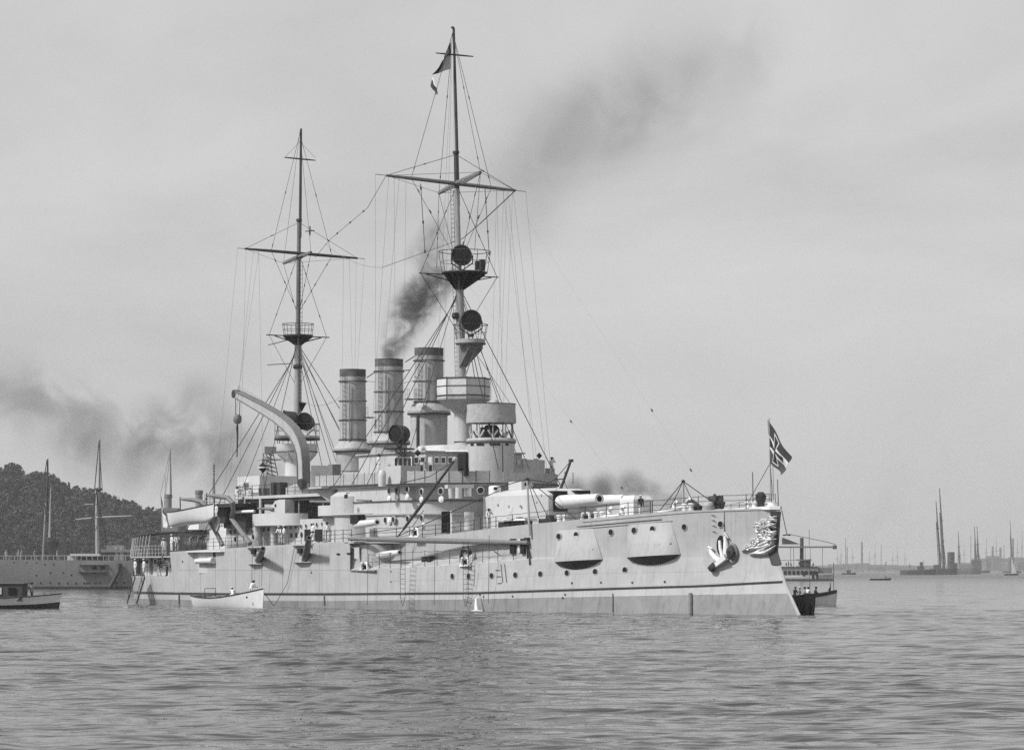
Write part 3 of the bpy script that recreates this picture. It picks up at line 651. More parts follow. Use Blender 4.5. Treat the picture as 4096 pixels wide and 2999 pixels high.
# ---- conning tower: armoured drum, open pilot house, canvas crown
CT = at(1965, 1880, 0); cu = CT.x
ctz = lambda y: at(1965, y, 0).z
ct = part(MB().lathe((cu, 0, 0), [(1.85, zB1 + .2), (2.02, ctz(1860)), (2.12, ctz(1768)), (2.12, ctz(1763))], 40), 'conning_tower', SUP)
MB().lathe((cu, 0, 0), [(2.2, ctz(1768)), (2.25, ctz(1762)), (2.2, ctz(1757)), (2.1, ctz(1754)), (1.6, ctz(1752))], 40, caps=False).build('tower_cornice', LGREY, ct)
torus_ring(MB(), (cu, 0, ctz(1771)), 2.16, .05, 36).build('dark_rim', DARK, ct)
for a0, a1 in ((R(100), R(112)), (R(122), R(142)), (R(156), R(182)), (R(196), R(206))):
    MB().lathe((cu, 0, 0), [(2.10, ctz(1784)), (2.15, ctz(1784)), (2.15, ctz(1776)), (2.10, ctz(1776))], 10, a0=a0 - R(10), a1=a1 - R(10), caps=False).build('vision_slit', BLACK, ct)
for k in range(10):                                          # pillars and gusset plates of the open pilot house
    a = R(36 * k + 10); x, y = cu + 1.98 * math.cos(a), 1.98 * math.sin(a)
    MB().tube([(x, y, ctz(1756)), (x, y, ctz(1686))], .06, 6).build('pillar', LGREY, ct)
    for s_ in (-1, 1):
        a2 = a + s_ * R(13); MB().bar((x, y, ctz(1752)), (cu + 1.98 * math.cos(a2), 1.98 * math.sin(a2), ctz(1722)), .05, .16).build('gusset', LGREY, ct)
MB().lathe((cu, 0, 0), [(.75, ctz(1760)), (.75, ctz(1715)), (.5, ctz(1700))], 12).build('compass_stand', DARK, ct)
MB().box((cu - .4, .8, ctz(1735)), (.7, .7, 1.1)).box((cu + .6, -.6, ctz(1735)), (.6, .8, 1.0)).build('pilot_instruments', DARK, ct)
MB().lathe((cu, 0, 0), [(2.0, ctz(1690)), (2.22, ctz(1693)), (2.24, ctz(1680)), (2.16, ctz(1640)), (2.18, ctz(1616)), (2.1, ctz(1615)), (2.0, ctz(1640)), (1.9, ctz(1688))], 40, caps=False).build('canvas_crown', CANVG, ct)
MB().lathe((cu, 0, 0), [(1.95, ctz(1689)), (0, ctz(1687))], 32, caps=False).build('crown_floor', GREY, ct)
torus_ring(MB(), (cu, 0, ctz(1616)), 2.18, .035, 40).build('crown_rail', DARK, ct)
q = at(1980, 1607, 0); MB().lathe(q - Vector((0, 0, .3)), [(.42, 0), (.42, .25), (.3, .45), (0, .5)], 12).build('rangefinder_cap', LGREY, ct)
MB().tube([at(2010, 1775, 2.0), at(2012, 1888, 2.0)], .05, 5).build('speaking_tube', DARK, ct)

# ---- fore turret
TC = Vector((38.6, 0, 0)); tz0, tz1, tz2 = 6.5, at(2000, 1984, 3.4).z, at(2080, 1956, 2.0).z
tur = part(MB().lathe((TC.x, 0, 5.8), [(4.6, 0), (4.6, 1.0)], 40), 'fore_barbette', SUP)
def turret_outline(k=1.0, f=1.0):
    return [(33.2 + (1 - k) * 3, 2.3 * k), (33.0 + (1 - k) * 3, -2.3 * k), (34.6, -3.45 * k), (38, -3.7 * k), (42.2 - (1 - k) * 4, -3.5 * k), (43.6 - (1 - k) * 5, -2.2 * k), (43.6 - (1 - k) * 5, 2.2 * k), (42.2 - (1 - k) * 4, 3.5 * k), (38, 3.7 * k), (34.6, 3.45 * k)]
ft = part(MB().loft([[(x, y, tz0 + .3) for x, y in turret_outline()], [(x, y, tz1) for x, y in turret_outline()], [(x, y, tz1 + .02) for x, y in turret_outline(.985)], [(x, y, tz2 - .1) for x, y in turret_outline(.62)], [(x, y, tz2) for x, y in turret_outline(.5)]]), 'fore_turret', TUR, ang=20)
for v, (mx, my), (rx, ry) in ((1.15, (2398, 1994), (2195, 2011)), (-1.15, (2500, 1998), (2285, 2009))):
    tip = at(mx, my, v); root = at(rx, ry, v)
    d_ = (tip - root).normalized(); root = root + d_ * .2
    bl = put_gun('main_gun_barrel', gun_mesh((tip - root).length, .62, .40, 5), root, tip, [GUN, BLACK], ft)
    MB().box((33.75, v, root.z + .12), (1.3, 1.4, 1.75)).build('gun_embrasure', BLACK, ft)
for px, py, v in ((1979, 1957, 2.0), (2100, 1941, 1.6)):
    c = at(px, py, v); MB().lathe((c.x, c.y, c.z - .45), [(.55, -.2), (.55, .62), (.45, .75), (0, .8)], 16).build('sighting_hood', WHITE, ft); MB().box(c + Vector((-.45, .2, .08)), (.2, .3, .25)).build('hood_slit', BLACK, ft)
c = at(2082, 1941, 1.7); MB().box(c - Vector((0, 0, .05)), (2.2, 1.1, .75)).build('hood_box', TUR, ft)
for px, py in ((1992, 2018), (2147, 2007), (2166, 1980), (2036, 2024), (2081, 2022)):
    c = at(px, py, 3.66); MB().lathe(c, [(0, .09), (.1, .08), (.14, 0)], 8, axis=(0, 1, 0), caps=False).build('eyebolt', LGREY, ft)
# canvas muzzle cover standing on the forecastle in front of the port gun
cz = at(2545, 2050, -1.2); wn = part(MB().loft([[(cz.x + a * 1.05, cz.y + b_ * .95, z) for a, b_ in ((-1, -1), (1, -1), (1, 1), (-1, 1))] for z in (zdeck(cz.x), zdeck(cz.x) + 2.1)] + [[(cz.x + a * .8, cz.y + b_ * .7, zdeck(cz.x) + 2.45) for a, b_ in ((-1, -1), (1, -1), (1, 1), (-1, 1))]]), 'canvas_cover', CANV, ang=25)

# ---- funnels
def funnel(px_top, ytop, rtop, ys, rcas, ybase, us_, rl):
    c = at(px_top, ytop, 0); u = us_ if us_ else c.x; z = lambda y: at(px_top, y, 0).z
    zt, zs, zb = z(ytop), z(ys), z(ybase)
    f = part(MB().lathe((u, 0, 0), [(rtop * 1.05, zs), (rtop, zt - 1.6), (rtop, zt)], 40, caps=False), 'funnel', FUN)
    MB().lathe((u, 0, 0), [(rtop * 1.0 + .012, zt - .7), (rtop + .012, zt - .02), (rtop + .05, zt), (rtop - .10, zt), (rtop - .14, zt - 3)], 40, caps=False).build('soot_cap', SOOT, f)
    MB().lathe((u, 0, 0), [(0, zt - 2.9), (rtop - .1, zt - 2.9)], 24, caps=False).build('uptake', BLACK, f)
    MB().lathe((u, 0, 0), [(rcas * .98, zb), (rcas, zs - .35), (rcas * 1.16, zs - .32), (rcas * 1.17, zs - .12), (rcas * 1.1, zs), (rtop * 1.12, zs + .55), (rtop * 1.0, zs + .6)], 40, caps=False).build('casing', FUN, f)
    torus_ring(MB(), (u, 0, zs - .36), rcas * 1.12, .10, 36).build('casing_lip', DARK, f)
    n = int((zt - zs - 1) / 1.75)
    for k in range(n + 1):
        zz = zt - 1.15 - k * (zt - zs - 1.9) / n
        torus_ring(MB(), (u, 0, zz), rtop * 1.06 + .03, .048, 36, 5).build('band', DARK if k != 1 else GREY, f)
    a = R(115); x, y = u + (rtop + .12) * math.cos(a), (rtop + .12) * math.sin(a)
    lad = MB(); tang = Vector((-math.sin(a), math.cos(a), 0)) * .16
    for s_ in (-1, 1): lad.tube([Vector((x, y, zs)) + tang * s_, Vector((x, y, zt - .3)) + tang * s_], .022, 4)
    for k in range(int((zt - zs) / .45)): lad.tube([Vector((x, y, zs + k * .45)) - tang, Vector((x, y, zs + k * .45)) + tang], .018, 4)
    lad.build('funnel_ladder', DARK, f)
    a = R(140); MB().tube([(u + (rtop * 1.13) * math.cos(a), (rtop * 1.13) * math.sin(a), zb), (u + (rtop * 1.13) * math.cos(a), (rtop * 1.13) * math.sin(a), zt - 1.5)], .06, 6).build('steam_pipe', GREY, f)
    return f, u, zt
F1 = funnel(1411, 1478, 1.25, 1790, 1.62, 1885, 0, 0)
F2 = funnel(1556, 1437, 1.32, 1760, 1.72, 1885, 0, 0)
F3 = funnel(1716, 1393, 1.33, 1640, 1.72, 1850, 0, 0)
# small platforms and spars on the funnels
for (px, py, v, px2, py2) in ((1658, 1425, 0, 1622, 1448), (1612, 1482, 0, 1640, 1480), (1505, 1485, 0, 1468, 1510)):
    part(MB().tube([at(px, py, 1.0), at(px2, py2, 2.0)], .05, 5), 'funnel_spar', DARK)
for (px, py) in ((1475, 1670), (1676, 1597), (1640, 1597)):
    c = at(px, py, 1.9); o = part(MB().box(c, (.9, .7, .1)), 'funnel_step', DARK); railing([c + Vector((-.4, .3, 0)), c + Vector((.4, .3, 0))], .95, 2, .4, .02, .012, parent=ship)
part(MB().tube([at(1672, 1660, 1.9), at(1672, 1790, 1.9)], .16, 8), 'waste_pipe', DARK)

# ---- foremast
def fm(z): return Vector((52.0 + (z - 20) * .053, 0, z))
def mm(z): return Vector((85.0 - (z - 19) * .02, 0, z))
MASTL = mat('mast_paint', .34, .55, .12, 1.5, streak=.2)
fore = part(MB().tube([fm(z) for z in (11, 15, 19.2)], [.86, .80, .76], 24), 'foremast', SUP)
MB().tube([fm(z) for z in (19.0, 25, 30.5)], [.40, .39, .37], 18).build('lower_mast', MASTL, fore)
MB().tube([fm(z) for z in (30.4, 36, 38.2)], [.24, .22, .21], 14).build('middle_mast', MASTL, fore)
MB().tube([fm(z) for z in (38.1, 40, 41.4)], [.235, .22, .2], 14).build('upper_mast', SPAR, fore)
tmx = Vector((-.18, .0, 0)); MB().tube([fm(z) + Vector((.02, -.12, 0)) for z in (36.5, 45, 50, 52.75)], [.15, .145, .12, .11], 10).build('topmast', SPAR, fore)
MB().lathe(fm(41.4), [(.3, -.12), (.32, 0), (.3, .12)], 14).lathe(fm(52.75), [(.16, 0), (.17, .12), (0, .2)], 10).build('mast_cap', SPAR, fore)
lad = MB()
for s_ in (-.16, .16): lad.tube([fm(z) + Vector((.42, .28 + s_, 0)) for z in (19, 30, 38)], .022, 4)
for z in np.arange(19, 38, .42): lad.tube([fm(z) + Vector((.42, .12, 0)), fm(z) + Vector((.42, .44, 0))], .02, 4)
lad.build('mast_ladder', DARK, fore)
# canvas-screened bridge half way up the tower
cbz = lambda y: at(1850, y, 0).z
oct_ = lambda r, z: [(fm(20).x - .2 + r * math.cos(R(22.5 + 45 * k)), r * math.sin(R(22.5 + 45 * k)), z) for k in range(8)]
cb = part(MB().loft([oct_(2.42, cbz(1592)), oct_(2.42, cbz(1600)), oct_(1.2, cbz(1640)), oct_(.8, cbz(1655))]), 'mast_bridge', LGREY, fore and ship, ang=15)
MB().loft([oct_(2.38, cbz(1592)), oct_(2.42, cbz(1560)), oct_(2.40, cbz(1514)), oct_(2.30, cbz(1514)), oct_(2.32, cbz(1591))], cap=False).build('canvas_screen', CANV, cb, ang=15)
for y, rr_ in ((1515, .05), (1547, .035), (1584, .05)):
    MB().tube([Vector(p) * 1 for p in oct_(2.45, cbz(y))] + [oct_(2.45, cbz(y))[0]], rr_, 5).build('lashing', DARK, cb)
for k in range(8): a = R(22.5 + 45 * k); MB().tube([(fm(20).x - .2 + 2.46 * math.cos(a), 2.46 * math.sin(a), cbz(1600)), (fm(20).x - .2 + 2.46 * math.cos(a), 2.46 * math.sin(a), cbz(1510))], .03, 5).build('screen_post', DARK, cb)
for k in range(6): a = R(60 * k + 15); x = fm(19).x + .78 * math.cos(a); y = .78 * math.sin(a); MB().prism([(x, y), (x + 1.1 * math.cos(a), y + 1.1 * math.sin(a)), (x + 1.1 * math.cos(a + .06), y + 1.1 * math.sin(a + .06)), (x + .05 * -math.sin(a), y + .05 * math.cos(a))], [cbz(1655), cbz(1603), cbz(1603), cbz(1655)], [cbz(1596)] * 4).build('bracket', SUP, cb)
MB().lathe(fm(16) * 1, [(.83, -1.0), (.86, -.98), (.86, -.92), (.83, -.9)], 24, caps=False).build('tower_band', DARK, fore)
# lower canvas round the tower foot
part(MB().lathe((fm(14).x + .5, 0, 0), [(4.5, zB1 + 3.1), (4.3, cbz(1808)), (4.25, cbz(1785)), (4.15, cbz(1785))], 40, sy=.9, caps=False), 'signal_bridge_screen', CANV)
# searchlight platforms
def sl_platform(c, r, z, zrail, parent, m=DARK, deck_m=LGREY, tilt=0):
    p = part(MB().lathe((c.x, c.y, z), [(0, -.10), (r, -.10), (r, .06), (0, .06)], 28, caps=False), 'searchlight_platform', deck_m, parent)
    torus_ring(MB(), (c.x, c.y, z - .02), r + .03, .06, 28).build('platform_rim', m, p)
    return p
def ring_rail(c, r, z, h, parent, r2=None, n=10):
    r2 = r2 or r; mb = MB(); torus_ring(mb, (c.x, c.y, z + h), r2, .035, 28, 5); torus_ring(mb, (c.x, c.y, z + h * .5), (r + r2) / 2, .02, 28, 4); o = mb.build('ring_rail', DARK, parent)
    for k in range(n): a = 2 * math.pi * k / n; MB().tube([(c.x + r * math.cos(a), c.y + r * math.sin(a), z), (c.x + r2 * math.cos(a), c.y + r2 * math.sin(a), z + h)], .025, 5).build('rail_post', DARK, parent)
zU = at(1850, 1092, 0).z; cU = Vector((fm(zU).x - 1.0, 0, 0))
pu = sl_platform(cU, 2.0, zU, 0, ship, DARK, DARK); ring_rail(cU, 2.05, zU, 1.9, pu, 2.35, 12)
mb = MB()
for k in range(8): a = R(45 * k + 20); mb.prism([(fm(zU).x + .3 * math.cos(a), .3 * math.sin(a)), (cU.x + 1.85 * math.cos(a), 1.85 * math.sin(a)), (cU.x + 1.85 * math.cos(a + .08), 1.85 * math.sin(a + .08)), (fm(zU).x + .3 * math.cos(a + .3), .3 * math.sin(a + .3))], [zU - 1.6, zU - .25, zU - .25, zU - 1.6], [zU - .08] * 4)
mb.build('platform_brackets', DARK, pu)
for s_ in (1, -1):
    tipv = s_ * 3.6; MB().tube([fm(zU) + Vector((0, 0, -.9)), (fm(zU).x, tipv * .95, zU - .2)], .05, 5).tube([(fm(zU).x, 0, zU - .15), (fm(zU).x, tipv * 1.15, zU - .15)], .05, 5).build('spreader', DARK, pu)
searchlight(at(1848, 1022, .3), (-.75, .55, 0), .88, ship, drop=1.5)
MB().box((cU.x - 1.6, -.9, zU + .6), (.4, .4, 1.0)).box((cU.x - 1.9, -.2, zU + .5), (.3, .3, .8)).build('signal_lamps', DARK, pu)
zL = at(1880, 1375, 0).z; cL = Vector((fm(zL).x - 1.75, 0, 0))
pl = sl_platform(cL, 1.3, zL, 0, ship, DARK, LGREY); MB().lathe((cL.x, 0, zL), [(1.3, -.1), (1.32, .1), (1.32, .38), (1.22, .4)], 28, caps=False).build('platform_coaming', LGREY, pl)
ring_rail(cL, 1.3, zL + .3, 1.4, pl, 1.55, 10)
MB().prism([(fm(zL).x, -.3), (fm(zL).x, .3), (cL.x - .9, .75), (cL.x - .9, -.75)], [zL - 2.3, zL - 2.3, zL - .5, zL - .5], [zL - .1] * 4).build('platform_bracket', GREY, pl)
MB().tube([(cL.x - .9, 0, zL - .3), fm(zL - 3.2) + Vector((-.35, 0, 0))], .06, 6).build('platform_strut', LGREY, pl)
searchlight(at(1884, 1283, .35), (-.85, .45, 0), .90, ship, drop=1.45)
MB().lathe(at(1822, 1267, .5), [(.22, -.2), (.35, 0), (.3, .35), (0, .4)], 12).build('mast_fitting', DARK, fore)
# yards
YM = SPAR
def yard(a, b_, r, parent, name='yard', m=SPAR):
    a, b_ = Vector(a), Vector(b_); return MB().tube([a, a.lerp(b_, .2), a.lerp(b_, .5), a.lerp(b_, .8), b_], [r * .6, r * .9, r, r * .9, r * .6], 8).build(name, m, parent)
uY = fm(38.6).x - .3
yl, yr = atu(1545, 702, uY), atu(2062, 762, uY); yard(yl, yr, .19, fore, m=GREY)
MB().tube([yl, yl + (yl - yr).normalized() * 1.1], .03, 5).build('yard_iron', SPAR, fore); MB().tube([yr, yr + (yr - yl).normalized() * 1.1], .03, 5).build('yard_iron', SPAR, fore)
yard(atu(1744, 213, fm(50).x - .15), atu(1893, 227, fm(50).x - .15), .08, fore)
def truss(a, b_, w, h, parent, m=GREY):
    a, b_ = Vector(a), Vector(b_); mb = MB(); s_ = Vector((0, w, 0))
    for q in (s_, -s_): mb.bar(a + q * .2, a.lerp(b_, .5) + q, .09, h); mb.bar(a.lerp(b_, .5) + q, b_ + q * .2, .09, h)
    for k in range(1, 16): t = k / 16; ww = w * (.2 + .8 * (1 - abs(2 * t - 1))); p = a.lerp(b_, t); mb.bar(p + Vector((0, ww, 0)), p + Vector((.25, -ww, 0)), .05, .05)
    return mb.build('crosstree_truss', m, parent)
truss(at(1756, 772, 0), at(1922, 689, 0), .38, .24, fore)
# ---- mainmast
mz = lambda y: at(1188, y, 0).z
main = part(MB().tube([mm(10), mm(13), mm(15.2)], [1.25, 1.18, 1.12], 28), 'mainmast', TUR)
MB().tube([mm(z) for z in (15, 21, 26.8)], [.40, .36, .33], 18).build('lower_mast', MASTL, main)
MB().tube([mm(z) for z in (26.7, 32, 38.2)], [.24, .22, .19], 12).build('middle_mast', GREY, main)
MB().tube([mm(z) + Vector((.05, -.15, 0)) for z in (36.5, 41, 47.3)], [.15, .14, .11], 10).build('topmast', SPAR, main)
MB().lathe(mm(38.2), [(.28, -.12), (.3, 0), (.28, .15)], 12).build('mast_cap', SPAR, main)
lad = MB()
for s_ in (-.14, .14): lad.tube([mm(z) + Vector((-.4, -.1 + s_, 0)) for z in (16, 22, 34)], .02, 4)
for z in np.arange(16, 34, .42): lad.tube([mm(z) + Vector((-.4, -.24, 0)), mm(z) + Vector((-.4, .04, 0))], .018, 4)
lad.build('mast_ladder', DARK, main)
ab = part(MB().lathe((mm(15).x, 0, 0), [(1.15, mz(1838)), (2.0, mz(1812)), (2.05, mz(1809)), (2.05, mz(1776)), (1.95, mz(1776)), (1.95, mz(1805))], 32, caps=False), 'after_bridge', TUR)
torus_ring(MB(), (mm(15).x, 0, mz(1808)), 2.07, .05, 32).build('bridge_line', DARK, ab)
for k in range(10): a = R(36 * k); MB().tube([(mm(15).x + 1.95 * math.cos(a), 1.95 * math.sin(a), mz(1776)), (mm(15).x + 1.95 * math.cos(a), 1.95 * math.sin(a), mz(1752))], .04, 5).build('pillar', LGREY, ab)
for k in range(6): a = R(60 * k + 5); c0 = Vector((mm(14).x + 1.15 * math.cos(a), 1.15 * math.sin(a), 0)); MB().prism([(c0.x, c0.y), (c0.x + .8 * math.cos(a), c0.y + .8 * math.sin(a)), (c0.x + .8 * math.cos(a + .07), c0.y + .8 * math.sin(a + .07)), (c0.x - .07 * math.sin(a), c0.y + .07 * math.cos(a))], [mz(1855), mz(1818), mz(1818), mz(1855)], [mz(1812)] * 4).build('bracket', TUR, ab)
sp2 = part(MB().lathe((mm(16).x, 0, mz(1750)), [(0, -.1), (2.25, -.12), (2.3, .0), (2.25, .15), (0, .2)], 32, caps=False), 'searchlight_platform', LGREY)
torus_ring(MB(), (mm(16).x, 0, mz(1757)), 2.24, .08, 32).build('platform_rim', DARK, sp2)
ring_rail(Vector((mm(16).x, 0, 0)), 2.2, mz(1748), 1.3, sp2, 2.2, 12)
searchlight(at(1155, 1678, 1.3), (.45, .85, .1), .84, ship, drop=1.7); searchlight(at(1222, 1687, -.6), (-.7, .6, .1), .82, ship, drop=1.6)
zc = mz(1343); cc = Vector((mm(zc).x, 0, 0)); cn = part(MB().lathe((cc.x, 0, zc), [(0, -.1), (1.5, -.1), (1.5, .06), (0, .06)], 24, caps=False), 'crows_nest', DARK)
ring_rail(cc, 1.42, zc, 1.15, cn, 1.55, 10)
mb = MB()
for k in range(6): a = R(60 * k); mb.prism([(cc.x + .3 * math.cos(a), .3 * math.sin(a)), (cc.x + 1.4 * math.cos(a), 1.4 * math.sin(a)), (cc.x + 1.4 * math.cos(a + .1), 1.4 * math.sin(a + .1)), (cc.x + .3 * math.cos(a + .4), .3 * math.sin(a + .4))], [zc - 1.0, zc - .2, zc - .2, zc - 1.0], [zc - .08] * 4)
mb.build('nest_brackets', DARK, cn)
for s_ in (1, -1): MB().tube([mm(zc - .8), (cc.x, s_ * 2.6, zc - .1)], .06, 5).tube([(cc.x, 0, zc - .05), (cc.x, s_ * 3.5, zc - .05)], .055, 5).build('spreader', DARK, cn)
MB().tube([at(1070, 1459, 1.5), at(1172, 1453, 0)], .045, 5).tube([at(1074, 1380, 1.5), at(1150, 1360, .5)], .045, 5).build('signal_gaff', DARK, main)
MB().lathe(mm(mz(1470)), [(.45, -.1), (.5, .1), (.42, .3)], 14).build('mast_collar', DARK, main)
uM = mm(35).x - .25
ml, mr = atu(980, 995, uM), atu(1430, 1033, uM); yard(ml, mr, .16, main)
MB().tube([ml, ml + (ml - mr).normalized() * .8], .03, 5).build('yard_iron', SPAR, main); MB().tube([mr, mr + (mr - ml).normalized() * .8], .03, 5).build('yard_iron', SPAR, main)
yard(atu(1138, 630, mm(44).x - .15), atu(1262, 642, mm(44).x - .15), .08, main)
truss(at(1134, 1053, 0), at(1244, 1009, 0), .34, .22, main)

# ---- standing and running rigging: every line an object under its mast
def line(parent, a, b_, r=.017, sag=0.0, m=ROPE, name="stay"): return rope([a, b_], r * 1.25, sag).build(name, m, parent, smooth=False)
def beads(parent, a, b_, ts_, r=.05):                        # strop blocks on a line
    a, b_ = Vector(a), Vector(b_); d = (b_ - a).normalized()
    for t in ts_: p = a.lerp(b_, t); MB().tube([p - d * .22, p - d * .1, p + d * .1, p + d * .22], [.015, r, r, .015], 6).build('strop_block', DARK, parent)
bu = fm(29).x
for s_ in (1, -1):
    for k, (uu, vv, zz) in enumerate(((48.5, 8.3, 11.2), (54.5, 8.4, 11.2), (57.5, 8.4, 11.2), (61, 8.4, 11.2))):
        line(fore, (bu, s_ * .3, 28.6 - .2 * k), (uu, s_ * vv, zz), .028)
for v_ in (.4, -.4): line(fore, (cL.x - .9, v_, zL - .4), (42.8, v_ * 4, 12.3), .034)
line(fore, (cL.x - .6, 0.2, zL - .4), at(2040, 1612, 1.8), .022)
for s_ in (1, -1):                                             # upper shrouds to the spreaders and down
    e = (fm(zU).x, s_ * 4.0, zU - .15)
    line(fore, fm(38.4), e, .022); beads(fore, fm(38.4), e, (.3, .55, .8)); line(fore, e, fm(25) + Vector((0, s_ * .3, 0)), .022)
    e2 = yl.lerp(yr, .5 + .31 * -s_); line(fore, fm(52.4), e2, .02); beads(fore, fm(52.4), e2, (.42, .93), .055)
    line(fore, e2, fm(31.5) + Vector((0, s_ * .2, 0)), .018); beads(fore, e2, fm(31.5), (.15, .4), .05)
    line(fore, fm(41.2), yl if s_ > 0 else yr, .02); beads(fore, fm(41.2), yl if s_ > 0 else yr, (.45,), .06)
    end = yl if s_ > 0 else yr
    line(fore, end, at(1756, 772, 0), .014); line(fore, end, at(1922, 689, 0), .014)
    for t_ in (.04, .12, .2, .3): q = end.lerp((yl + yr) / 2, t_); line(fore, q, (fm(12).x + random.uniform(-3, 4), s_ * random.uniform(6, 8.4), 12 + random.uniform(-.3, .5)), .009, m=ROPEL, name='halyard')
    q = end + (end - (yl + yr) / 2).normalized() * 1.1; line(fore, q, (fm(12).x + s_ * 1.5, s_ * 8.3, 12.2), .009, m=ROPEL, name='halyard')
for (a, c) in ((at(1922, 689, 0), fm(52.4)), (at(1756, 772, 0), fm(52.4))): line(fore, a, c, .02); beads(fore, a, c, (.1, .6), .055)
line(fore, at(1756, 772, 0), fm(30.8) + Vector((.3, 0, 0)), .02); line(fore, at(1922, 689, 0), fm(31.5) + Vector((-.2, 0, 0)), .02); beads(fore, at(1922, 689, 0), fm(31.5), (.25, .5, .8), .05)
line(fore, at(1756, 772, 0), (fm(zU).x + 1.5, 1.5, zU + .5), .02); beads(fore, at(1756, 772, 0), (fm(zU).x + 1.5, 1.5, zU + .5), (.25, .6), .05)
line(fore, at(1922, 689, 0), (cU.x - 1.8, 0, zU + 1.8), .02)
for k, dx in enumerate((-.5, -.2, .25, .5)): line(fore, fm(51.5 - k * .4) + Vector((.1, dx * .3, 0)), (fm(13).x + 2.5 + dx, 3 * dx, 13.5), .009, m=ROPEL, name='halyard')
line(fore, fm(30.2) + Vector((-.3, 0, 0)), at(2525, 2000, 0), .005, m=ROPEL, name='forestay'); line(fore, fm(45.5), at(2832, 1985, 0), .0045, m=ROPEL, name='forestay')
for a, c, ts_ in ((at(2525, 2000, 0), fm(30.2), (.05, .33)), (at(2832, 1985, 0), fm(45.5), (.06, .2))): beads(fore, a, c, ts_, .07)
# boom brace from the yard and swinging rope ladder lines
p1 = atu(1850, 955, uY); line(fore, yr, atu(1920, 895, uY), .035); line(fore, atu(1920, 895, uY), p1, .028)
line(fore, p1, at(1528, 1070, 4), .022, m=ROPEL)
for px in (1990, 2020, 2033, 2055):
    q = yr.lerp(yl, (2062 - px) / 517 + .01); line(fore, q, at(px - random.uniform(5, 40), 1600, -5), .008, m=ROPEL, name='halyard')
q0, q1 = atu(1682, 735, uY), at(1700, 1010, 3); line(fore, q0, at(1683, 760, 3), .02); beads(fore, at(1683, 740, 3), q1, (.05, .55, .98), .09); line(fore, at(1683, 740, 3), q1, .028)
q0, q1 = atu(1940, 755, uY), at(1957, 1020, -1); beads(fore, q0, q1, (.2, .65, .98), .08); line(fore, q0, q1, .026)
# main rigging
for s_ in (1, -1):
    for k, (uu, vv, zz) in enumerate(((78, 7.2, 11), (83, 7.2, 11), (88.5, 9.5, 5.5), (92, 10.2, 5.5))):
        line(main, mm(25.6 - .25 * k) + Vector((0, s_ * .25, 0)), (uu, s_ * vv, zz), .028)
    e = (cc.x, s_ * 3.2, zc - .05); line(main, mm(35), e, .02); beads(main, mm(35), e, (.25, .45, .75), .05); line(main, e, mm(22) + Vector((0, s_ * .3, 0)), .018)
    e2 = ml.lerp(mr, .5 - s_ * .27); line(main, mm(46.8), e2, .017); beads(main, mm(46.8), e2, (.5, .95), .05); line(main, e2, mm(29), .018); beads(main, e2, mm(29), (.15, .5, .8), .05)
    end = ml if s_ > 0 else mr; line(main, mm(38), end, .016); beads(main, mm(38), end, (.5,), .05); line(main, end, at(1134, 1053, 0), .011)
    for t_ in (.02, .15, .25): q = end.lerp((ml + mr) / 2, t_); line(main, q, (mm(11).x + random.uniform(-2, 5), s_ * random.uniform(5.5, 7.5), 11), .008, m=ROPEL, name='halyard')
    q = end + (end - (ml + mr) / 2).normalized() * .8; line(main, q, (mm(11).x + 3, s_ * 7.5, 11), .008, m=ROPEL, name='halyard')
    line(main, mm(46), atu(1138 if s_ > 0 else 1262, 632, mm(44).x), .012)
for k in range(3): line(main, mm(25.2 - k * .3) + Vector((-.3, 0, 0)), (74.5 + k * 1.2, (k - 1) * 1.4, 13.5), .026)
line(main, at(1134, 1053, 0), mm(47), .014); line(main, at(1244, 1009, 0), mm(47), .016); line(main, at(1134, 1053, 0), mm(28.5), .018); line(main, at(1244, 1009, 0), mm(28.5), .018); beads(main, at(1244, 1009, 0), mm(28.5), (.2, .5, .75), .05)
p = at(1240, 925, 0); MB().tube([p + Vector((0, -.5, .1)), p + Vector((0, .5, -.05))], .05, 5).tube([p + Vector((0, 0, .5)), p - Vector((0, 0, .4))], .07, 6).build('signal_lamp', DARK, main)
# wireless aerial sagging between the masts
a, c = at(1260, 1030, 0), yl; rope([c, at(1470, 832, 3.0), at(1320, 958, 1.0), a], .026).build('aerial_wire', ROPE, fore, smooth=False)
beads(fore, at(1320, 958, 1.0), at(1470, 832, 3.0), (.2, .55, .9), .08)
line(fore, at(1528, 1070, 4), at(1300, 975, 0), .012, .6, ROPEL); line(main, mm(20.5), (F1[1] + 1.3, .5, F1[2] - 2.5), .014, .8, ROPEL)
for (a, c) in (((F1[1], 0, F1[2] - .6), (F2[1] + 1.3, 0, F2[2] - 2.0)), ((F2[1], 0, F2[2] - 2.2), (F3[1] + 1.3, 0, F3[2] - 2.6))): line(fore, a, c, .016, .25)

# ---- after superstructure, boat deck, light gun tubs
zD = at(1150, 1986, 6.5).z
aft = part(MB().prism(outline_rounded(62.5, 89.0, 7.2, 0, 3.0), 5.3, at(1200, 2076, 7.2).z), 'after_deckhouse', SUP)
for px, py in [(1143,2110),(1165,2109),(1185,2107),(1206,2105),(1226,2103),(1248,2099),(1269,2098),(1291,2096),(976,2125),(993,2124),(1011,2123),(1057,2119),(1076,2117),(924,2128),(941,2126)]:
    p = at(px, py, 7.2)
    if p.x < 88: put_port(PORTS, p, Vector((0, 1, 0)), aft)
for px, py in [(1165,2142),(1185,2140),(1206,2138),(940,2155),(1012,2146)]:
    q = at(px, py, 7.25); MB().lathe(q, [(.0, .08), (.2, .06), (.24, -.02)], 12, axis=(0, 1, 0), sx=.8, caps=False).build('scuttle_cover', DARK, aft)
for px, w in ((1224, .5), (1236, .5), (1268, .7), (1282, .7)): MB().box(at(px, 2140, 7.24), (w, .1, 1.1)).build('louvre_door', BLACK, aft)
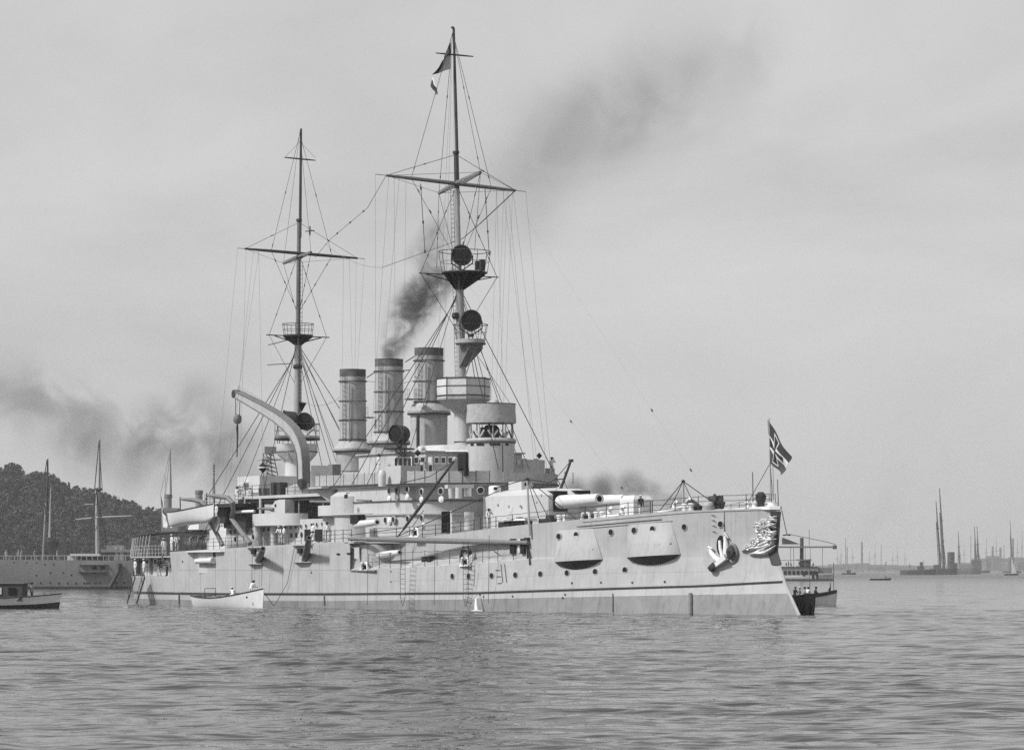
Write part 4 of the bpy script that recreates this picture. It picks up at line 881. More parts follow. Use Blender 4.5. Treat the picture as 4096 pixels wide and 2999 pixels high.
part(MB().prism(outline_rounded(63, 86, 3.0, 0, 2.5), 8.0, zD), 'casing_house', GREY)
bd = part(MB().prism(outline_rounded(62.8, 88.2, 7.4, 0, 5.0), zD - .12, zD + .16), 'boat_deck', SUP)
MB().prism(outline_rounded(62.9, 88.0, 7.2, 0, 4.9), zD - .45, zD - .12).build('deck_beams', DARK, bd)
for k, u in enumerate((66, 71, 76, 81)): MB().tube([(u, 6.9, 8.0), (u, 6.9, zD - .1)], .07, 6).build('deck_pillar', LGREY, bd)
rl = outline_rounded(63.2, 88.0, 7.25, 0, 4.9)[2:]
railing([(x, y, zD + .16) for x, y in [(63.5, 7.25), (83, 7.25)] + [q for q in rl if q[0] > 83.2][:12]], 1.05, 3, 1.5, .035, .02)
# gun tubs on columns with shielded light guns
def tub(u0, u1, v0, vout, z0, z1, name='gun_tub'):
    o = [(u0, v0)] + [((u0 + u1) / 2 - (u1 - u0) / 2 * math.cos(a), v0 + (vout - v0) * math.sin(a) ** .7) for a in np.linspace(.02, math.pi - .02, 22)] + [(u1, v0)]
    t = part(MB().wall(o, z0, z1, -.10), name, TUR); MB().prism(o, z0 - .06, z0 + .08).build('tub_floor', LGREY, t); return t
ua, ub = at(1185, 2075, 7.6).x, at(1000, 2075, 8.2).x
ta = tub(ua, ub, 6.4, 9.0, at(1090, 2101, 8.6).z, at(1090, 2053, 8.6).z)
for px in (1034, 1093): p = at(px, 2110, 8.1); MB().tube([(p.x, 8.1, 5.4), (p.x, 8.1, at(1090, 2101, 8.6).z)], .30, 14).build('tub_column', TUR, ta)
uc, ud = at(1385, 2040, 7.8).x, at(1274, 2040, 8.2).x
tb = tub(uc, ud, 6.4, 9.0, at(1320, 2062, 8.6).z, at(1320, 2021, 8.6).z)
p = at(1340, 2100, 7.4); MB().tube([(p.x, 7.4, 5.6), (p.x, 7.4, at(1320, 2062, 8.6).z)], 1.15, 20).build('tub_column', SUP, tb)
def shield_gun(px0, px1, pyt, pyb, v, muz, parent):
    a, c = at(px1, pyb, v), at(px0, pyb, v); zt = at(px0, pyt, v).z; um = (a.x + c.x) / 2; L_ = (c.x - a.x) * .8
    sec = lambda y: [(a.x, y, c.z), (c.x + .1, y, c.z), (c.x + .1, y, c.z + (zt - c.z) * .45), (c.x - .35 * L_, y, zt - .12), (c.x - .7 * L_, y, zt), (a.x, y, zt)]
    o = part(MB().loft([sec(v - 1.0), sec(v - .1), sec(v)]), 'gun_shield', TUR, ang=25)
    b0 = at(px0 + 6, (pyb + pyt) / 2 + 6, v + .05); t = at(*muz, v); put_gun('gun_barrel', gun_mesh((t - b0).length, .15, .085, 3), b0, t, [GREY, BLACK], o)
    MB().lathe(at(px0 + 18, pyt + 22, v + .02), [(.16, 0), (.14, .05), (0, .05)], 10, axis=(0, 1, 0), caps=False).build('sight_hole', BLACK, o)
shield_gun(1084, 1140, 1999, 2060, 8.0, (1032, 2033), ship); shield_gun(1322, 1384, 1972, 2030, 8.0, (1241, 2005), ship)
# things on the boat deck: skylights, lockers, lattice signal post
part(MB().box(at(1085, 1950, 2.5) + Vector((0, 0, 0)), (5, 5, 2.2)), 'after_wheelhouse', TUR)
for px in (1040, 1058, 1072): p = at(px, 1968, 5.06); part(MB().box(p, (.5, .08, .8)), 'louvre', DARK)
part(MB().prism([(at(1140, 1, 1).x, -3), (at(1140, 1, 1).x, 5.6), (at(1048, 1, 3).x, 5.6), (at(1048, 1, 3).x, -3)], at(1095, 1934, 3).z, at(1095, 1928, 3).z), 'awning', CANV)
for px in (1104, 1128): p = at(px, 1960, 4.8); part(MB().box(p + Vector((0, 0, .1)), (.7, .8, 1.3)), 'stowed_gear', DARK)
p = at(1266, 1938, 2.5); part(MB().box(p, (2.6, 2.0, 2.6)), 'galley_house', GREY)
p = at(1338, 1920, 3.0); bx = part(MB().box(p, (.9, .9, 3.0)), 'galley_funnel', GREY)
part(MB().tube([at(1238, 1901, 3), at(1345, 1885, 1.5)], .10, 8), 'derrick_boom', WHITE)
part(MB().tube([at(1308, 1880, 1), at(1340, 1975, 2)], .09, 6), 'derrick_strut', DARK)
part(MB().tube([at(1345, 1875, 1.5), at(1345, 1972, 1.5)], .14, 8), 'king_post', DARK)
for py in (1874, 1885, 1897, 1909): part(MB().lathe(at(1306, py, 2), [(0, -.16), (.17, 0), (0, .16)], 8), 'signal_ball', DARK)
lat = MB(); 
for dx, dy in ((-.5, -.5), (.5, -.5), (.5, .5), (-.5, .5)): q = at(1082, 1940, -3); lat.tube([q + Vector((dx * 1.6, dy * 1.6, -.5)), at(1072, 1790, -3) + Vector((dx * .6, dy * .6, 0))], .05, 5)
for k in range(9):
    q = at(1082, 1940, -3).lerp(at(1072, 1790, -3), k / 9); s_ = 1.6 - k * .11
    for (a, c) in (((-.5, -.5), (.5, .5)), ((.5, -.5), (-.5, .5)), ((-.5, .5), (.5, .5)), ((-.5, -.5), (-.5, .5))): lat.tube([q + Vector((a[0] * s_, a[1] * s_, 0)), q + Vector((c[0] * s_, c[1] * s_, .4))], .035, 4)
lt = part(lat, 'lattice_signal_tower', GREY); MB().box(at(1073, 1838, -3), (1.6, 2.2, .12)).box(at(1074, 1800, -3), (1.0, 1.4, .7)).build('signal_stage', LGREY, lt)
# boat crane
CRV = 4.6
path = [(1214,1962,1.15),(1214,1900,1.15),(1213,1850,1.15),(1208,1805,1.15),(1196,1765,1.12),(1176,1728,1.08),(1146,1696,1.02),(1105,1664,.95),(1050,1631,.85),(990,1598,.74),(952,1578,.62)]
secs = []
pc = [at(x, y, CRV) for x, y, w in path]
for i, (x, y, w) in enumerate(path):
    t = (pc[min(i+1, len(pc)-1)] - pc[max(i-1, 0)]).normalized(); n_ = Vector((t.z, 0, -t.x)); q = pc[i]
    secs.append([q + n_ * w * .5 + Vector((0, .3, 0)), q - n_ * w * .5 + Vector((0, .3, 0)), q - n_ * w * .5 - Vector((0, .3, 0)), q + n_ * w * .5 - Vector((0, .3, 0))])
crane = part(MB().loft(secs), 'boat_crane', mat('crane_paint', .40, .5, .1, 1.5, streak=.2), ang=30)
fl = MB()
for sg in (.5, -.5):
    ff = []
    for i, (x, y, w) in enumerate(path):
        t = (pc[min(i+1, len(pc)-1)] - pc[max(i-1, 0)]).normalized(); n_ = Vector((t.z, 0, -t.x)); q = pc[i] + n_ * w * sg
        ff.append([q + n_ * .05 + Vector((0, .42, 0)), q - n_ * .05 + Vector((0, .42, 0)), q - n_ * .05 - Vector((0, .42, 0)), q + n_ * .05 - Vector((0, .42, 0))])
    fl.loft(ff)
fl.build('crane_flange', GREY, crane)
MB().lathe(at(946, 1576, CRV), [(.42, -.36), (.42, .36)], 18, axis=(0, 1, 0)).build('crane_sheave', DARK, crane)
MB().lathe((pc[0].x, CRV, zD), [(1.7, 0), (1.7, .9), (1.5, 1.0), (1.0, 1.1), (1.0, 1.3)], 28).build('crane_pedestal', LGREY, crane)
MB().lathe(at(1218, 1935, CRV + .6), [(.5, 0), (.5, .5)], 14, axis=(0, 1, 0)).build('crane_motor', DARK, crane)
line(crane, at(942, 1585, CRV), at(943, 1665, CRV), .03, name='fall'); line(crane, at(960, 1590, CRV), at(958, 1665, CRV), .03, name='fall')
MB().lathe(at(950, 1676, CRV), [(.25, -.45), (.42, -.2), (.42, .2), (.25, .45)], 12).build('hook_block', GREY, crane)
MB().tube([at(950, 1690, CRV), at(949, 1710, CRV), at(950, 1740, CRV), at(948, 1828, CRV)], [.05, .14, .10, .06], 6).build('chain_sling', DARK, crane)
line(crane, at(955, 1543, CRV), at(1135, 1655, CRV), .014, m=ROPEL, name='topping_wire'); line(crane, at(952, 1550, CRV), at(1130, 1662, CRV), .014, m=ROPEL, name='topping_wire'); line(crane, at(955, 1543, CRV), at(946, 1572, CRV), .016, name='topping_wire')
# midship searchlight on its platform
p = at(1598, 1735, 6.2); searchlight(p, (-.35, .92, .05), .78, ship, drop=1.3)
pf = part(MB().lathe(at(1597, 1795, 6.0), [(0, -.08), (1.35, -.06), (1.4, .05), (0, .1)], 24, caps=False), 'searchlight_platform', DARK)
for dx in (-.9, 0, .9): MB().tube([at(1597, 1795, 6.0) + Vector((dx, 0, 0)), at(1625, 1840, 5.4)], .05, 5).build('platform_strut', DARK, pf)
# lashed spar leaning against the bridge
db = part(MB().tube([at(1614, 2116, 9.4), at(1700, 2000, 9.2), at(1820, 1838, 9.0)], [.12, .15, .09], 8), 'coaling_derrick', SPAR)
MB().lathe(at(1820, 1838, 9.0), [(.2, -.1), (.22, .1), (.1, .25)], 10).build('derrick_head', LGREY, db)
line(db, at(1590, 2146, 10.2), at(1620, 2110, 9.8), .05, name='guy'); line(db, at(1595, 2142, 10.2), at(1995, 1962, 5), .03, name='guy'); line(db, at(1600, 1932, 8.8), at(1720, 1905, 8.8), .03, name='guy'); line(db, at(1720, 1905, 8.8), at(1815, 1845, 9.0), .024, name='guy'); line(db, at(1398, 2140, 11.2), at(1605, 2112, 9.9), .026, name='guy'); line(db, at(1650, 2105, 9.6), at(1695, 2040, 9.5), .03, name='guy')
# forecastle fittings --------------------------------------------------
def fpost(top, foot, v, stays, name='stayed_post', m=LGREY):
    a, c = at(*top, v), at(*foot, v); o = part(MB().tube([c, a], [.11, .08], 8), name, m); MB().lathe(a, [(.14, -.1), (.16, .05), (0, .15)], 8).build('post_head', DARK, o)
    for px, py, vv in stays: line(o, a, at(px, py, vv), .03)
    return o
fpost((2109, 1915), (2118, 2140), 8.0, [(2163, 2098, 6.6), (2190, 2062, 4), (2312, 2082, 5.5), (1980, 1952, 8.4), (2235, 1938, -1)])
fpost((2733, 1924), (2733, 2040), 1.8, [(2630, 2052, 3.2), (2676, 2042, 1), (2778, 2022, 1.5), (2850, 2008, .5)])
fd = part(MB().tube([at(2240, 1962, -3.5), at(2284, 1842, -3.5)], [.13, .10], 8), 'fore_derrick', SPAR); MB().box(at(2284, 1842, -3.5), (.5, .2, .25)).build('derrick_head', DARK, fd)
line(fd, at(2284, 1842, -3.5), at(2220, 1917, -3), .03, name='guy'); line(fd, at(2218, 1917, -3), at(2254, 1915, -3.5), .04, name='guy'); line(fd, at(2220, 1917, -3), at(2184, 1936, 0), .03, name='guy'); line(fd, at(2255, 1925, -3.5), at(2280, 1970, -4), .02, name='guy')
def deck_edge(u0, u1, n, side_=1, dv=.12): return [(u, side_ * max(hb(u, zdeck(u)) - inset(u) - dv, .1), zdeck(u)) for u in np.linspace(u0, u1, n)]
railing(deck_edge(3.4, 14, 10), 1.15, 3, 2.2, .042, .022); railing(deck_edge(14.2, 34.5, 14), 1.15, 3, 2.2, .042, .022); railing(deck_edge(4, 30, 14, -1), 1.15, 3, 2.2, .028, .014)
railing(deck_edge(35.5, 50, 10), 1.1, 3, 2.0, .042, .022); railing([(u, hb(u, zdeck(u)) - .12, zdeck(u)) for u in np.linspace(52.6, 60.5, 6)], 1.1, 3, 1.5, .042, .022)
railing([(u, hb(u, zdeck(u)) - .12, zdeck(u)) for u in np.linspace(62.5, 70, 6)], 1.1, 3, 1.3, .03, .016); railing([(u, hb(u, zdeck(u)) - .12, zdeck(u)) for u in np.linspace(74.5, 89.5, 9)], 1.1, 3, 1.4, .03, .016)
# rails on the ledge of the recess
railing([(u, hb(u, zledge(u)) - .12, zledge(u) + .05) for u in np.linspace(28.8, 34.5, 5)], 1.2, 2, 1.9, .03, .018, .10); railing([(u, hb(u, zledge(u)) - .1, zledge(u) + .04) for u in np.linspace(35.2, 49.5, 9)], 1.35, 2, 1.9, .03, .018, .08)
line(ship, at(1970, 2198, 8.6), at(2018, 2232, 8.2), .02); 
def bollard(p, parent=None, m=WHITE, s=1.0):
    p = Vector(p); o = part(MB().box(p + Vector((0, 0, .05 * s)), (1.5 * s, .6 * s, .12 * s)), 'bollard', m, parent)
    for d in (-.45, .45): MB().lathe(p + Vector((d * s, 0, .1 * s)), [(.19 * s, 0), (.17 * s, .45 * s), (.25 * s, .55 * s), (.22 * s, .65 * s), (0, .68 * s)], 12).build('bollard_head', m, o)
for u, v in ((11.5, 2.6), (20.5, 5.2), (24.5, 6.3), (29.5, 6.9), (8.2, -1.2)): bollard((u, v, zdeck(u)))
def fairlead(px, py, v): 
    p = at(px, py, v); o = part(MB().prism([(p.x - .8, p.y - .15), (p.x + .8, p.y - .15), (p.x + .8, p.y + .15), (p.x - .8, p.y + .15)], p.z - .1, p.z + .05), 'fairlead', WHITE)
    MB().tube([p + Vector((-.65, 0, 0)), p + Vector((-.5, 0, .6)), p + Vector((-.2, 0, .62))], .11, 8).tube([p + Vector((.65, 0, 0)), p + Vector((.5, 0, .6)), p + Vector((.2, 0, .62))], .11, 8).build('fairlead_horn', WHITE, o)
    MB().lathe(p, [(.2, 0), (.14, .25), (.2, .45)], 10).build('fairlead_roller', BLACK, o)
fairlead(2343, 2082, 6.1); fairlead(1660, 2143, 9.4); fairlead(1458, 2279, 11.0); fairlead(1860, 2260, 9.7)
def capstan(p, m=DARK, s=1.0):
    p = Vector(p); o = part(MB().lathe(p, [(.75 * s, 0), (.7 * s, .15 * s), (.42 * s, .4 * s), (.42 * s, .8 * s), (.66 * s, 1.0 * s), (.68 * s, 1.2 * s), (.3 * s, 1.3 * s), (0, 1.32 * s)], 20), 'capstan', m)
    for k in range(8): a = R(45 * k); MB().bar(p + Vector((.4 * s * math.cos(a), .4 * s * math.sin(a), .3 * s)), p + Vector((.58 * s * math.cos(a), .58 * s * math.sin(a), .95 * s)), .08 * s, .1 * s).build('whelp', m, o)
capstan((9.6, .8, zdeck(9.6)), DARK, .62); capstan((13.5, .3, zdeck(13.5)), DARK, .6); capstan((27, 2.0, zdeck(27)), GREY, .9)
for px, py, v in ((2440, 2058, 3.5), (2490, 2052, 3.0), (2700, 2034, 1.2), (2755, 2020, .2)): part(MB().tube([at(px, py, v) + Vector((0, 0, -.15)), at(px, py, v) + Vector((.1, 0, .3)), at(px, py, v) + Vector((-.3, .1, .55)), at(px, py, v) + Vector((-.6, .15, .45))], [.2, .18, .15, .1], 8), 'chain_stopper', WHITE)
part(MB().tube([at(2415, 2068, 5.2), at(2480, 2062, 4.6)], .22, 8), 'rolled_awning', WHITE); part(MB().tube([at(2632, 2052, 3.4), at(2730, 2030, 1.5)], .16, 8), 'spare_spar', WHITE)
part(MB().tube([at(2750, 2014, .6), at(2770, 2006, .4), at(2800, 2030, .4)], .2, 8), 'chain_cable', DARK)
for px, py, v, w in ((2080, 2108, 6.8, 2.4), (2200, 2085, 5.2, 2.0), (2035, 2112, 7.0, 1.8)): q = at(px, py, v); part(MB().box((q.x, q.y, zdeck(q.x) + .35), (w, 1.0, .7)).lathe((q.x, q.y, zdeck(q.x) + .7), [(.4, 0), (.35, .25), (0, .3)], 12), 'cable_reel', DARK)
part(MB().box(at(2075, 2078, 7.2), (4.0, 1.2, .18)).tube([at(2060, 2078, 7.2), at(2060, 2105, 7.2)], .05, 5).tube([at(2100, 2076, 7.2), at(2100, 2100, 7.2)], .05, 5), 'deck_table', WHITE)
part(MB().lathe(at(2835, 2028, 1.6), [(.45, -.3), (.5, 0), (.36, .35), (.12, .5)], 14), 'cable_bell', LGREY)
cd = part(MB().tube([at(2850, 2030, 1.0), at(2862, 1990, 1.0), at(2880, 1985, .8)], .12, 8).lathe(at(2868, 2000, .9), [(0, -.5), (.45, -.4), (.3, 0), (.5, .3), (0, .5)], 9, axis=(.3, 1, .2)).lathe(at(2848, 1996, .9), [(0, -.6), (.3, -.4), (.22, .2), (0, .5)], 8, axis=(1, .4, .3)).tube([at(2872, 2032, .9), at(2868, 1995, .9)], .28, 8), 'anchor_winch', DARK)
q = at(3043, 1985, -.2); part(MB().lathe(q, [(.3, -1.0), (.3, -.5), (.42, -.2), (.42, .1), (.2, .35)], 12), 'bow_capstan', DARK)
q = at(3090, 2005, .0); part(MB().lathe((q.x, 0, zdeck(3)), [(.5, 0), (.4, .3), (.42, .5)], 14), 'jackstaff_step', WHITE)
js = part(MB().tube([at(3084, 2012, 0), at(3076, 1672, 0)], [.075, .05], 8), 'jackstaff', LGREY)
line(js, at(3083, 1848, 0), at(2985, 2022, 1.0), .022); line(js, at(3080, 1850, 0), at(3093, 1995, 0), .02); line(js, at(3091, 1850, 0), at(3096, 1995, 0), .016)
part(MB().tube([at(3012, 2010, .6), at(3010, 1888, .6)], .05, 6), 'signal_pole', GREY); part(MB().tube([at(3114, 2030, 0), at(3110, 1918, 0)], .035, 6), 'signal_pole', DARK)
mb = MB().prism([(3.2, .6), (2.6, 0), (3.2, -.6), (9, -1.6), (9, 1.6)], [8.15] * 5, [8.42, 8.42, 8.42, 8.25, 8.25]); part(mb, 'stem_platform', WHITE)
# hull side eyes and small ladders of the forecastle
for px, py in ((2850, 2060), (2850, 2080), (2852, 2102), (2853, 2125)): p = side(px, py, .05); MB().tube([p + Vector((.3, 0, 0)), p - Vector((.3, 0, 0))], .03, 5).build('hand_rung', GREY, hull)
# lines hanging down the side (boom pendants)
for px, py0, py1 in ((1472, 2162, 2418), (1740, 2160, 2420), (1957, 2140, 2415), (1050, 2170, 2345), (1010, 2185, 2345), (1900, 2275, 2345)):
    v = 11.9 if px < 1800 else 9.7; a, c = at(px, py0, v), at(px - 3, py1, v); line(boom if px > 1100 else hull, a, c, .018, name='pendant')

# ---- stern: gallery, awning frame, after turret
gz = 4.86
sg = []
for k in range(26): u = 90.75 + (113.5 - 90.75) * k / 25; sg.append((u, hb(u, 4) - 1.5))
gal = part(MB().wall(sg, QD, gz - .1, .15), 'stern_gallery', TUR)
for px, w, h, m in ((551, 1.2, 1.7, BLACK), (604, 1.1, 1.6, GREY), (566, .35, .35, DARK), (578, .35, .35, DARK), (588, .35, .35, DARK), (620, .35, .4, DARK), (637, .5, .5, DARK)):
    v = 8.4
    for i in range(30): q = at(px, 2262 if h > 1 else 2246, v); v = .6 * v + .4 * (hb(q.x, 4) - 1.42)
    MB().box(q, (w, .16, h), rz=math.atan2((hb(q.x + .5, 4) - hb(q.x - .5, 4)), 1)).build('gallery_door' if h > 1 else 'gallery_window', m, gal)
sdk = []
for k in range(26): u = 90.7 + (118.5 - 90.7) * k / 25; sdk.append((u, hb(u, 4.8) - .1))
sdeck = part(MB().prism(sdk + [(u, -v) for u, v in sdk[::-1]], gz - .12, gz), 'stern_deck', LGREY)
railing([(u, v - .1, gz) for u, v in sdk[3:20]], 1.1, 3, 1.2, .035, .02, m=LGREY, wm=LGREY)
railing([(u, hb(u, QD) - .15, QD) for u in np.linspace(100, 112, 8)], 1.0, 2, 1.3, .03, .016)
zaw = lambda u: 7.0 + .25 * (108 - u) / 14
aw = part(MB(). tube([(101, 0, 7.7), (113, 0, 7.5)], .10, 6), 'awning_frame', GREY)
for k in range(9):
    u = 100.4 + k * 1.5; v = hb(u, 5) - .3
    MB().tube([(u + .5, v, gz), (u, v - .1, zaw(u))], [.075, .06], 6).build('awning_post', LGREY, aw); MB().tube([(u, v, zaw(u)), (u, 0, zaw(u) + .6), (u, -v, zaw(u))], .05, 5).build('awning_rafter', DARK, aw)
for t_ in (1.0, .7, .35, -.3, -.7): MB().tube([(u, (hb(u, 5) - .3) * t_, zaw(u) + .6 * (1 - abs(t_)) + .05) for u in np.linspace(100.4, 112.4, 10)], .06, 5).build('awning_batten', DARK, aw)
for k in range(4):
    u0, u1 = 100.6 + k * 2.2, 102.7 + k * 2.2
    MB().loft([[(u, (hb(u, 5) - .4) * t_, zaw(u) + .6 * (1 - abs(t_)) - .12 * math.sin(abs(t_) * 9 + u) ** 2 + .08) for t_ in np.linspace(-.9, .92, 15)] for u in np.linspace(u0, u1, 4)], closed=False, cap=False).build('awning_canvas', CANVG, aw)
part(MB().wall([(u, -1.5) for u in np.linspace(100.8, 112, 12)], gz, 7.2, .05), 'awning_shade_sheet', BGDARK)  # added dark sheet, stands in for the shade under the awning
# after turret, guns trained astern
atz1, atz2 = at(835, 2121, 3.5).z, at(835, 2106, 2).z
def aft_out(k=1.0): return [(x if x < 95 else x, y * k) for x, y in ((100.3 - (1 - k) * 4, 2.3), (100.4 - (1 - k) * 4, -2.3), (98.8, -3.4), (95.5, -3.6), (91.8 + (1 - k) * 4, -3.4), (91.0 + (1 - k) * 4, 0), (91.8 + (1 - k) * 4, 3.4), (95.5, 3.6), (98.8, 3.4))]
at_ = part(MB().loft([[(x, y, gz + .3) for x, y in aft_out()], [(x, y, atz1) for x, y in aft_out()], [(x, y, atz2) for x, y in aft_out(.55)]]), 'after_turret', TUR, ang=20)
for v in (1.15, -1.15): put_gun('main_gun_barrel', gun_mesh(8.2, .62, .40, 5), (100.2, v, 6.5), (108.2, v, 6.55), [GUN, BLACK], at_)
MB().lathe((95.6, 0, gz - .2), [(4.3, 0), (4.3, .6)], 32).build('after_barbette', TUR, at_)
MB().box(at(826, 2119, 3.5) + Vector((0, .1, -.3)), (1.2, .2, .12)).build('vision_slit', DARK, at_)
part(MB().box(at(812, 2090, 3.5), (2.6, 2.2, 1.4)), 'turret_awning_roll', CANV)
# boat davits
def davit(pts, v0, v1, w):
    q = []; n_ = len(pts)
    for i, (x, y) in enumerate(pts): q.append(at(x, y, v1 + (v0 - v1) * i / (n_ - 1)))
    o = part(MB(), 'davit_dummy', GREY) if False else None
    mb = MB(); mb.tube(q, [w * .6] + [w] * (n_ - 2) + [w * 1.1], 8); return part(mb, 'boat_davit', mat('davit_paint', .17, .6, .15, 2))
davit([(728, 1996), (770, 1998), (806, 2006), (826, 2024), (836, 2060), (843, 2090), (868, 2135), (890, 2180)], 10.3, 11.8, .22)
davit([(832, 1980), (880, 1985), (912, 1990), (930, 2010), (934, 2045), (926, 2072), (960, 2120), (1000, 2174)], 10.2, 11.6, .24)
hp = part(MB().lathe(at(868, 2094, 10.9), [(.0, .12), (.85, .1), (.9, 0), (.85, -.1)], 18, axis=(.2, 1, 0), sx=1.0, sy=.85), 'boat_platform_shield', LGREY)
bpl = part(MB().box(at(925, 2022, 8.0), (6, 2.4, .35)), 'skid_beam', DARK); MB().box(at(905, 2055, 7.4), (4, 1.8, 1.8)).box(at(965, 2070, 7.2), (5, 1.4, 2.0)).build('stowed_boat_gear', DARK, bpl)
part(MB().tube([at(940, 2047, 8.4), at(1018, 2044, 8.0)], .14, 8), 'spare_boom', WHITE)
railing([at(940, 2022, 8.6), at(1010, 2020, 8.0)], 1.0, 3, 1.6, .03, .02); railing([at(820, 2020, 9.5), at(900, 2020, 9.0)], 1.0, 3, 1.0, .03, .02)
for px, v in ((980, 7.3), (1052, 5), (1005, 7.0), (1043, 7.3)): p = at(px, 2000, v); part(MB().tube([(p.x, p.y, 5.4), (p.x, p.y, zD)], .16, 10), 'deck_pillar', TUR)
part(MB().box(at(1015, 2020, 6.2), (1.0, .8, 2.4)), 'ammunition_hoist', WHITE)
# accommodation stairs to the upper deck and down to the water
def stairs(name, a, b_, w, nstep, label, cat, m=DARK, wdir=(1, .12, 0)):
    a, b_ = Vector(a), Vector(b_); root = empty(name, s2w(a), SHIP_ROT); tag(root, label, cat); d = b_ - a; hor = Vector((d.x, d.y, 0)).normalized(); sd_ = Vector(wdir).normalized() * w / 2; hor = Vector((-sd_.y, sd_.x, 0)).normalized()
    for s_ in (-1, 1):
        MB().bar(sd_ * s_, d + sd_ * s_, .07, .28).build('stringer', m, root); 
        MB().tube([sd_ * s_ + Vector((0, 0, .9)), d + sd_ * s_ + Vector((0, 0, .9))], .03, 5).build('handrail', m, root)
        for k in range(4): p = d * ((k + .5) / 4) + sd_ * s_; MB().tube([p, p + Vector((0, 0, .9))], .025, 5).build('baluster', m, root)
    st = MB().box((0, 0, 0), (.22, w * .95, .06)).mesh('tread', WOOD)
    for k in range(nstep): link('tread', st, root, d * ((k + .5) / nstep), (0, 0, math.atan2(hor.y, hor.x)))
    return root

# ================================================================== THINGS ON AND AROUND THE SHIP
stairs('gangway_ladder', at(528, 2410, 12.6), at(560, 2308, 10.2), 1.9, 16, 'long dark gangway ladder leading from the water up to the stern gallery', 'gangway')
stairs('deck_ladder', at(664, 2266, 10.3), at(692, 2206, 9.0), 1.7, 9, 'dark steep ladder between stern gallery and upper deck, above the boat', 'ladder')
# anchor hanging at the bow
def make_anchor():
    c = side(2900, 2215, .0); nn = hull_normal(c.x, c.z); a_ = ship_thing('anchor', c, math.atan2(-nn.x, nn.y)); tag(a_, 'white stockless anchor with two curved flukes hanging at the bow hawse', 'anchor')
    m_ = .0192; x_ = lambda px: -(px - 2900) * m_ / .60 * .62; z_ = lambda py: -(py - 2215) * m_
    P3 = lambda px, py, d=.25: Vector((x_(px), d, z_(py)))
    MB().loft([[P3(2855, 2262, .15), P3(2862, 2275, .15), P3(2862, 2275, .55), P3(2855, 2262, .55)], [P3(2918, 2215, .15), P3(2928, 2236, .15), P3(2928, 2236, .75), P3(2918, 2215, .75)]]).build('crown', WHITE, a_)
    MB().tube([P3(2888, 2245), P3(2862, 2232), P3(2844, 2212), P3(2833, 2190)], [.22, .24, .2, .09], 10).tube([P3(2828, 2205), P3(2833, 2188), P3(2850, 2192)], [.06, .16, .05], 8).build('fluke', WHITE, a_)
    MB().tube([P3(2918, 2225), P3(2914, 2200), P3(2912, 2175), P3(2908, 2138)], [.26, .26, .2, .08], 10).tube([P3(2902, 2155), P3(2908, 2132), P3(2924, 2150)], [.05, .17, .05], 8).build('fluke', WHITE, a_)
    MB().tube([P3(2896, 2230, .2), P3(2884, 2190, .2), P3(2880, 2160, .15)], [.16, .14, .12], 8).build('shank', WHITE, a_)
    MB().lathe(P3(2857, 2268, .45), [(0, -.2), (.36, -.2), (.4, 0), (.36, .2), (0, .2)], 14, axis=(1, .2, 1), caps=False).build('crown_end', DARK, a_)
    MB().lathe(P3(2940, 2213, .15), [(.62, -.1), (.64, .08), (.52, .14), (.35, .02)], 20, axis=(0, 1, 0), sx=.8, sy=1.3, caps=False).build('hawse_lip', GREY, a_)
    MB().lathe(P3(2882, 2180, -.02), [(.55, .02), (.5, .16), (0, .06)], 16, axis=(0, 1, 0), sx=.7, sy=1.5, caps=False).build('hawse_recess', BLACK, a_)
    MB().lathe(P3(2940, 2208, .25), [(.30, 0), (.34, .3), (.1, .36)], 12, axis=(0, 1, 0), sx=1.0, sy=1.2, caps=False).build('shackle', DARK, a_)
    MB().tube([P3(2900, 2042, .1), P3(2901, 2138, .1)], .03, 5).tube([P3(2918, 2270, .1), P3(2919, 2370, .08)], .03, 5).build('anchor_wire', ROPE, a_)
make_anchor()
# flags ---------------------------------------------------------------
def flag(name, corners, fn, wave, label, cat='flag', nx=26, ny=22, group=None, depth=None):
    """corners: hoist top, hoist bottom, fly top, fly bottom as ship points; fn(s,t)->slot"""
    A_, B_, C_, D_ = [Vector(c) for c in corners]; root = A_.copy(); mb = MB(); vs = []; nrm = (C_ - A_).cross(B_ - A_).normalized()
    for j in range(ny + 1):
        for i in range(nx + 1):
            s_, t_ = i / nx, j / ny; p = A_.lerp(C_, s_).lerp(B_.lerp(D_, s_), t_); p = p + nrm * wave * (s_ ** .6) * math.sin(s_ * 7 + t_ * 3.2) + nrm * wave * .5 * s_ * math.sin(t_ * 9 + 1); vs.append(p - root)
    mb.v = [tuple(v) for v in vs]
    for j in range(ny):
        for i in range(nx): mb.f.append((j*(nx+1)+i, j*(nx+1)+i+1, (j+1)*(nx+1)+i+1, (j+1)*(nx+1)+i)); mb.m.append(fn((i+.5)/nx, (j+.5)/ny))
    o = mb.build(name, [FLK, FLW, FLR, FLC], None, ang=80); o.location = s2w(root); o.rotation_euler = (0, 0, SHIP_ROT); tag(o, label, cat, group)
    md = o.modifiers.new('thick', 'SOLIDIFY'); md.thickness = .012; return o
FLK = mat('flag_black', .03, .9, .15, 5); FLW = mat('flag_white', .55, .9, .1, 5); FLR = mat('flag_red_in_grey', .05, .9, .15, 5); FLC = mat('flag_cross_black', .012, .9, .1, 5)
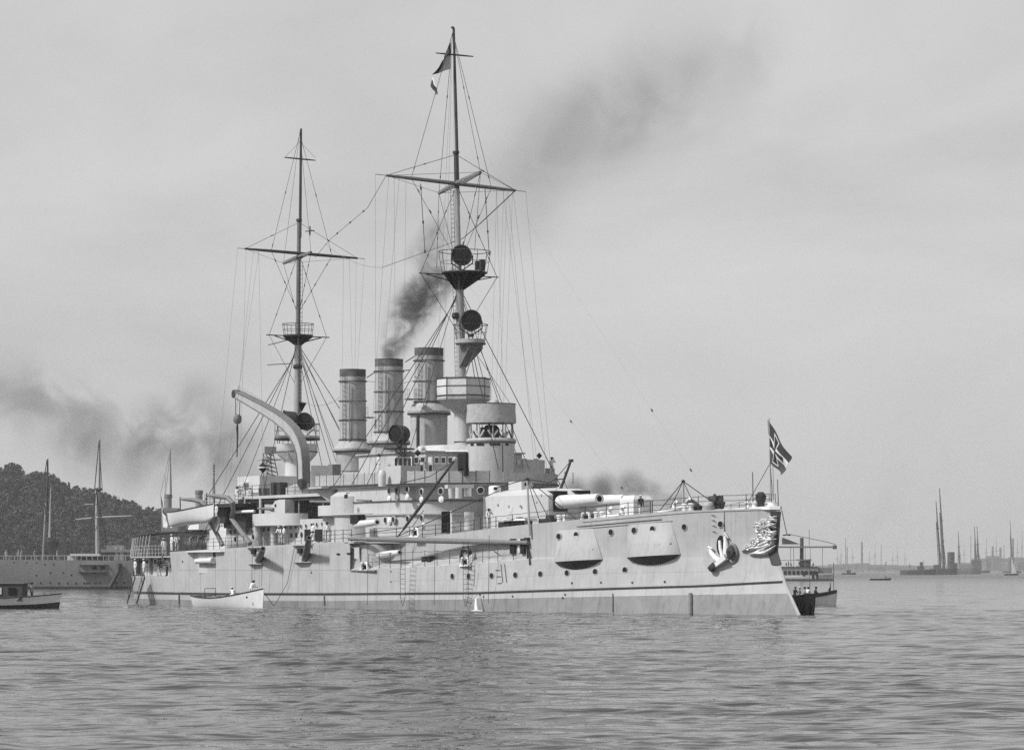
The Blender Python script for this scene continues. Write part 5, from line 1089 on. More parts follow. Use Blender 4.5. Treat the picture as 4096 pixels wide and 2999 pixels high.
def jackfn(s_, t_):
    x, y = (s_ - .42) / .40, (t_ - .5) / .40; r_ = max(abs(x), abs(y)); 
    arm = lambda a, b_, k: abs(b_) < k * (.10 + .26 * abs(a)) and abs(a) < (1.0 if k == 1 else 1.1)
    inner = (abs(x) < .92 and abs(y) < .07 + .24 * abs(x)) or (abs(y) < .92 and abs(x) < .07 + .24 * abs(y))
    outer = (abs(x) < 1.0 and abs(y) < .12 + .26 * abs(x)) or (abs(y) < 1.0 and abs(x) < .12 + .26 * abs(y))
    if inner: return 3
    if outer: return 1
    return 0 if t_ < .34 else (1 if t_ < .67 else 2)
flag('jack_flag', [at(3071, 1678, 0), at(3079, 1846, 0), at(3160, 1826, .3), at(3131, 1900, .4)], jackfn, .16, 'dark flag with iron cross and white stripe on the bow jackstaff', nx=72, ny=64)
def admfn(s_, t_): return 1 if (t_ > .52 and s_ < .9) else (0 if s_ > .12 or t_ < .5 else 1)
flag('masthead_flag', [atu(1804, 152, fm(50).x), atu(1803, 276, fm(48).x), at(1792, 205, 1.2), at(1733, 300, 1.6)], lambda s_, t_: (0 if t_ < .5 - .0 * s_ or s_ > .78 else 1), .14, 'dark and light flag drooping left from the fore topmast head')
flag('pennant', [at(1730, 308, 1.6), at(1722, 345, 1.6), at(1744, 345, 1.8), at(1751, 383, 1.8)], lambda s_, t_: 0 if t_ > .2 else 1, .08, 'small dark pennant hanging below the fore topmast flag', nx=10, ny=8)
flag('stern_ensign', [at(645, 1990, 3), at(652, 2110, 3), at(655, 2050, 3.4), at(672, 2112, 3.6)], lambda s_, t_: 1 if t_ > .25 else 0, .12, 'pale ensign hanging limp from the staff above the stern awning', nx=14, ny=18)
part(MB().tube([at(644, 1985, 3), at(654, 2125, 3)], [.05, .07], 6), 'ensign_staff', GREY)
# signal shapes
def shape(px, py, v, r, label):
    o = MB().lathe((0, 0, 0), [(0, -r), (r * .95, 0), (0, r)], 4).build('signal_shape', BLACK); o.location = s2w(at(px, py, v)); o.rotation_euler = (0, 0, .3); tag(o, label, 'signal shape', None)
shape(1671, 1811, 8.4, .32, 'black diamond signal shape hanging in front of the charthouse'); shape(2157, 1822, -7.5, .30, 'black diamond signal shape hanging right of the conning tower')
o = MB().slot(0).lathe((0, 0, 0), [(0, -.5), (.42, -.05), (.5, 0)], 12, caps=False).slot(1).lathe((0, 0, 0), [(.5, 0), (.5, .12)], 12, caps=False).slot(0).lathe((0, 0, 0), [(.5, .12), (.4, .2), (0, .62)], 12, caps=False).build('signal_buoy', [BLACK, WHITE]); o.location = s2w(at(1052, 1872, 6)); tag(o, 'black and white double cone signal hanging over the after bridge', 'signal shape')
line(main, at(1052, 1880, 6), at(1060, 1975, 6), .02, name='halyard'); line(main, at(1052, 1862, 6), ml.lerp(mr, .12), .009, m=ROPEL, name='halyard')
o = MB().lathe((0, 0, 0), [(.02, -.9), (.5, .0), (0, .0)], 3).build('signal_cone', BLACK); o.location = s2w(at(1207, 1610, -.3)); tag(o, 'small black cone signal hanging beside the mainmast', 'signal shape')
# rope ladders hanging from the boom
def rope_ladder(px, y0, y1, v, w, label):
    a, c = at(px, y0, v), at(px, y1, v); root = ship_thing('rope_ladder', a); tag(root, label, 'rope ladder'); n = int((a.z - c.z) / .42); d = c - a
    for s_ in (-1, 1): MB().tube([(s_ * w / 2, 0, 0), (s_ * w / 2, 0, d.z + .8), (s_ * .02, 0, d.z)], .022, 5).build('side_rope', ROPE, root)
    rg = MB().tube([(-w / 2, 0, 0), (w / 2, 0, 0)], .028, 5).mesh('rung', WOOD)
    for k in range(n - 1): link('rung', rg, root, (0, 0, -.42 * (k + .6)))
rope_ladder(1611, 2166, 2424, 11.5, .85, 'rope ladder hanging from the boat boom below the bow casemate gun'); rope_ladder(1863, 2164, 2426, 10.0, .85, 'rope ladder hanging from the boat boom nearer the bow')
# water pouring from a discharge
p0, p1 = side(1920, 2384, .1), side(1906, 2441, 1.1); w_ = MB().tube([p0, p0.lerp(p1, .3) + Vector((0, .3, .1)), p0.lerp(p1, .7) + Vector((0, .15, .05)), p1], [.04, .07, .12, .16], 10); 
FOAM = mat('foam', .75, .8, .15, 6)
w_.lathe(p1 - Vector((0, 0, .02)), [(0, .06), (.25, .05), (.55, .0)], 16, caps=False); o = w_.build('discharge_stream', FOAM); o.location = s2w((0, 0, 0)); o.rotation_euler = (0, 0, SHIP_ROT); tag(o, 'white stream of water pouring from the hull into the sea', 'water stream', kind='stuff')

# ---- boats
def boat_shell(L_, Bm, sf, sm, sa, keel, tr=.55, rake=.12, n=22, flare=.0, white_top=None):
    outer, rim = [], []
    def zs(t): return sm + (sf - sm) * max(0, (t - .35) / .65) ** 2 + (sa - sm) * max(0, (.35 - t) / .35) ** 2
    def hw(t): return Bm / 2 * (tr + (1 - tr) * math.sin(min(t / .45, 1) * math.pi / 2)) if t < .45 else Bm / 2 * max(.015, (1 - ((t - .45) / .55) ** 2.2))
    secs, ins = [], []
    for i in range(n + 1):
        t = i / n; w = hw(t); z1 = zs(t); x = -L_ / 2 + t * L_; kz = keel * (1 - .55 * max(0, (t - .8) / .2) ** 2) ; s_ = []; q = []
        for a in np.linspace(-1, 1, 17):
            y = w * math.copysign(abs(a) ** .55 if abs(a) > 0 else 0, a) ; f = abs(a) ** 2.2; z = kz + (z1 - kz) * f; xx = x + (rake * L_ * .08) * (z - kz) * (t ** 4)
            s_.append((xx, y, z)); q.append((xx * .97, y * .90, max(z, kz + .22)))
        secs.append(s_); ins.append(q)
    return secs, ins, zs, hw
def make_boat(name, loc, heading, L_, Bm, sf, sm, sa, keel, label, cat='boat', mats_=(None, None), tr=.6, rz_pitch=0.0, split=None, thwarts=4, rudder=True):
    root = empty(name, loc, heading); root.rotation_euler = (0, rz_pitch, heading); tag(root, label, cat)
    secs, ins, zs, hw = boat_shell(L_, Bm, sf, sm, sa, keel, tr)
    hm, lm = mats_
    mb = MB(); mb.loft(secs, closed=False, cap=False); mb.add(secs[0], [tuple(range(17))])
    if split is not None:
        mb.m = [0 if (i % 16) in (0, 1, 14, 15) or i >= 22 * 16 else 1 for i in range(len(mb.f))]; mb.build('hull', [hm, lm], root, ang=50)
    else: mb.build('hull', hm, root, ang=50)
    MB().loft(ins, closed=False, cap=False).add(ins[0], [tuple(range(17))]).build('lining', WOOD, root, ang=50)
    g = MB()
    for k in (0, 16): g.tube([Vector(s_[k]) + Vector((0, 0, .02)) for s_ in secs], .06, 6)
    g.tube([secs[0][0], secs[0][8 + 8]], .05, 6); g.build('gunwale', DARK, root)
    for k in range(thwarts): t = .18 + .6 * k / max(1, thwarts - 1); x = -L_ / 2 + t * L_; MB().box((x, 0, zs(t) - .28), (.26, hw(t) * 1.75, .06)).build('thwart', WOOD, root)
    MB().tube([(secs[-1][8][0] + .02, 0, secs[-1][8][2]), (secs[-1][0][0] + .04, 0, zs(1) + .06)], .05, 6).build('stem', hm, root)
    if rudder: MB().prism([(-L_ / 2 - .5, -.03), (-L_ / 2 - .02, -.03), (-L_ / 2 - .02, .03), (-L_ / 2 - .5, .03)], keel - .05, sa * .5).build('rudder', hm, root)
    return root, zs
# whaler in the davits
wb, wsn = at(853, 2026, 11.7), at(690, 2056, 11.7); wm = (wb + wsn) / 2; Lw = (wb - wsn).length
whaler, _ = make_boat('whaleboat', s2w(wm) - Vector((0, 0, .5)), SHIP_ROT + math.pi, Lw, 2.3, .85, .5, .62, -.85, 'white whaleboat hoisted in the davits above the stern quarter', mats_=(BOATW, BOATW), rz_pitch=-math.atan2(wb.z - wsn.z, Lw) * .7, tr=.5)
for t_, (px, py) in ((.2, (735, 2000)), (.85, (833, 1984))): line(whaler, Vector((-Lw / 2 + Lw * t_, 0, .5)), Vector((-Lw / 2 + Lw * t_, 0, 2.0)), .05, name='fall')
# cutter alongside
bowp_, strn = wat(1050, 2434, 288.5), wat(806, 2424, 300.5); bowp_.z = strn.z = 0; hd = math.atan2(bowp_.y - strn.y, bowp_.x - strn.x)
cutter, czs = make_boat('cutter', (bowp_ + strn) / 2, hd, (bowp_ - strn).length, 3.2, 1.78, .88, 1.05, -.45, 'white open cutter with dark gunwale lying alongside the grey hull', mats_=(BOATW, BOATW), tr=.7)
CL = (bowp_ - strn).length
for k, (y0, y1) in enumerate(((-.55, -.75), (-.30, -.45), (.40, .55))): MB().tube([(-CL * .32, y0, .95), (CL * .22, y1, 1.02 + .04 * k), (CL * .26, y1, 1.03 + .04 * k), (CL * .34, y1 * .9, 1.05 + .04 * k)], [.035, .035, .08, .06], 6).build('oar', LGREY, cutter)
MB().tube([(-CL * .42 + .35 * math.cos(a), .35 * math.sin(a), .92 + .012 * a) for a in np.linspace(0, 18, 50)], .045, 5).build('rope_coil', ROPEL, cutter)
MB().lathe((CL * .41, -1.0, 1.0), [(.11, 0), (.08, .05), (0, .05)], 10, axis=(.5, -1, 0)).build('bow_ring', DARK, cutter)
MB().tube([(-CL * .36, -.5, .8), (-CL * .36, -.5, 1.75), (-CL * .36, .6, 1.75), (-CL * .36, .6, .8)], .04, 5).build('stern_rail', DARK, cutter)
rp = [bowp_ + Vector((0, 0, 1.6)), bowp_ + Vector((1.0, .6, .2)), s2w(side(1110, 2400, .6)), s2w(side(1150, 2330, .2)), s2w(side(1178, 2190, .25))]
o = rope(rp, .028).build('mooring_line', ROPE); tag(o, 'dark slack mooring rope from the white cutter up to the battleship rail', 'rope')
# steam launch at lower left
sl, _ = make_boat('steam_launch', wat(245, 2432, 286).lerp(wat(-60, 2432, 288), .5) * 1, 0, 13.5, 3.0, 1.35, .85, 1.0, -.4, 'dark steam launch with white sheer strake entering at lower left', 'launch', (BOATW, BOATD), tr=.7, split=.55, thwarts=2)
sl.location = (wat(248, 2432, 286).x - 6.9, 286, 0); sl.rotation_euler = (0, 0, R(-4))
MB().prism([(-5, -1.2), (3.6, -1.1), (3.6, 1.1), (-5, 1.2)], .7, 2.25).build('cabin', BGDARK, sl); MB().prism([(-5.2, -1.35), (3.8, -1.2), (3.8, 1.2), (-5.2, 1.35)], 2.25, 2.36).build('cabin_roof', GREY, sl)
for k in range(6): MB().box((-3.8 + k * 1.3, -1.21 + .01 * k, 1.6), (.7, .06, .6)).build('cabin_window', GLASS if k != 4 else BGLIGHT, sl)
MB().tube([(.8, 0, 2.3), (.8, 0, 3.5)], .17, 12).build('exhaust_pipe', GREY, sl); MB().lathe((.8, 0, 3.5), [(.3, 0), (.45, .12), (.35, .25), (0, .3)], 12).build('pipe_cap', DARK, sl); MB().tube([(-2.2, .8, 2.3), (-1.8, .8, 6.5)], .03, 5).build('flag_pole', DARK, sl)
# light launch and a black boat form added for the shaded side of the ram
l1, _ = make_boat('passenger_launch', (wat(3152, 2420, 312).x, 312, 0), R(8), 9.5, 2.2, 1.45, .75, .8, -.4, 'pale launch with dark sheer carrying passengers right of the bow', 'launch', (BOATW, BOATW), tr=.7)
MB().loft([[Vector((x, y, z)) for y, z in ((-1.16 * w_2, s_ - .28), (-1.2 * w_2, s_ + .05), (1.2 * w_2, s_ + .05), (1.16 * w_2, s_ - .28))] for x, w_2, s_ in ((-4.6, .72, .82), (-1, 1, .80), (2, .82, 1.0), (3.8, .42, 1.28), (4.9, .04, 1.5))]).build('dark_sheer', BOATD, l1)
MB().tube([(4.6, 0, 1.4), (4.6, 0, 4.2)], .03, 5).tube([(2.2, 0, 1.2), (2.2, 0, 4.6)], .03, 5).build('flag_pole', DARK, l1)
flag('boat_flag', [(0, 0, 0), (0, 0, -.9), (.3, 0, -.7), (.45, 0, -1.5)], lambda s_, t_: 0, .06, 'small dark flag hanging on the pale launch beyond the ram bow', nx=8, ny=8).location = (wat(3325, 2328, 312).x, 312.4, wat(3325, 2326, 312).z)
make_boat('ram_shade_boat', (wat(3188, 2456, 251).x, 251.0, 0), R(100), 8, 1.2, 1.5, 1.35, 1.6, -.4, 'black boat form added for the shaded port side of the ram bow', 'boat', (BOATD, BOATD), tr=.72)
# small far boats
rb, _ = make_boat('rowing_boat', (wat(3522, 2320, 1060).x, 1060, 0), R(4), 6.8, 1.9, .7, .45, .5, -.2, 'small dark rowing boat far out on the right', 'boat', (BOATD, BOATD), thwarts=3)
sb, _ = make_boat('sailing_boat', (wat(4046, 2298, 2000).x, 2000, 0), R(10), 9, 2.8, 1.3, .9, 1.0, -.4, 'distant sailing boat with tall white sail near the right edge', 'sailing boat', (BGDARK, BGDARK), thwarts=2)
MB().tube([(-.4, 0, 0), (-.4, 0, 13)], .09, 6).build('mast', DARK, sb)
MB().loft([[(-.3, .02 + .2 * math.sin(t * 3), 1.3 + 11 * t), (-.3 + (3.8 * (1 - t) + .05) * .5, .35 * math.sin(t * 3), 1.3 + 11 * t), (-.3 + 3.8 * (1 - t) + .05, .1, 1.3 + 11 * t), (-.3 + (3.8 * (1 - t) + .05) * .5, -.1, 1.3 + 11 * t)] for t in np.linspace(0, 1, 10)]).build('sail', WHITE, sb)
mb0, _ = make_boat('far_dinghy', (wat(3395, 2293, 2300).x, 2300, 0), R(0), 10, 3, 1.6, 1.0, 1.2, -.4, 'tiny dark boat far off, just right of the white ferry', 'boat', (BGDARK, BGDARK), thwarts=1)
MB().prism([(-1.5, -.8), (1.5, -.8), (1.5, .8), (-1.5, .8)], 1.0, 3.4).tube([(0, 0, 3), (0, 0, 7)], .12, 6).build('deckhouse', BGDARK, mb0)

# ================================================================== PEOPLE
POSES = {}
def capsule(mb, p, q, r0, r1):
    p, q = Vector(p), Vector(q); d = q - p; Ld = d.length; d = d.normalized() if Ld > 1e-5 else Vector((0, 0, 1))
    prof = [(0.001, -r0)] + [(r0 * math.cos(a), r0 * math.sin(a)) for a in np.linspace(-1.2, 0, 4)] + [(r1 * math.cos(a), Ld + r1 * math.sin(a)) for a in np.linspace(0, 1.2, 4)] + [(0.001, Ld + r1)]
    mb.lathe(p, prof, 10, axis=d, caps=False)
def pose_mesh(pose):
    if pose in POSES: return POSES[pose]
    j = dict(pel=(0, 0, .95), ch=(0, 0, 1.28), nk=(0, 0, 1.47), hd=(.02, 0, 1.62))
    sh, hp_ = .19, .10; legs = {}; arms = {}
    for s_ in (-1, 1):
        legs[s_] = [(0, s_ * hp_, .92), (.02, s_ * (hp_ + .02), .50), (0, s_ * (hp_ + .03), .09), (.15, s_ * (hp_ + .05), .035)]
        arms[s_] = [(0, s_ * sh, 1.41), (-.02, s_ * (sh + .08), 1.14), (.06, s_ * (sh + .07), .90)]
    lift = 0
    if pose == 'arm_up': arms[1] = [(0, sh, 1.41), (.22, sh + .06, 1.28), (.20, .08, 1.56)]; arms[-1] = [(0, -sh, 1.41), (.05, -sh - .10, 1.16), (.22, -sh - .02, 1.02)]
    if pose == 'reach': arms[1] = [(0, sh, 1.41), (.22, sh + .08, 1.34), (.48, sh + .05, 1.40)]; legs[1] = [(0, hp_, .92), (.12, hp_ + .02, .52), (.14, hp_ + .03, .09), (.29, hp_ + .05, .035)]
    if pose == 'lean': j.update(ch=(.16, 0, 1.24), nk=(.27, 0, 1.40), hd=(.34, 0, 1.53)); 
    if pose == 'lean':
        for s_ in (-1, 1): arms[s_] = [(.24, s_ * sh, 1.34), (.36, s_ * (sh + .07), 1.08), (.58, s_ * sh, 1.06)]
    if pose == 'sit' or pose == 'row':
        for s_ in (-1, 1): legs[s_] = [(0, s_ * hp_, .50), (.42, s_ * (hp_ + .05), .52), (.46, s_ * (hp_ + .05), .10), (.60, s_ * (hp_ + .06), .04)]
        j.update(pel=(0, 0, .52), ch=(.06, 0, .86), nk=(.10, 0, 1.05), hd=(.13, 0, 1.20))
        for s_ in (-1, 1): arms[s_] = [(.07, s_ * sh, .99), (.16, s_ * (sh + .09), .75), (.42, s_ * (sh - .02), .72)]
        if pose == 'row':
            j.update(ch=(.18, 0, .82), nk=(.30, 0, .98), hd=(.38, 0, 1.10))
            for s_ in (-1, 1): arms[s_] = [(.26, s_ * sh, .92), (.44, s_ * (sh + .06), .72), (.66, s_ * (sh - .04), .66)]
    bones = [('t', j['pel'], j['ch'], .145, .155), ('t', j['ch'], tuple(np.array(j['ch']) * .4 + np.array(j['nk']) * .6), .155, .11), ('s', j['nk'], j['hd'], .055, .06), ('s', tuple(np.array(j['hd']) + (0, 0, -.02)), tuple(np.array(j['hd']) + (.0, 0, .05)), .085, .098), ('s', tuple(np.array(j['hd']) + (.085, 0, -.01)), tuple(np.array(j['hd']) + (.105, 0, -.02)), .018, .016)]
    for s_ in (-1, 1):
        l = legs[s_]; bones += [('b', l[0], l[1], .095, .07), ('b', l[1], l[2], .068, .05), ('k', l[2], l[3], .05, .045), ('t', (np.array(j['ch']) * .3 + np.array(j['nk']) * .7).tolist(), l and arms[s_][0], .09, .075)]
        a = arms[s_]; bones += [('t', a[0], a[1], .062, .05), ('t', a[1], a[2], .048, .036)]
        d = (Vector(a[2]) - Vector(a[1])).normalized(); w = Vector(a[2]); o_ = d.cross(Vector((0, 1, 0.01))).normalized(); bones.append(('s', w, w + d * .08, .04, .04))
        for f, (sp, ln) in enumerate(((-.03, .07), (-.01, .085), (.012, .08), (.032, .06))): bones.append(('s', w + d * .08 + Vector((0, 1, 0)) * sp, w + d * (.08 + ln) + Vector((0, 1, 0)) * sp * 1.2 - o_ * .015, .0125, .010))
        bones.append(('s', w + d * .03, w + d * .08 + o_ * .06, .015, .012))
    mb = MB()
    for t, p, q, r0, r1 in bones: capsule(mb, p, q, r0, r1)
    me = bpy.data.meshes.new('body'); me.from_pydata(mb.v, [], mb.f); o = bpy.data.objects.new('tmp', me); COL.objects.link(o)
    rm = o.modifiers.new('r', 'REMESH'); rm.mode = 'VOXEL'; rm.voxel_size = .017; dm = o.modifiers.new('d', 'DECIMATE'); dm.ratio = .14
    bpy.context.view_layer.update(); dg = bpy.context.evaluated_depsgraph_get(); nm = bpy.data.meshes.new_from_object(o.evaluated_get(dg)); bpy.data.objects.remove(o); nm.name = 'body'
    ce = np.empty(len(nm.polygons) * 3); nm.polygons.foreach_get('center', ce); ce = ce.reshape(-1, 3); best = np.full(len(ce), 9e9); idx = np.zeros(len(ce), int); code = dict(s=0, t=1, b=2, k=3)
    for t, p, q, r0, r1 in bones:
        p, q = np.array(p), np.array(q); d = q - p; L2 = max((d * d).sum(), 1e-9); u_ = np.clip(((ce - p) @ d) / L2, 0, 1); dist = np.linalg.norm(ce - (p + u_[:, None] * d), axis=1) - (r0 + (r1 - r0) * u_); m_ = dist < best; best[m_] = dist[m_]; idx[m_] = code[t]
    for m_ in (SKIN, CLOTH, CLOTH, NAVY): nm.materials.append(m_)
    nm.polygons.foreach_set('material_index', idx.astype(np.int32)); nm.polygons.foreach_set('use_smooth', [True] * len(nm.polygons))
    POSES[pose] = (nm, Vector(j['hd'])); return POSES[pose]
CAPM = {}
def cap_mesh(kind):
    if kind in CAPM: return CAPM[kind]
    mb = MB()
    if kind == 'straw': mb.lathe((0, 0, .04), [(.24, 0), (.24, .015), (.115, .02), (.11, .11), (0, .12)], 16)
    else: mb.lathe((0, 0, .035), [(.10, 0), (.105, .035), (.145, .075), (.13, .11), (0, .12)], 16)
    CAPM[kind] = mb.mesh('cap', WHITE); return CAPM[kind]
def person(loc, face, pose, label, top=CLOTH, bot=CLOTH, cap=WHITE, capk='sailor', scale=1.0, group=None):
    me, hd_ = pose_mesh(pose); o = link('person', me, None, loc, (0, 0, face), (scale,) * 3); tag(o, label, 'person', group)
    for i, m_ in ((1, top), (2, bot)): o.material_slots[i].link = 'OBJECT'; o.material_slots[i].material = m_
    c = link('cap', cap_mesh(capk), o, hd_); c.material_slots[0].link = 'OBJECT'; c.material_slots[0].material = cap
    hm_ = MB().lathe((-.015, 0, .0), [(.09, -.06), (.108, .0), (.106, .05), (.09, .07)], 12, caps=False).mesh('hair', NAVY) if 'hair' not in CAPM else CAPM['hair']; CAPM['hair'] = hm_
    link('hair', hm_, o, hd_ + Vector((-.012, 0, 0)), scale=(1, .96, 1)); return o
TOCAM = R(-90); STB = math.atan2(SB[1], SB[0]); FWD = math.atan2(-AX[1], -AX[0]); AFT = SHIP_ROT
def on_deck(px, py, v, z=None):
    p = at(px, py, v); 
    if z is not None: p.z = z
    return s2w(p)
person(on_deck(1955, 2117, 8.0), FWD, 'arm_up', 'sailor in white with dark straw hat shading his eyes beside the fore turret', cap=NAVY, capk='straw')
person(on_deck(1122, 2176, 10.6), STB + .5, 'lean', 'white clad sailor bending over the rail, left of a close pair', cap=WHITE)
person(on_deck(1136, 2176, 10.2), STB - .3, 'stand', 'white clad sailor standing upright, right of a close pair at the rail', cap=WHITE)
person(on_deck(1252, 2166, 9.6), STB, 'stand', 'white clad sailor standing behind the one seated on the gun hood', cap=WHITE)
ps = person(on_deck(1254, 2180, 11.2), AFT + .4, 'sit', 'white clad sailor seated at the deck edge over an elevated casemate gun', cap=WHITE)
person(on_deck(1308, 2165, 10.4), FWD - .4, 'reach', 'white clad sailor with outstretched arm at rail below the forward gun tub', cap=NAVY, capk='straw')
person(on_deck(1321, 2165, 10.0), STB, 'lean', 'white clad sailor leaning at rail beside the one with outstretched arm', cap=NAVY)
person(on_deck(949, 2018, 8.0), STB, 'arm_up', 'man in white standing on the skid beam above the after deckhouse', cap=NAVY)
person(on_deck(1002, 2020, 7.0), FWD, 'stand', 'white capped sailor at the aft end of the boat deck rail', cap=WHITE)
person(on_deck(866, 2085, 9.3), STB, 'stand', 'white capped sailor standing between the whaleboat and the curved davit', cap=WHITE)
person(on_deck(638, 2303, 9.6), FWD, 'stand', 'man in dark jacket and white trousers standing in the stern gallery', top=NAVY, cap=NAVY)
person(on_deck(668, 2303, 9.2), STB, 'lean', 'man in dark clothes and white cap bending at the foot of the deck ladder', top=NAVY, bot=NAVY)
person(on_deck(541, 2303, 9.2), STB, 'stand', 'white clad man waiting at the head of the gangway ladder', cap=WHITE)
person(on_deck(576, 2303, 9.0), STB, 'stand', 'man in white beside the dark gallery door near the stern', cap=WHITE)
person(on_deck(687, 2206, 8.6), STB, 'stand', 'white capped man at the head of the deck ladder, left of two', cap=WHITE)
person(on_deck(706, 2206, 8.2), FWD, 'arm_up', 'man in white and dark hat at the head of the deck ladder, right of two', cap=NAVY, capk='straw')
person(on_deck(655, 2222, 8.6), AFT, 'stand', 'white capped man standing at the stern rail under the awning', cap=WHITE)
person(on_deck(1516, 1893, 6.6), STB, 'stand', 'lookout in white and dark hat behind the canvas bridge screen by the second funnel', cap=NAVY, capk='straw')
person(on_deck(2207, 1905, -8.6), FWD, 'arm_up', 'lookout in white leaning over the port bridge wing screen', cap=NAVY, capk='straw')
person(on_deck(2563, 2085, 2.4, zdeck(15)), FWD, 'stand', 'sailor with white cap on the forecastle beside the canvas covered gun', top=NAVY, cap=WHITE)
person(on_deck(1884, 2262, 9.0), STB, 'lean', 'dark clad sailor working in the hull recess by the rope ladder', top=NAVY, bot=CLOTH, cap=NAVY)
person(on_deck(1846, 2264, 9.2), FWD, 'lean', 'dark clad sailor bending in the hull recess, left of another', top=NAVY, bot=NAVY, cap=NAVY)
def in_boat(boat, x, y, z, face, pose, label, **k):
    M_ = Matrix.Translation(boat.location) @ Euler(boat.rotation_euler).to_matrix().to_4x4(); return person(M_ @ Vector((x, y, z)), face + boat.rotation_euler.z, pose, label, **k)
in_boat(cutter, CL * .06, -.2, .66, R(170), 'row', 'sailor in white with round white cap bent forward in the open cutter', cap=WHITE)
in_boat(cutter, CL * .30, .1, .86, R(110), 'lean', 'sailor in white with dark hat standing near the bow of the cutter', cap=NAVY, capk='straw')
for k, (x, y, lab, tp, cp) in enumerate(((.6, -.3, 'dark clad passenger nearest the battleship in the pale launch', NAVY, NAVY), (1.1, .1, 'passenger with broad white cap in the pale launch', CLOTHG, WHITE), (1.5, -.3, 'middle passenger in grey in the pale launch', CLOTHG, NAVY), (2.0, .2, 'passenger in white blouse sitting forward in the pale launch', CLOTH, NAVY))):
    in_boat(l1, x, y, .48, R(-60 + 30 * k), 'sit', lab, top=tp, bot=NAVY, cap=cp)
in_boat(l1, 2.7, 0, .5, R(0), 'sit', 'dark clad man sitting foremost in the pale launch', top=NAVY, bot=NAVY, cap=NAVY)
in_boat(rb, 1.9, 0, .1, R(180), 'sit', 'dark figure seated in the far rowing boat', top=NAVY, bot=NAVY, cap=NAVY)
in_boat(sl, 4.2, .1, .6, R(0), 'stand', 'helmsman in pale clothes at the fore end of the steam launch cabin', top=CLOTHG, bot=NAVY, cap=NAVY)

# ================================================================== BACKGROUND SHIPS AND SHORE
def bg_root(name, Y, px, label, cat, group=None): r = empty(name, ((px - CX) / FPX * Y, Y, 0)); tag(r, label, cat, group); return r
def bx(root, name, Y, px0, px1, y0, y1, d0, d1, m, wl):       # box given by its picture extent and depth range about the root
    k = Y / FPX; x0, x1 = (px0 - CX) * k - root.location.x, (px1 - CX) * k - root.location.x; z0, z1 = (wl - y1) * k, (wl - y0) * k
    return MB().box(((x0 + x1) / 2, (d0 + d1) / 2, (z0 + z1) / 2), (x1 - x0, d1 - d0, z1 - z0)).build(name, m, root)
def pole(root, name, Y, wl, pts, r, m, d=0.0, n=8):
    k = Y / FPX; q = [((x - CX) * k - root.location.x, d, (wl - y) * k) for x, y in pts]; return MB().tube(q, r, n).build(name, m, root)
def ship_hull(root, name, L0, L1, B, zf, za, m, sheer=.8, m2=None, split=.6, bow=1):
    mb = MB(); secs = []
    for t in np.linspace(0, 1, 26):
        w = B / 2 * min(1, (math.sin(min(t / .22, 1) * 1.57)) ** .7 * .999 + .02) * (1 - max(0, (t - .62) / .38) ** 2.2) + .02; z = za + (zf - za) * t ** 2
        x = L0 + (L1 - L0) * t; secs.append([(x, w, z), (x, w * .98, split), (x, w * .9, -1.0), (x, -w * .9, -1.0), (x, -w * .98, split), (x, -w, z)])
    mb.loft(secs); mb.m = [1 if sum(mb.v[i][2] for i in f) / len(f) < split else 0 for f in mb.f]
    return mb.build(name, [m, m2 or m], root, ang=40)
# training ship at left
TY = 585.0; tk = TY / FPX; WLt = 2354
tr = bg_root('training_ship', TY, 250, 'grey two-masted training ship moored at the left behind the stern', 'ship')
tx = lambda px: (px - 250) * tk
ship_hull(tr, 'hull', tx(760), tx(-420), 9.5, 5.6, 5.2, BGHULL, m2=BGDARK, split=.45)
pole(tr, 'mast', TY, WLt, [(174, 2245), (180, 2130), (185, 2010)], [.36, .34, .26], BGHULL); pole(tr, 'topmast', TY, WLt, [(187, 2040), (190, 1930), (191, 1835)], [.22, .24, .12], BGDARK)
pole(tr, 'spar', TY, WLt, [(203, 2150), (208, 1950)], [.22, .08], LGREY, -1.5); pole(tr, 'mast', TY, WLt, [(390, 2225), (388, 2080), (387, 1960)], [.36, .34, .28], LGREY); pole(tr, 'topmast', TY, WLt, [(396, 2100), (398, 1960), (399, 1757)], [.2, .22, .10], GREY)
pole(tr, 'yard', TY, WLt, [(305, 2077), (420, 2068), (530, 2063)], [.10, .17, .10], LGREY, -1); pole(tr, 'yard', TY, WLt, [(340, 2018), (404, 2015)], .09, LGREY, -1); pole(tr, 'yard', TY, WLt, [(145, 2053), (200, 2052)], .07, GREY, -1)
for x in (388, 400): MB().lathe(((x - 250) * tk, 0, (WLt - 1957) * tk), [(.3, -.2), (.45, 0), (.3, .3)], 10).build('mast_top', BGDARK, tr)
for a, c in (((399, 1770), (360, 2210)), ((399, 1770), (430, 2215)), ((388, 1960), (340, 2230)), ((388, 1960), (440, 2230)), ((190, 1840), (130, 2235)), ((190, 1840), (235, 2235)), ((530, 2063), (498, 2102)), ((480, 2085), (535, 2140)), ((52, 1935), (0, 2150))): pole(tr, 'stay', TY, WLt, [a, c], .05, BGDARK, -1, 4)
for x0, yt, y0, xs in ((388, 1962, 2232, (345, 356, 367, 412, 424, 436)), (182, 2015, 2240, (140, 150, 160, 208, 220, 232)), (399, 1762, 1960, (380, 412)), (190, 1840, 2020, (176, 202))):
    for x1 in xs: pole(tr, 'shroud', TY, WLt, [(x0, yt), (x1, y0)], .045, BGDARK, -1.2, 4)
for px in range(8, 540, 22): pole(tr, 'rail_stanchion', TY, WLt, [(px, 2240), (px, 2222)], .05, LGREY, -4.5, 4)
pole(tr, 'rail', TY, WLt, [(0, 2223), (280, 2222), (540, 2222)], .045, LGREY, -4.5, 4)
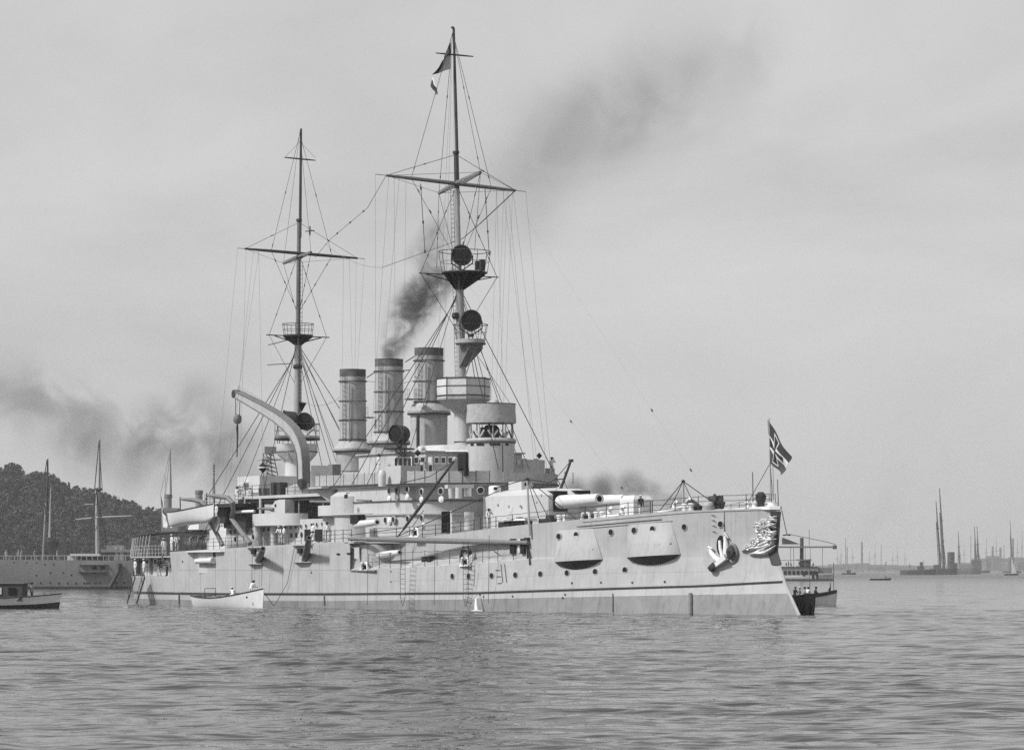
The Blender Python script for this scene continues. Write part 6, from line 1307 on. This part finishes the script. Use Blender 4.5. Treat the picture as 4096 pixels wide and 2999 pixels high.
bx(tr, 'deckhouse', TY, 278, 322, 2222, 2240, -3, 2, BGLIGHT, WLt); bx(tr, 'deckhouse', TY, 325, 415, 2226, 2252, -3.5, 2, BGDARK, WLt); bx(tr, 'awning', TY, 292, 410, 2214, 2224, -4, 3, BGLIGHT, WLt); bx(tr, 'awning', TY, 412, 530, 2196, 2208, -3, 3, BGHULL, WLt); bx(tr, 'deckhouse', TY, 430, 500, 2180, 2236, -2, 2, BGHULL, WLt); bx(tr, 'deckhouse', TY, 200, 270, 2165, 2236, -1, 2, BGDARK, WLt)
for x in (473, 492): pole(tr, 'ventilator', TY, WLt, [(x, 2240), (x, 2195), (x - 3, 2187)], [.4, .4, .55], BGLIGHT, -2)
railing_y = -4.4
for px, py in [(73,2249),(123,2250),(161,2251),(195,2257),(230,2257),(161,2300),(217,2290),(267,2290),(300,2299),(178,2330),(215,2330),(250,2331),(284,2331),(318,2331),(350,2331),(360,2331),(370,2331),(396,2331),(414,2331),(480,2331),(509,2329)]:
    MB().lathe(((px - 250) * tk, -4.72, (WLt - py) * tk), [(.17, 0), (.15, .05), (0, .05)], 8, axis=(0, -1, 0), caps=False).build('porthole', BLACK, tr)
for px in (391, 422): bx(tr, 'gun_port', TY, px - 9, px + 9, 2262, 2276, -4.85, -4.6, BLACK, WLt)
bx(tr, 'side_gallery', TY, 330, 445, 2286, 2289, -5.6, -4.6, BGDARK, WLt); bx(tr, 'side_gallery', TY, 330, 445, 2256, 2259, -5.2, -4.6, GREY, WLt)
for px in (335, 362, 390, 418, 442): pole(tr, 'gallery_stanchion', TY, WLt, [(px, 2287), (px, 2258)], .06, BGDARK, -5.3, 5)
pole(tr, 'gangway', TY, WLt, [(493, 2252), (488, 2285), (455, 2345)], [.45, .45, .4], BGDARK, -5.3, 6)
for k, (px, lab) in enumerate(((37, 'pale figure at the far left rail of the training ship'), (86, 'left of two pale figures close together at the training ship rail'), (98, 'right of two pale figures close together at the training ship rail'), (150, 'pale figure standing aft of the pair on the training ship'), (240, 'pale figure beside the dark deckhouse on the training ship'))):
    person(((px - CX) * tk, TY - 3.6, 5.25), TOCAM + .4 * k, 'stand', lab, top=CLOTHG, bot=CLOTHG, cap=WHITE)
# second warship hidden behind the stern: funnels and masts show over the quarterdeck
WY = 760.0; WLw = HY + CAMH * FPX / WY; wk = WY / FPX
ws = bg_root('moored_warship', WY, 740, 'hazy grey warship with two funnels, half hidden behind the whaleboat and stern', 'ship'); ship_hull(ws, 'hull', (560 - 740) * wk, (1400 - 740) * wk, 14, 5.5, 5, BGHULL, m2=BGDARK)
bx(ws, 'superstructure', WY, 655, 880, 2125, 2245, -4, 4, BGDARK, WLw); bx(ws, 'upper_house', WY, 650, 715, 2032, 2126, -3, 3, BGHULL, WLw)
for x0, y0 in ((673, 1976), (796, 1960)): pole(ws, 'funnel', WY, WLw, [(x0, 2120), (x0, y0)], .85, BGHULL, 0, 16); MB().lathe(((x0 - 740) * wk, 0, (WLw - y0) * wk), [(.9, -.9), (.98, -.8), (.98, -.1), (.8, 0)], 16, caps=False).build('funnel_cap', GREY, ws)
pole(ws, 'mast', WY, WLw, [(683, 2120), (683, 1950), (681, 1797)], [.28, .24, .10], GREY); pole(ws, 'mast', WY, WLw, [(856, 2120), (856, 1965), (856, 1850)], [.28, .24, .10], GREY)
for y in (1862, 1872, 1884, 1896): MB().lathe(((856 - 740) * wk, 0, (WLw - y) * wk), [(0, -.3), (.34, 0), (0, .3)], 8).build('signal_ball', BGDARK, ws)
for a, c in (((682, 1800), (650, 2080)), ((682, 1800), (640, 1985)), ((856, 1852), (848, 2000)), ((663, 1905), (655, 2060))): pole(ws, 'stay', WY, WLw, [a, c], .05, GREY, 0, 4)
# white ferry behind the bow
FY = 1010.0; WLf = HY + CAMH * FPX / FY
fe = bg_root('ferry', FY, 3150, 'white double-decked passenger ferry seen beyond the ram bow', 'ferry'); fk = FY / FPX; fx = lambda px: (px - 3150) * fk
ship_hull(fe, 'hull', fx(2900), fx(3335), 6, 2.1, .75, BGLIGHT, m2=BGDARK, split=.35)
bx(fe, 'boot', FY, 2950, 3322, 2314, 2321, -3.1, 3.1, BGDARK, WLf)
bx(fe, 'saloon', FY, 2960, 3270, 2270, 2314, -2.6, 2.6, BGLIGHT, WLf)
for px in range(2985, 3270, 17): bx(fe, 'saloon_window', FY, px - 6, px + 6, 2282, 2297, -2.75, -2.55, BLACK, WLf)
for px in (3213, 3249, 3266): bx(fe, 'saloon_door', FY, px - 5, px + 4, 2284, 2315, -2.8, -2.55, BLACK, WLf)
bx(fe, 'upper_deck', FY, 2950, 3272, 2266, 2270, -3.0, 3.0, BGDARK, WLf); bx(fe, 'deck_roof', FY, 2950, 3343, 2184, 2190, -2.6, 2.6, GREY, WLf); bx(fe, 'roof_end', FY, 3334, 3344, 2180, 2195, -2.7, 2.7, BGDARK, WLf)
pole(fe, 'funnel', FY, WLf, [(3207, 2266), (3207, 2150)], .6, BGDARK, 0, 12); bx(fe, 'wheelhouse', FY, 3201, 3241, 2238, 2266, -1.5, 1.5, BGDARK, WLf); bx(fe, 'wheelhouse_roof', FY, 3186, 3246, 2236, 2240, -1.8, 1.8, GREY, WLf)
for px in (2980, 3040, 3100, 3160, 3172, 3218, 3238, 3287): pole(fe, 'roof_post', FY, WLf, [(px, 2268), (px, 2188)], .09, GREY, -2.4, 5)
bx(fe, 'upper_rail', FY, 2960, 3240, 2239, 2241, -2.9, -2.8, GREY, WLf)
pole(fe, 'stay', FY, WLf, [(3155, 2135), (3290, 2163), (3343, 2176)], .12, GREY, 0, 5); pole(fe, 'mast', FY, WLf, [(3237, 2190), (3237, 2118)], .10, GREY, 0, 5)
MB().prism([(fx(3130), -2.5), (fx(3196), -2.5), (fx(3130), 2.5)], [(WLf - 2176) * fk] * 3, [(WLf - 2150) * fk, (WLf - 2178) * fk + .2, (WLf - 2150) * fk]).build('folded_awning', BGDARK, fe)
bx(fe, 'fore_bulwark', FY, 3272, 3326, 2270, 2292, -2.2, 2.2, BGHULL, WLf)
for k, (px, lab) in enumerate(((3143, 'passenger beside the dark awning on the ferry upper deck'), (3152, 'second passenger from the awning on the ferry upper deck'), (3160, 'third passenger from the awning on the ferry upper deck'), (3195, 'passenger just left of the ferry wheelhouse'), (3252, 'passenger just right of the ferry wheelhouse'))):
    person(((px - CX) * fk, FY - 2.0, (WLf - 2266) * fk), TOCAM + k, 'stand' if k % 2 else 'sit', lab, top=NAVY, bot=NAVY, cap=NAVY, scale=1.02)
# far shipping at the right
def far_ship(name, Y, cx_, label, hulls, masts, funnels, houses, m=BGDARK, group=None):
    wl = HY + CAMH * FPX / Y; k = Y / FPX; r = bg_root(name, Y, cx_, label, 'ship', group)
    for x0, x1, y, b_ in hulls: ship_hull(r, 'hull', (x0 - cx_) * k, (x1 - cx_) * k, b_, (wl - y) * k, (wl - y) * k * .85, m, split=.3)
    for x0, y0, x1, y1, r_ in masts:
        pole(r, 'mast', Y, wl, [(x0, y0), ((x0 + x1) / 2, (y0 + y1) / 2), (x1, y1)], [r_, r_ * .85, r_ * .35], m)
        for f in (.35, .6): xm, ym = x0 + (x1 - x0) * f, y0 + (y1 - y0) * f; pole(r, 'yard', Y, wl, [(xm - 6, ym + 1), (xm + 6, ym - 1)], r_ * .5, m, -1, 5)
        for sx in (-12, 12): pole(r, 'shroud', Y, wl, [(x1, y1 + (y0 - y1) * .3), (x0 + sx * .7, y0)], r_ * .3, m, -1, 4)
    for x, y0, y1, r_ in funnels: pole(r, 'funnel', Y, wl, [(x, y0), (x, y1)], r_, m, 0, 12)
    for x0, x1, y0, y1 in houses: bx(r, 'deckhouse', Y, x0, x1, y0, y1, -3, 3, m, wl)
    return r
far_ship('far_tug', 2150, 3640, 'distant dark tug with small funnel beside the tall-masted ship', [(3600, 3745, 2276, 9)], [(3637, 2276, 3637, 2248, .18)], [(3685, 2276, 2247, 1.1)], [(3670, 3695, 2264, 2280)])
far_ship('far_sailing_ship', 2300, 3770, 'distant dark ship with two very tall tapering masts at the right', [(3720, 3830, 2270, 12)], [(3762, 2275, 3744, 2004, .75), (3777, 2275, 3758, 1953, .85)], [(3804, 2275, 2207, 2.6)], [(3735, 3760, 2258, 2275), (3800, 3826, 2250, 2275)])
far_ship('far_steamer', 2500, 3870, 'distant pale steamer lying astern of the tall-masted ship', [(3800, 3925, 2268, 12)], [(3838, 2270, 3833, 2126, .75)], [], [(3835, 3890, 2258, 2272)], BGHULL)
far_ship('far_barque', 3400, 3910, 'far faint barque with two masts in the haze near right edge', [(3870, 3960, 2280, 14)], [(3905, 2285, 3898, 2106, .9), (3916, 2285, 3908, 2104, .9)], [], [(3885, 3925, 2240, 2285)], BGDARK)
far_ship('far_schooner', 3600, 4050, 'far faint single-masted vessel behind the white sail', [(4010, 4085, 2282, 12)], [(4050, 2285, 4040, 2080, .8)], [], [], BGDARK)
# far harbour shore: low sheds, warehouses and chimneys, each a building
rs_ = random.Random(11); SHY = 6300.0
sh_ = MB(); kx = SHY / FPX
sh_.prism([((2500 - CX) * kx, SHY - 6), ((5200 - CX) * kx, SHY - 6), ((5200 - CX) * kx, SHY + 60), ((2500 - CX) * kx, SHY + 60)], -1.5, 2.2); o = sh_.build('far_shore', mat('far_earth', .12, .9, .2, .02)); tag(o, 'low far harbour shore along the horizon at right', 'shore', kind='structure')
WH = [(3155, 34, 20, 'low hazy shed half behind the ferry roof'), (3215, 40, 24, 'hazy shed behind the ferry funnel'), (3275, 46, 22, 'long hazy shed behind the ferry bow'), (3345, 44, 30, 'hazy warehouse just right of the ferry'), (3400, 40, 36, 'hazy warehouse below the thin far masts'), (3450, 38, 40, 'hazy warehouse under the thick smoking far chimney'),
      (3505, 44, 28, 'hazy warehouse directly above the dark rowing boat'), (3560, 46, 26, 'hazy shed right of the rowing boat'), (3620, 52, 20, 'low hazy shed behind the distant tug'), (3690, 60, 16, 'low hazy shed between tug and tall-masted ship'), (3860, 60, 26, 'hazy shed behind the distant pale steamer'), (3925, 48, 52, 'tall hazy warehouse right of the faint barque'),
      (3975, 40, 66, 'tallest hazy warehouse left of the white sail'), (4020, 36, 56, 'hazy warehouse just left of the white sail'), (4065, 40, 60, 'hazy warehouse just right of the white sail'), (4110, 50, 48, 'hazy warehouse cut by the right picture edge')]
for nb, (x, w, h, lab) in enumerate(WH):
    r = bg_root('warehouse', SHY + 4, x, lab, 'building', 'hazy waterfront buildings along the far shore'); hz = h * kx; h *= (.62 if x < 3800 else .8); hz = h * kx; ww = w * kx * 1.5; rz = ww * .16
    MB().box((0, 6, hz / 2), (ww, 10, hz)).build('wall', BGHULL if nb % 3 else BGDARK, r)
    MB().loft([[(-ww / 2, 0, hz), (-ww / 2, 12, hz), (-ww / 2, 6, hz + rz)], [(ww / 2, 0, hz), (ww / 2, 12, hz), (ww / 2, 6, hz + rz)]]).build('roof', BGDARK, r)
    for q in range(int(ww / 3.2)): MB().box((-ww / 2 + 1.8 + q * 3.2, .9, hz * .6), (1.3, .3, 1.8)).build('window', BLACK, r)
    if nb % 2: c_ = MB().tube([(rs_.uniform(-.3, .3) * ww, 6, hz)] * 2, 1) if False else None; xx = rs_.uniform(-.3, .3) * ww; MB().tube([(xx, 6, hz), (xx, 6, hz + rs_.uniform(8, 20))], [.9, .5], 8).build('chimney', BGDARK, r)
for k, (px, yt, r_) in enumerate(((3380, 2158, .8), (3386, 2195, 1.0), (3445, 2175, 2.0), (3522, 2185, .7), (3967, 2192, 2.4), (3998, 2196, 2.4), (4048, 2160, 2.2), (3880, 2150, .7), (3538, 2255, 1.2), (4012, 2185, .8))):
    o = MB().tube([(0, 0, 0), (0, 0, (2291 - yt) * kx * .6), (0, 0, (2291 - yt) * kx)], [r_ * 1.2, r_, r_ * .8], 10).build('harbour_mast', BGDARK); o.location = ((px - CX) * kx, SHY - 12, 1); tag(o, 'hazy mast or chimney on the far shore, number %d from a row of ten' % (k + 1), 'chimney', 'faint masts and chimneys on the far shore')
lab_m = ['faint thin mast left of the far chimney, tallest by the ferry', 'faint stump mast directly left of the thick far chimney', 'thick faint chimney with drifting smoke on the far shore', 'thin faint mast above the dark rowing boat', 'broad tower block just right of the faint barque', 'broad tower block second right of the faint barque', 'broad tower with pole behind the white sail', 'thin faint mast left of the barque masts', 'short faint chimney right of the thin mast above the rowing boat', 'thin pole between the two broad far tower blocks and the sail']
for o, l_ in zip([o for o in bpy.data.objects if o.name.startswith('harbour_mast')], lab_m): o['label'] = l_
for px, yt, r_, l_ in ((3350, 2196, .5, 'faint mast just clear of the ferry roof end'), (3364, 2180, .5, 'second faint mast right of the ferry roof end'), (3410, 2188, .5, 'faint mast left of the thick far chimney'), (3478, 2200, .5, 'faint mast over the left end of the rowing boat'), (3500, 2178, .6, 'tall faint mast over the middle of the rowing boat'), (3570, 2205, .5, 'faint mast right of the rowing boat'), (3590, 2186, .5, 'faint mast just left of the distant tug'), (3620, 2200, .5, 'faint mast above the left end of the distant tug'), (3857, 2170, .5, 'faint mast between steamer mast and barque'), (3945, 2150, .6, 'faint mast right of the barque pair'), (3985, 2140, .6, 'tall faint mast above the tallest warehouse'), (4070, 2150, .6, 'faint mast right of the white sail'), (4088, 2120, .6, 'tall faint mast at the right picture edge')):
    r = bg_root('anchored_vessel', SHY - 60, px, l_, 'vessel', 'faint vessels along the far shore'); k_ = (SHY - 60) / FPX; z_ = (2285 - yt) * k_
    ship_hull(r, 'hull', -11, 11, 6, 3.4, 2.6, BGHULL); MB().tube([(0, 0, 0), (0, 0, z_ * .6), (.3, 0, z_)], [r_, r_ * .8, r_ * .4], 6).build('mast', BGDARK, r); MB().tube([(-6, 0, z_ * .55), (6, 0, z_ * .58)], .25, 5).build('yard', BGDARK, r)
    for x_ in (-5, 5): MB().tube([(0, 0, z_ * .75), (x_, 0, 3)], .14, 4).build('shroud', BGDARK, r)
# wooded hill at left
hillp = [(-900, 1900), (-400, 1850), (-100, 1852), (0, 1860), (35, 1858), (60, 1870), (80, 1882), (140, 1885), (190, 1902), (215, 1922), (250, 1936), (290, 1948), (320, 1952), (345, 1950), (380, 1974), (430, 1990), (480, 2000), (530, 2010), (550, 2026), (575, 2042), (600, 2037), (640, 2050), (720, 2070), (800, 2090), (900, 2130), (1000, 2180), (1150, 2240), (1300, 2285)]
HLY = 1450.0; hk = HLY / FPX
def ridge(px): return float(np.interp(px, [p[0] for p in hillp], [p[1] for p in hillp]))
mb = MB(); secs = []
for px in np.linspace(-900, 1300, 60):
    zt = max((HY - ridge(px)) * hk * 1.0 + CAMH - 6, 0); x_ = (px - CX) * hk
    secs.append([(x_, HLY - 55, -1), (x_, HLY - 45, min(2.5, zt)), (x_ * 1.0, HLY - 20, zt * .62), (x_, HLY, zt), (x_, HLY + 60, zt * 1.05), (x_, HLY + 250, zt * .7)])
mb.loft(secs, closed=False, cap=False); o = mb.build('hill', mat('hill_earth', .05, .95, .3, .05)); tag(o, 'dark wooded hill rising behind the training ship at left', 'hill', kind='structure')
LEAF = mat('leaf_mass', .033, .9, .25, .35)
def forest():
    rg = np.random.RandomState(5); V, Fc = [], []
    for k in range(1500):
        px = rg.uniform(-350, 1100); t = rg.uniform(0, 1) ** .8; zr = (HY - ridge(px)) * hk + CAMH
        if zr < 5: continue
        y = HLY - 45 + 50 * t; zg = (zr - 6) * (.12 + .88 * t ** .9); h = rg.uniform(6, 10); h = min(h, 7.0) if t > .85 else h; wd = h * rg.uniform(.35, .5); x = (px - CX) * hk * (y / HLY) if t < .0 else (px - CX) * hk
        for c in range(5):
            cx_, cy_, cz_ = x + rg.normal(0, wd * .45), y + rg.normal(0, wd * .45), zg + h * rg.uniform(.35, .95); cr_ = wd * rg.uniform(.4, .7)
            for l in range(17):
                d = rg.normal(0, 1, 3); d /= np.linalg.norm(d); p = np.array((cx_, cy_, cz_)) + d * cr_ * rg.uniform(.7, 1.05); s_ = rg.uniform(.5, .95)
                a = rg.normal(0, 1, 3); a -= d * (a @ d) * .7; a /= np.linalg.norm(a); b_ = np.cross(a, d) + d * rg.normal(0, .3); o_ = len(V); V += [p + a * s_, p + b_ * s_, p - a * s_, p - b_ * s_]; Fc.append((o_, o_+1, o_+2, o_+3))
    me = bpy.data.meshes.new('forest'); me.from_pydata([tuple(v) for v in V], [], Fc); me.materials.append(LEAF); o = link('forest', me); tag(o, 'dense dark forest covering the hill at left', 'forest', kind='stuff')
forest()

# ================================================================== HAZE AND SMOKE
def vol_mat(name, build):
    m = bpy.data.materials.new(name); m.use_nodes = True; n = m.node_tree; n.nodes.clear(); out = n.nodes.new('ShaderNodeOutputMaterial'); pv = n.nodes.new('ShaderNodeVolumePrincipled'); n.links.new(pv.outputs[0], out.inputs['Volume']); build(n, pv); return m
def hz_(n, pv): pv.inputs['Color'].default_value = (.97, .97, .97, 1); pv.inputs['Density'].default_value = 1.1e-4; pv.inputs['Anisotropy'].default_value = 0.2
o = MB().box((0, 0, 42), (26000, 26000, 90)).build('haze', vol_mat('haze_air', hz_), None, smooth=False); tag(o, 'pale summer haze over the harbour', 'haze', kind='stuff')
def smoke(name, blobs, dens, nscale, label, col=.10, thr=(.38, .62), sharp=1.5, Y0=None):
    """blobs: (px, py, depth, radius px, weight) - soft puffs strung along the plume, broken up by noise"""
    pts = []
    for px, py, Y, r, w in blobs: pts.append((wat(px, py, Y), r * Y / FPX, w))
    lo = Vector([min(p[0][i] - p[1] for p in pts) for i in range(3)]); hi = Vector([max(p[0][i] + p[1] for p in pts) for i in range(3)]); lo.z = max(lo.z, .8); c = (lo + hi) / 2
    def bd(n, pv):
        tcn = n.nodes.new('ShaderNodeTexCoord'); nz = n.nodes.new('ShaderNodeTexNoise'); nz.inputs['Scale'].default_value = nscale; nz.inputs['Detail'].default_value = 6; nz.inputs['Roughness'].default_value = .62; nz.inputs['Distortion'].default_value = 1.2
        n.links.new(tcn.outputs['Object'], nz.inputs['Vector']); acc = None
        for p, r, w in pts:
            q = p - c; vm = n.nodes.new('ShaderNodeVectorMath'); vm.operation = 'DISTANCE'; n.links.new(tcn.outputs['Object'], vm.inputs[0]); vm.inputs[1].default_value = q
            mr = n.nodes.new('ShaderNodeMapRange'); mr.interpolation_type = 'SMOOTHERSTEP'; mr.inputs[1].default_value = r; mr.inputs[2].default_value = 0; mr.inputs[3].default_value = 0; mr.inputs[4].default_value = w; n.links.new(vm.outputs['Value'], mr.inputs[0])
            if acc is None: acc = mr.outputs[0]
            else: a = n.nodes.new('ShaderNodeMath'); a.operation = 'ADD'; n.links.new(acc, a.inputs[0]); n.links.new(mr.outputs[0], a.inputs[1]); acc = a.outputs[0]
        th = n.nodes.new('ShaderNodeMapRange'); th.inputs[1].default_value = thr[0]; th.inputs[2].default_value = thr[1]; n.links.new(nz.outputs[0], th.inputs[0])
        mu = n.nodes.new('ShaderNodeMath'); mu.operation = 'MULTIPLY'; n.links.new(acc, mu.inputs[0]); n.links.new(th.outputs[0], mu.inputs[1])
        m2 = n.nodes.new('ShaderNodeMath'); m2.operation = 'MULTIPLY'; n.links.new(mu.outputs[0], m2.inputs[0]); m2.inputs[1].default_value = dens; n.links.new(m2.outputs[0], pv.inputs['Density'])
        pv.inputs['Color'].default_value = (col, col, col, 1)
    m = vol_mat(name + '_vapour', bd); m.cycles.homogeneous_volume = False if hasattr(m.cycles, 'homogeneous_volume') else False
    o = MB().box((0, 0, 0), tuple(hi - lo)).build(name, m, None, smooth=False); o.location = c; tag(o, label, 'smoke', kind='stuff')
smoke('funnel_smoke', [(1556,1432,301,62,.9),(1575,1385,301,85,1),(1605,1325,301,105,1),(1630,1260,301,125,1),(1670,1205,301,135,1),(1710,1160,302,130,1),(1735,1110,302,115,.9),(1785,1110,302,95,.7),(1700,1010,303,110,.5),(1740,930,303,100,.4)], .85, .55, 'dark smoke rising from the second funnel of the battleship', .16, (.40, .60))
smoke('drifting_smoke', [(1760,1000,304,140,.5),(1950,820,305,230,.6),(2080,720,306,330,.9),(2200,560,307,370,1),(2380,480,308,370,1),(2560,400,309,420,.9),(2750,300,310,420,.75),(2950,180,311,360,.4),(2120,900,306,260,.6),(2020,1000,305,160,.4),(1850,930,305,200,.8),(1790,1010,305,160,.8)], .072, .12, 'thin grey smoke drifting to the upper right past the foremast', .30, (.34, .68))
smoke('harbour_smoke', [(60,1560,820,230,.9),(260,1640,820,260,.9),(430,1700,820,230,.8),(640,1720,820,230,1),(780,1640,820,230,1.0),(820,1800,820,260,1),(560,1820,820,260,.8),(1000,1850,820,260,.6),(330,1820,820,200,.6),(120,1720,820,200,.5)], .075, .06, 'broad dark bank of harbour smoke behind the stern and hill', .22, (.42, .64))
smoke('bow_smoke', [(2300,1965,700,90,.9),(2420,1960,700,110,1),(2520,1940,700,95,1),(2600,1975,700,90,.8),(2700,2000,700,100,.5)], .42, .09, 'dark smoke puff low behind the forecastle guns', .2, (.36, .62))
smoke('far_smoke', [(3450,2160,4500,45,1),(3490,2090,4500,80,.8),(3540,2010,4500,110,.6),(3560,1920,4500,140,.4)], .006, .012, 'faint smoke rising from the far shore chimney', .25, (.36, .66))
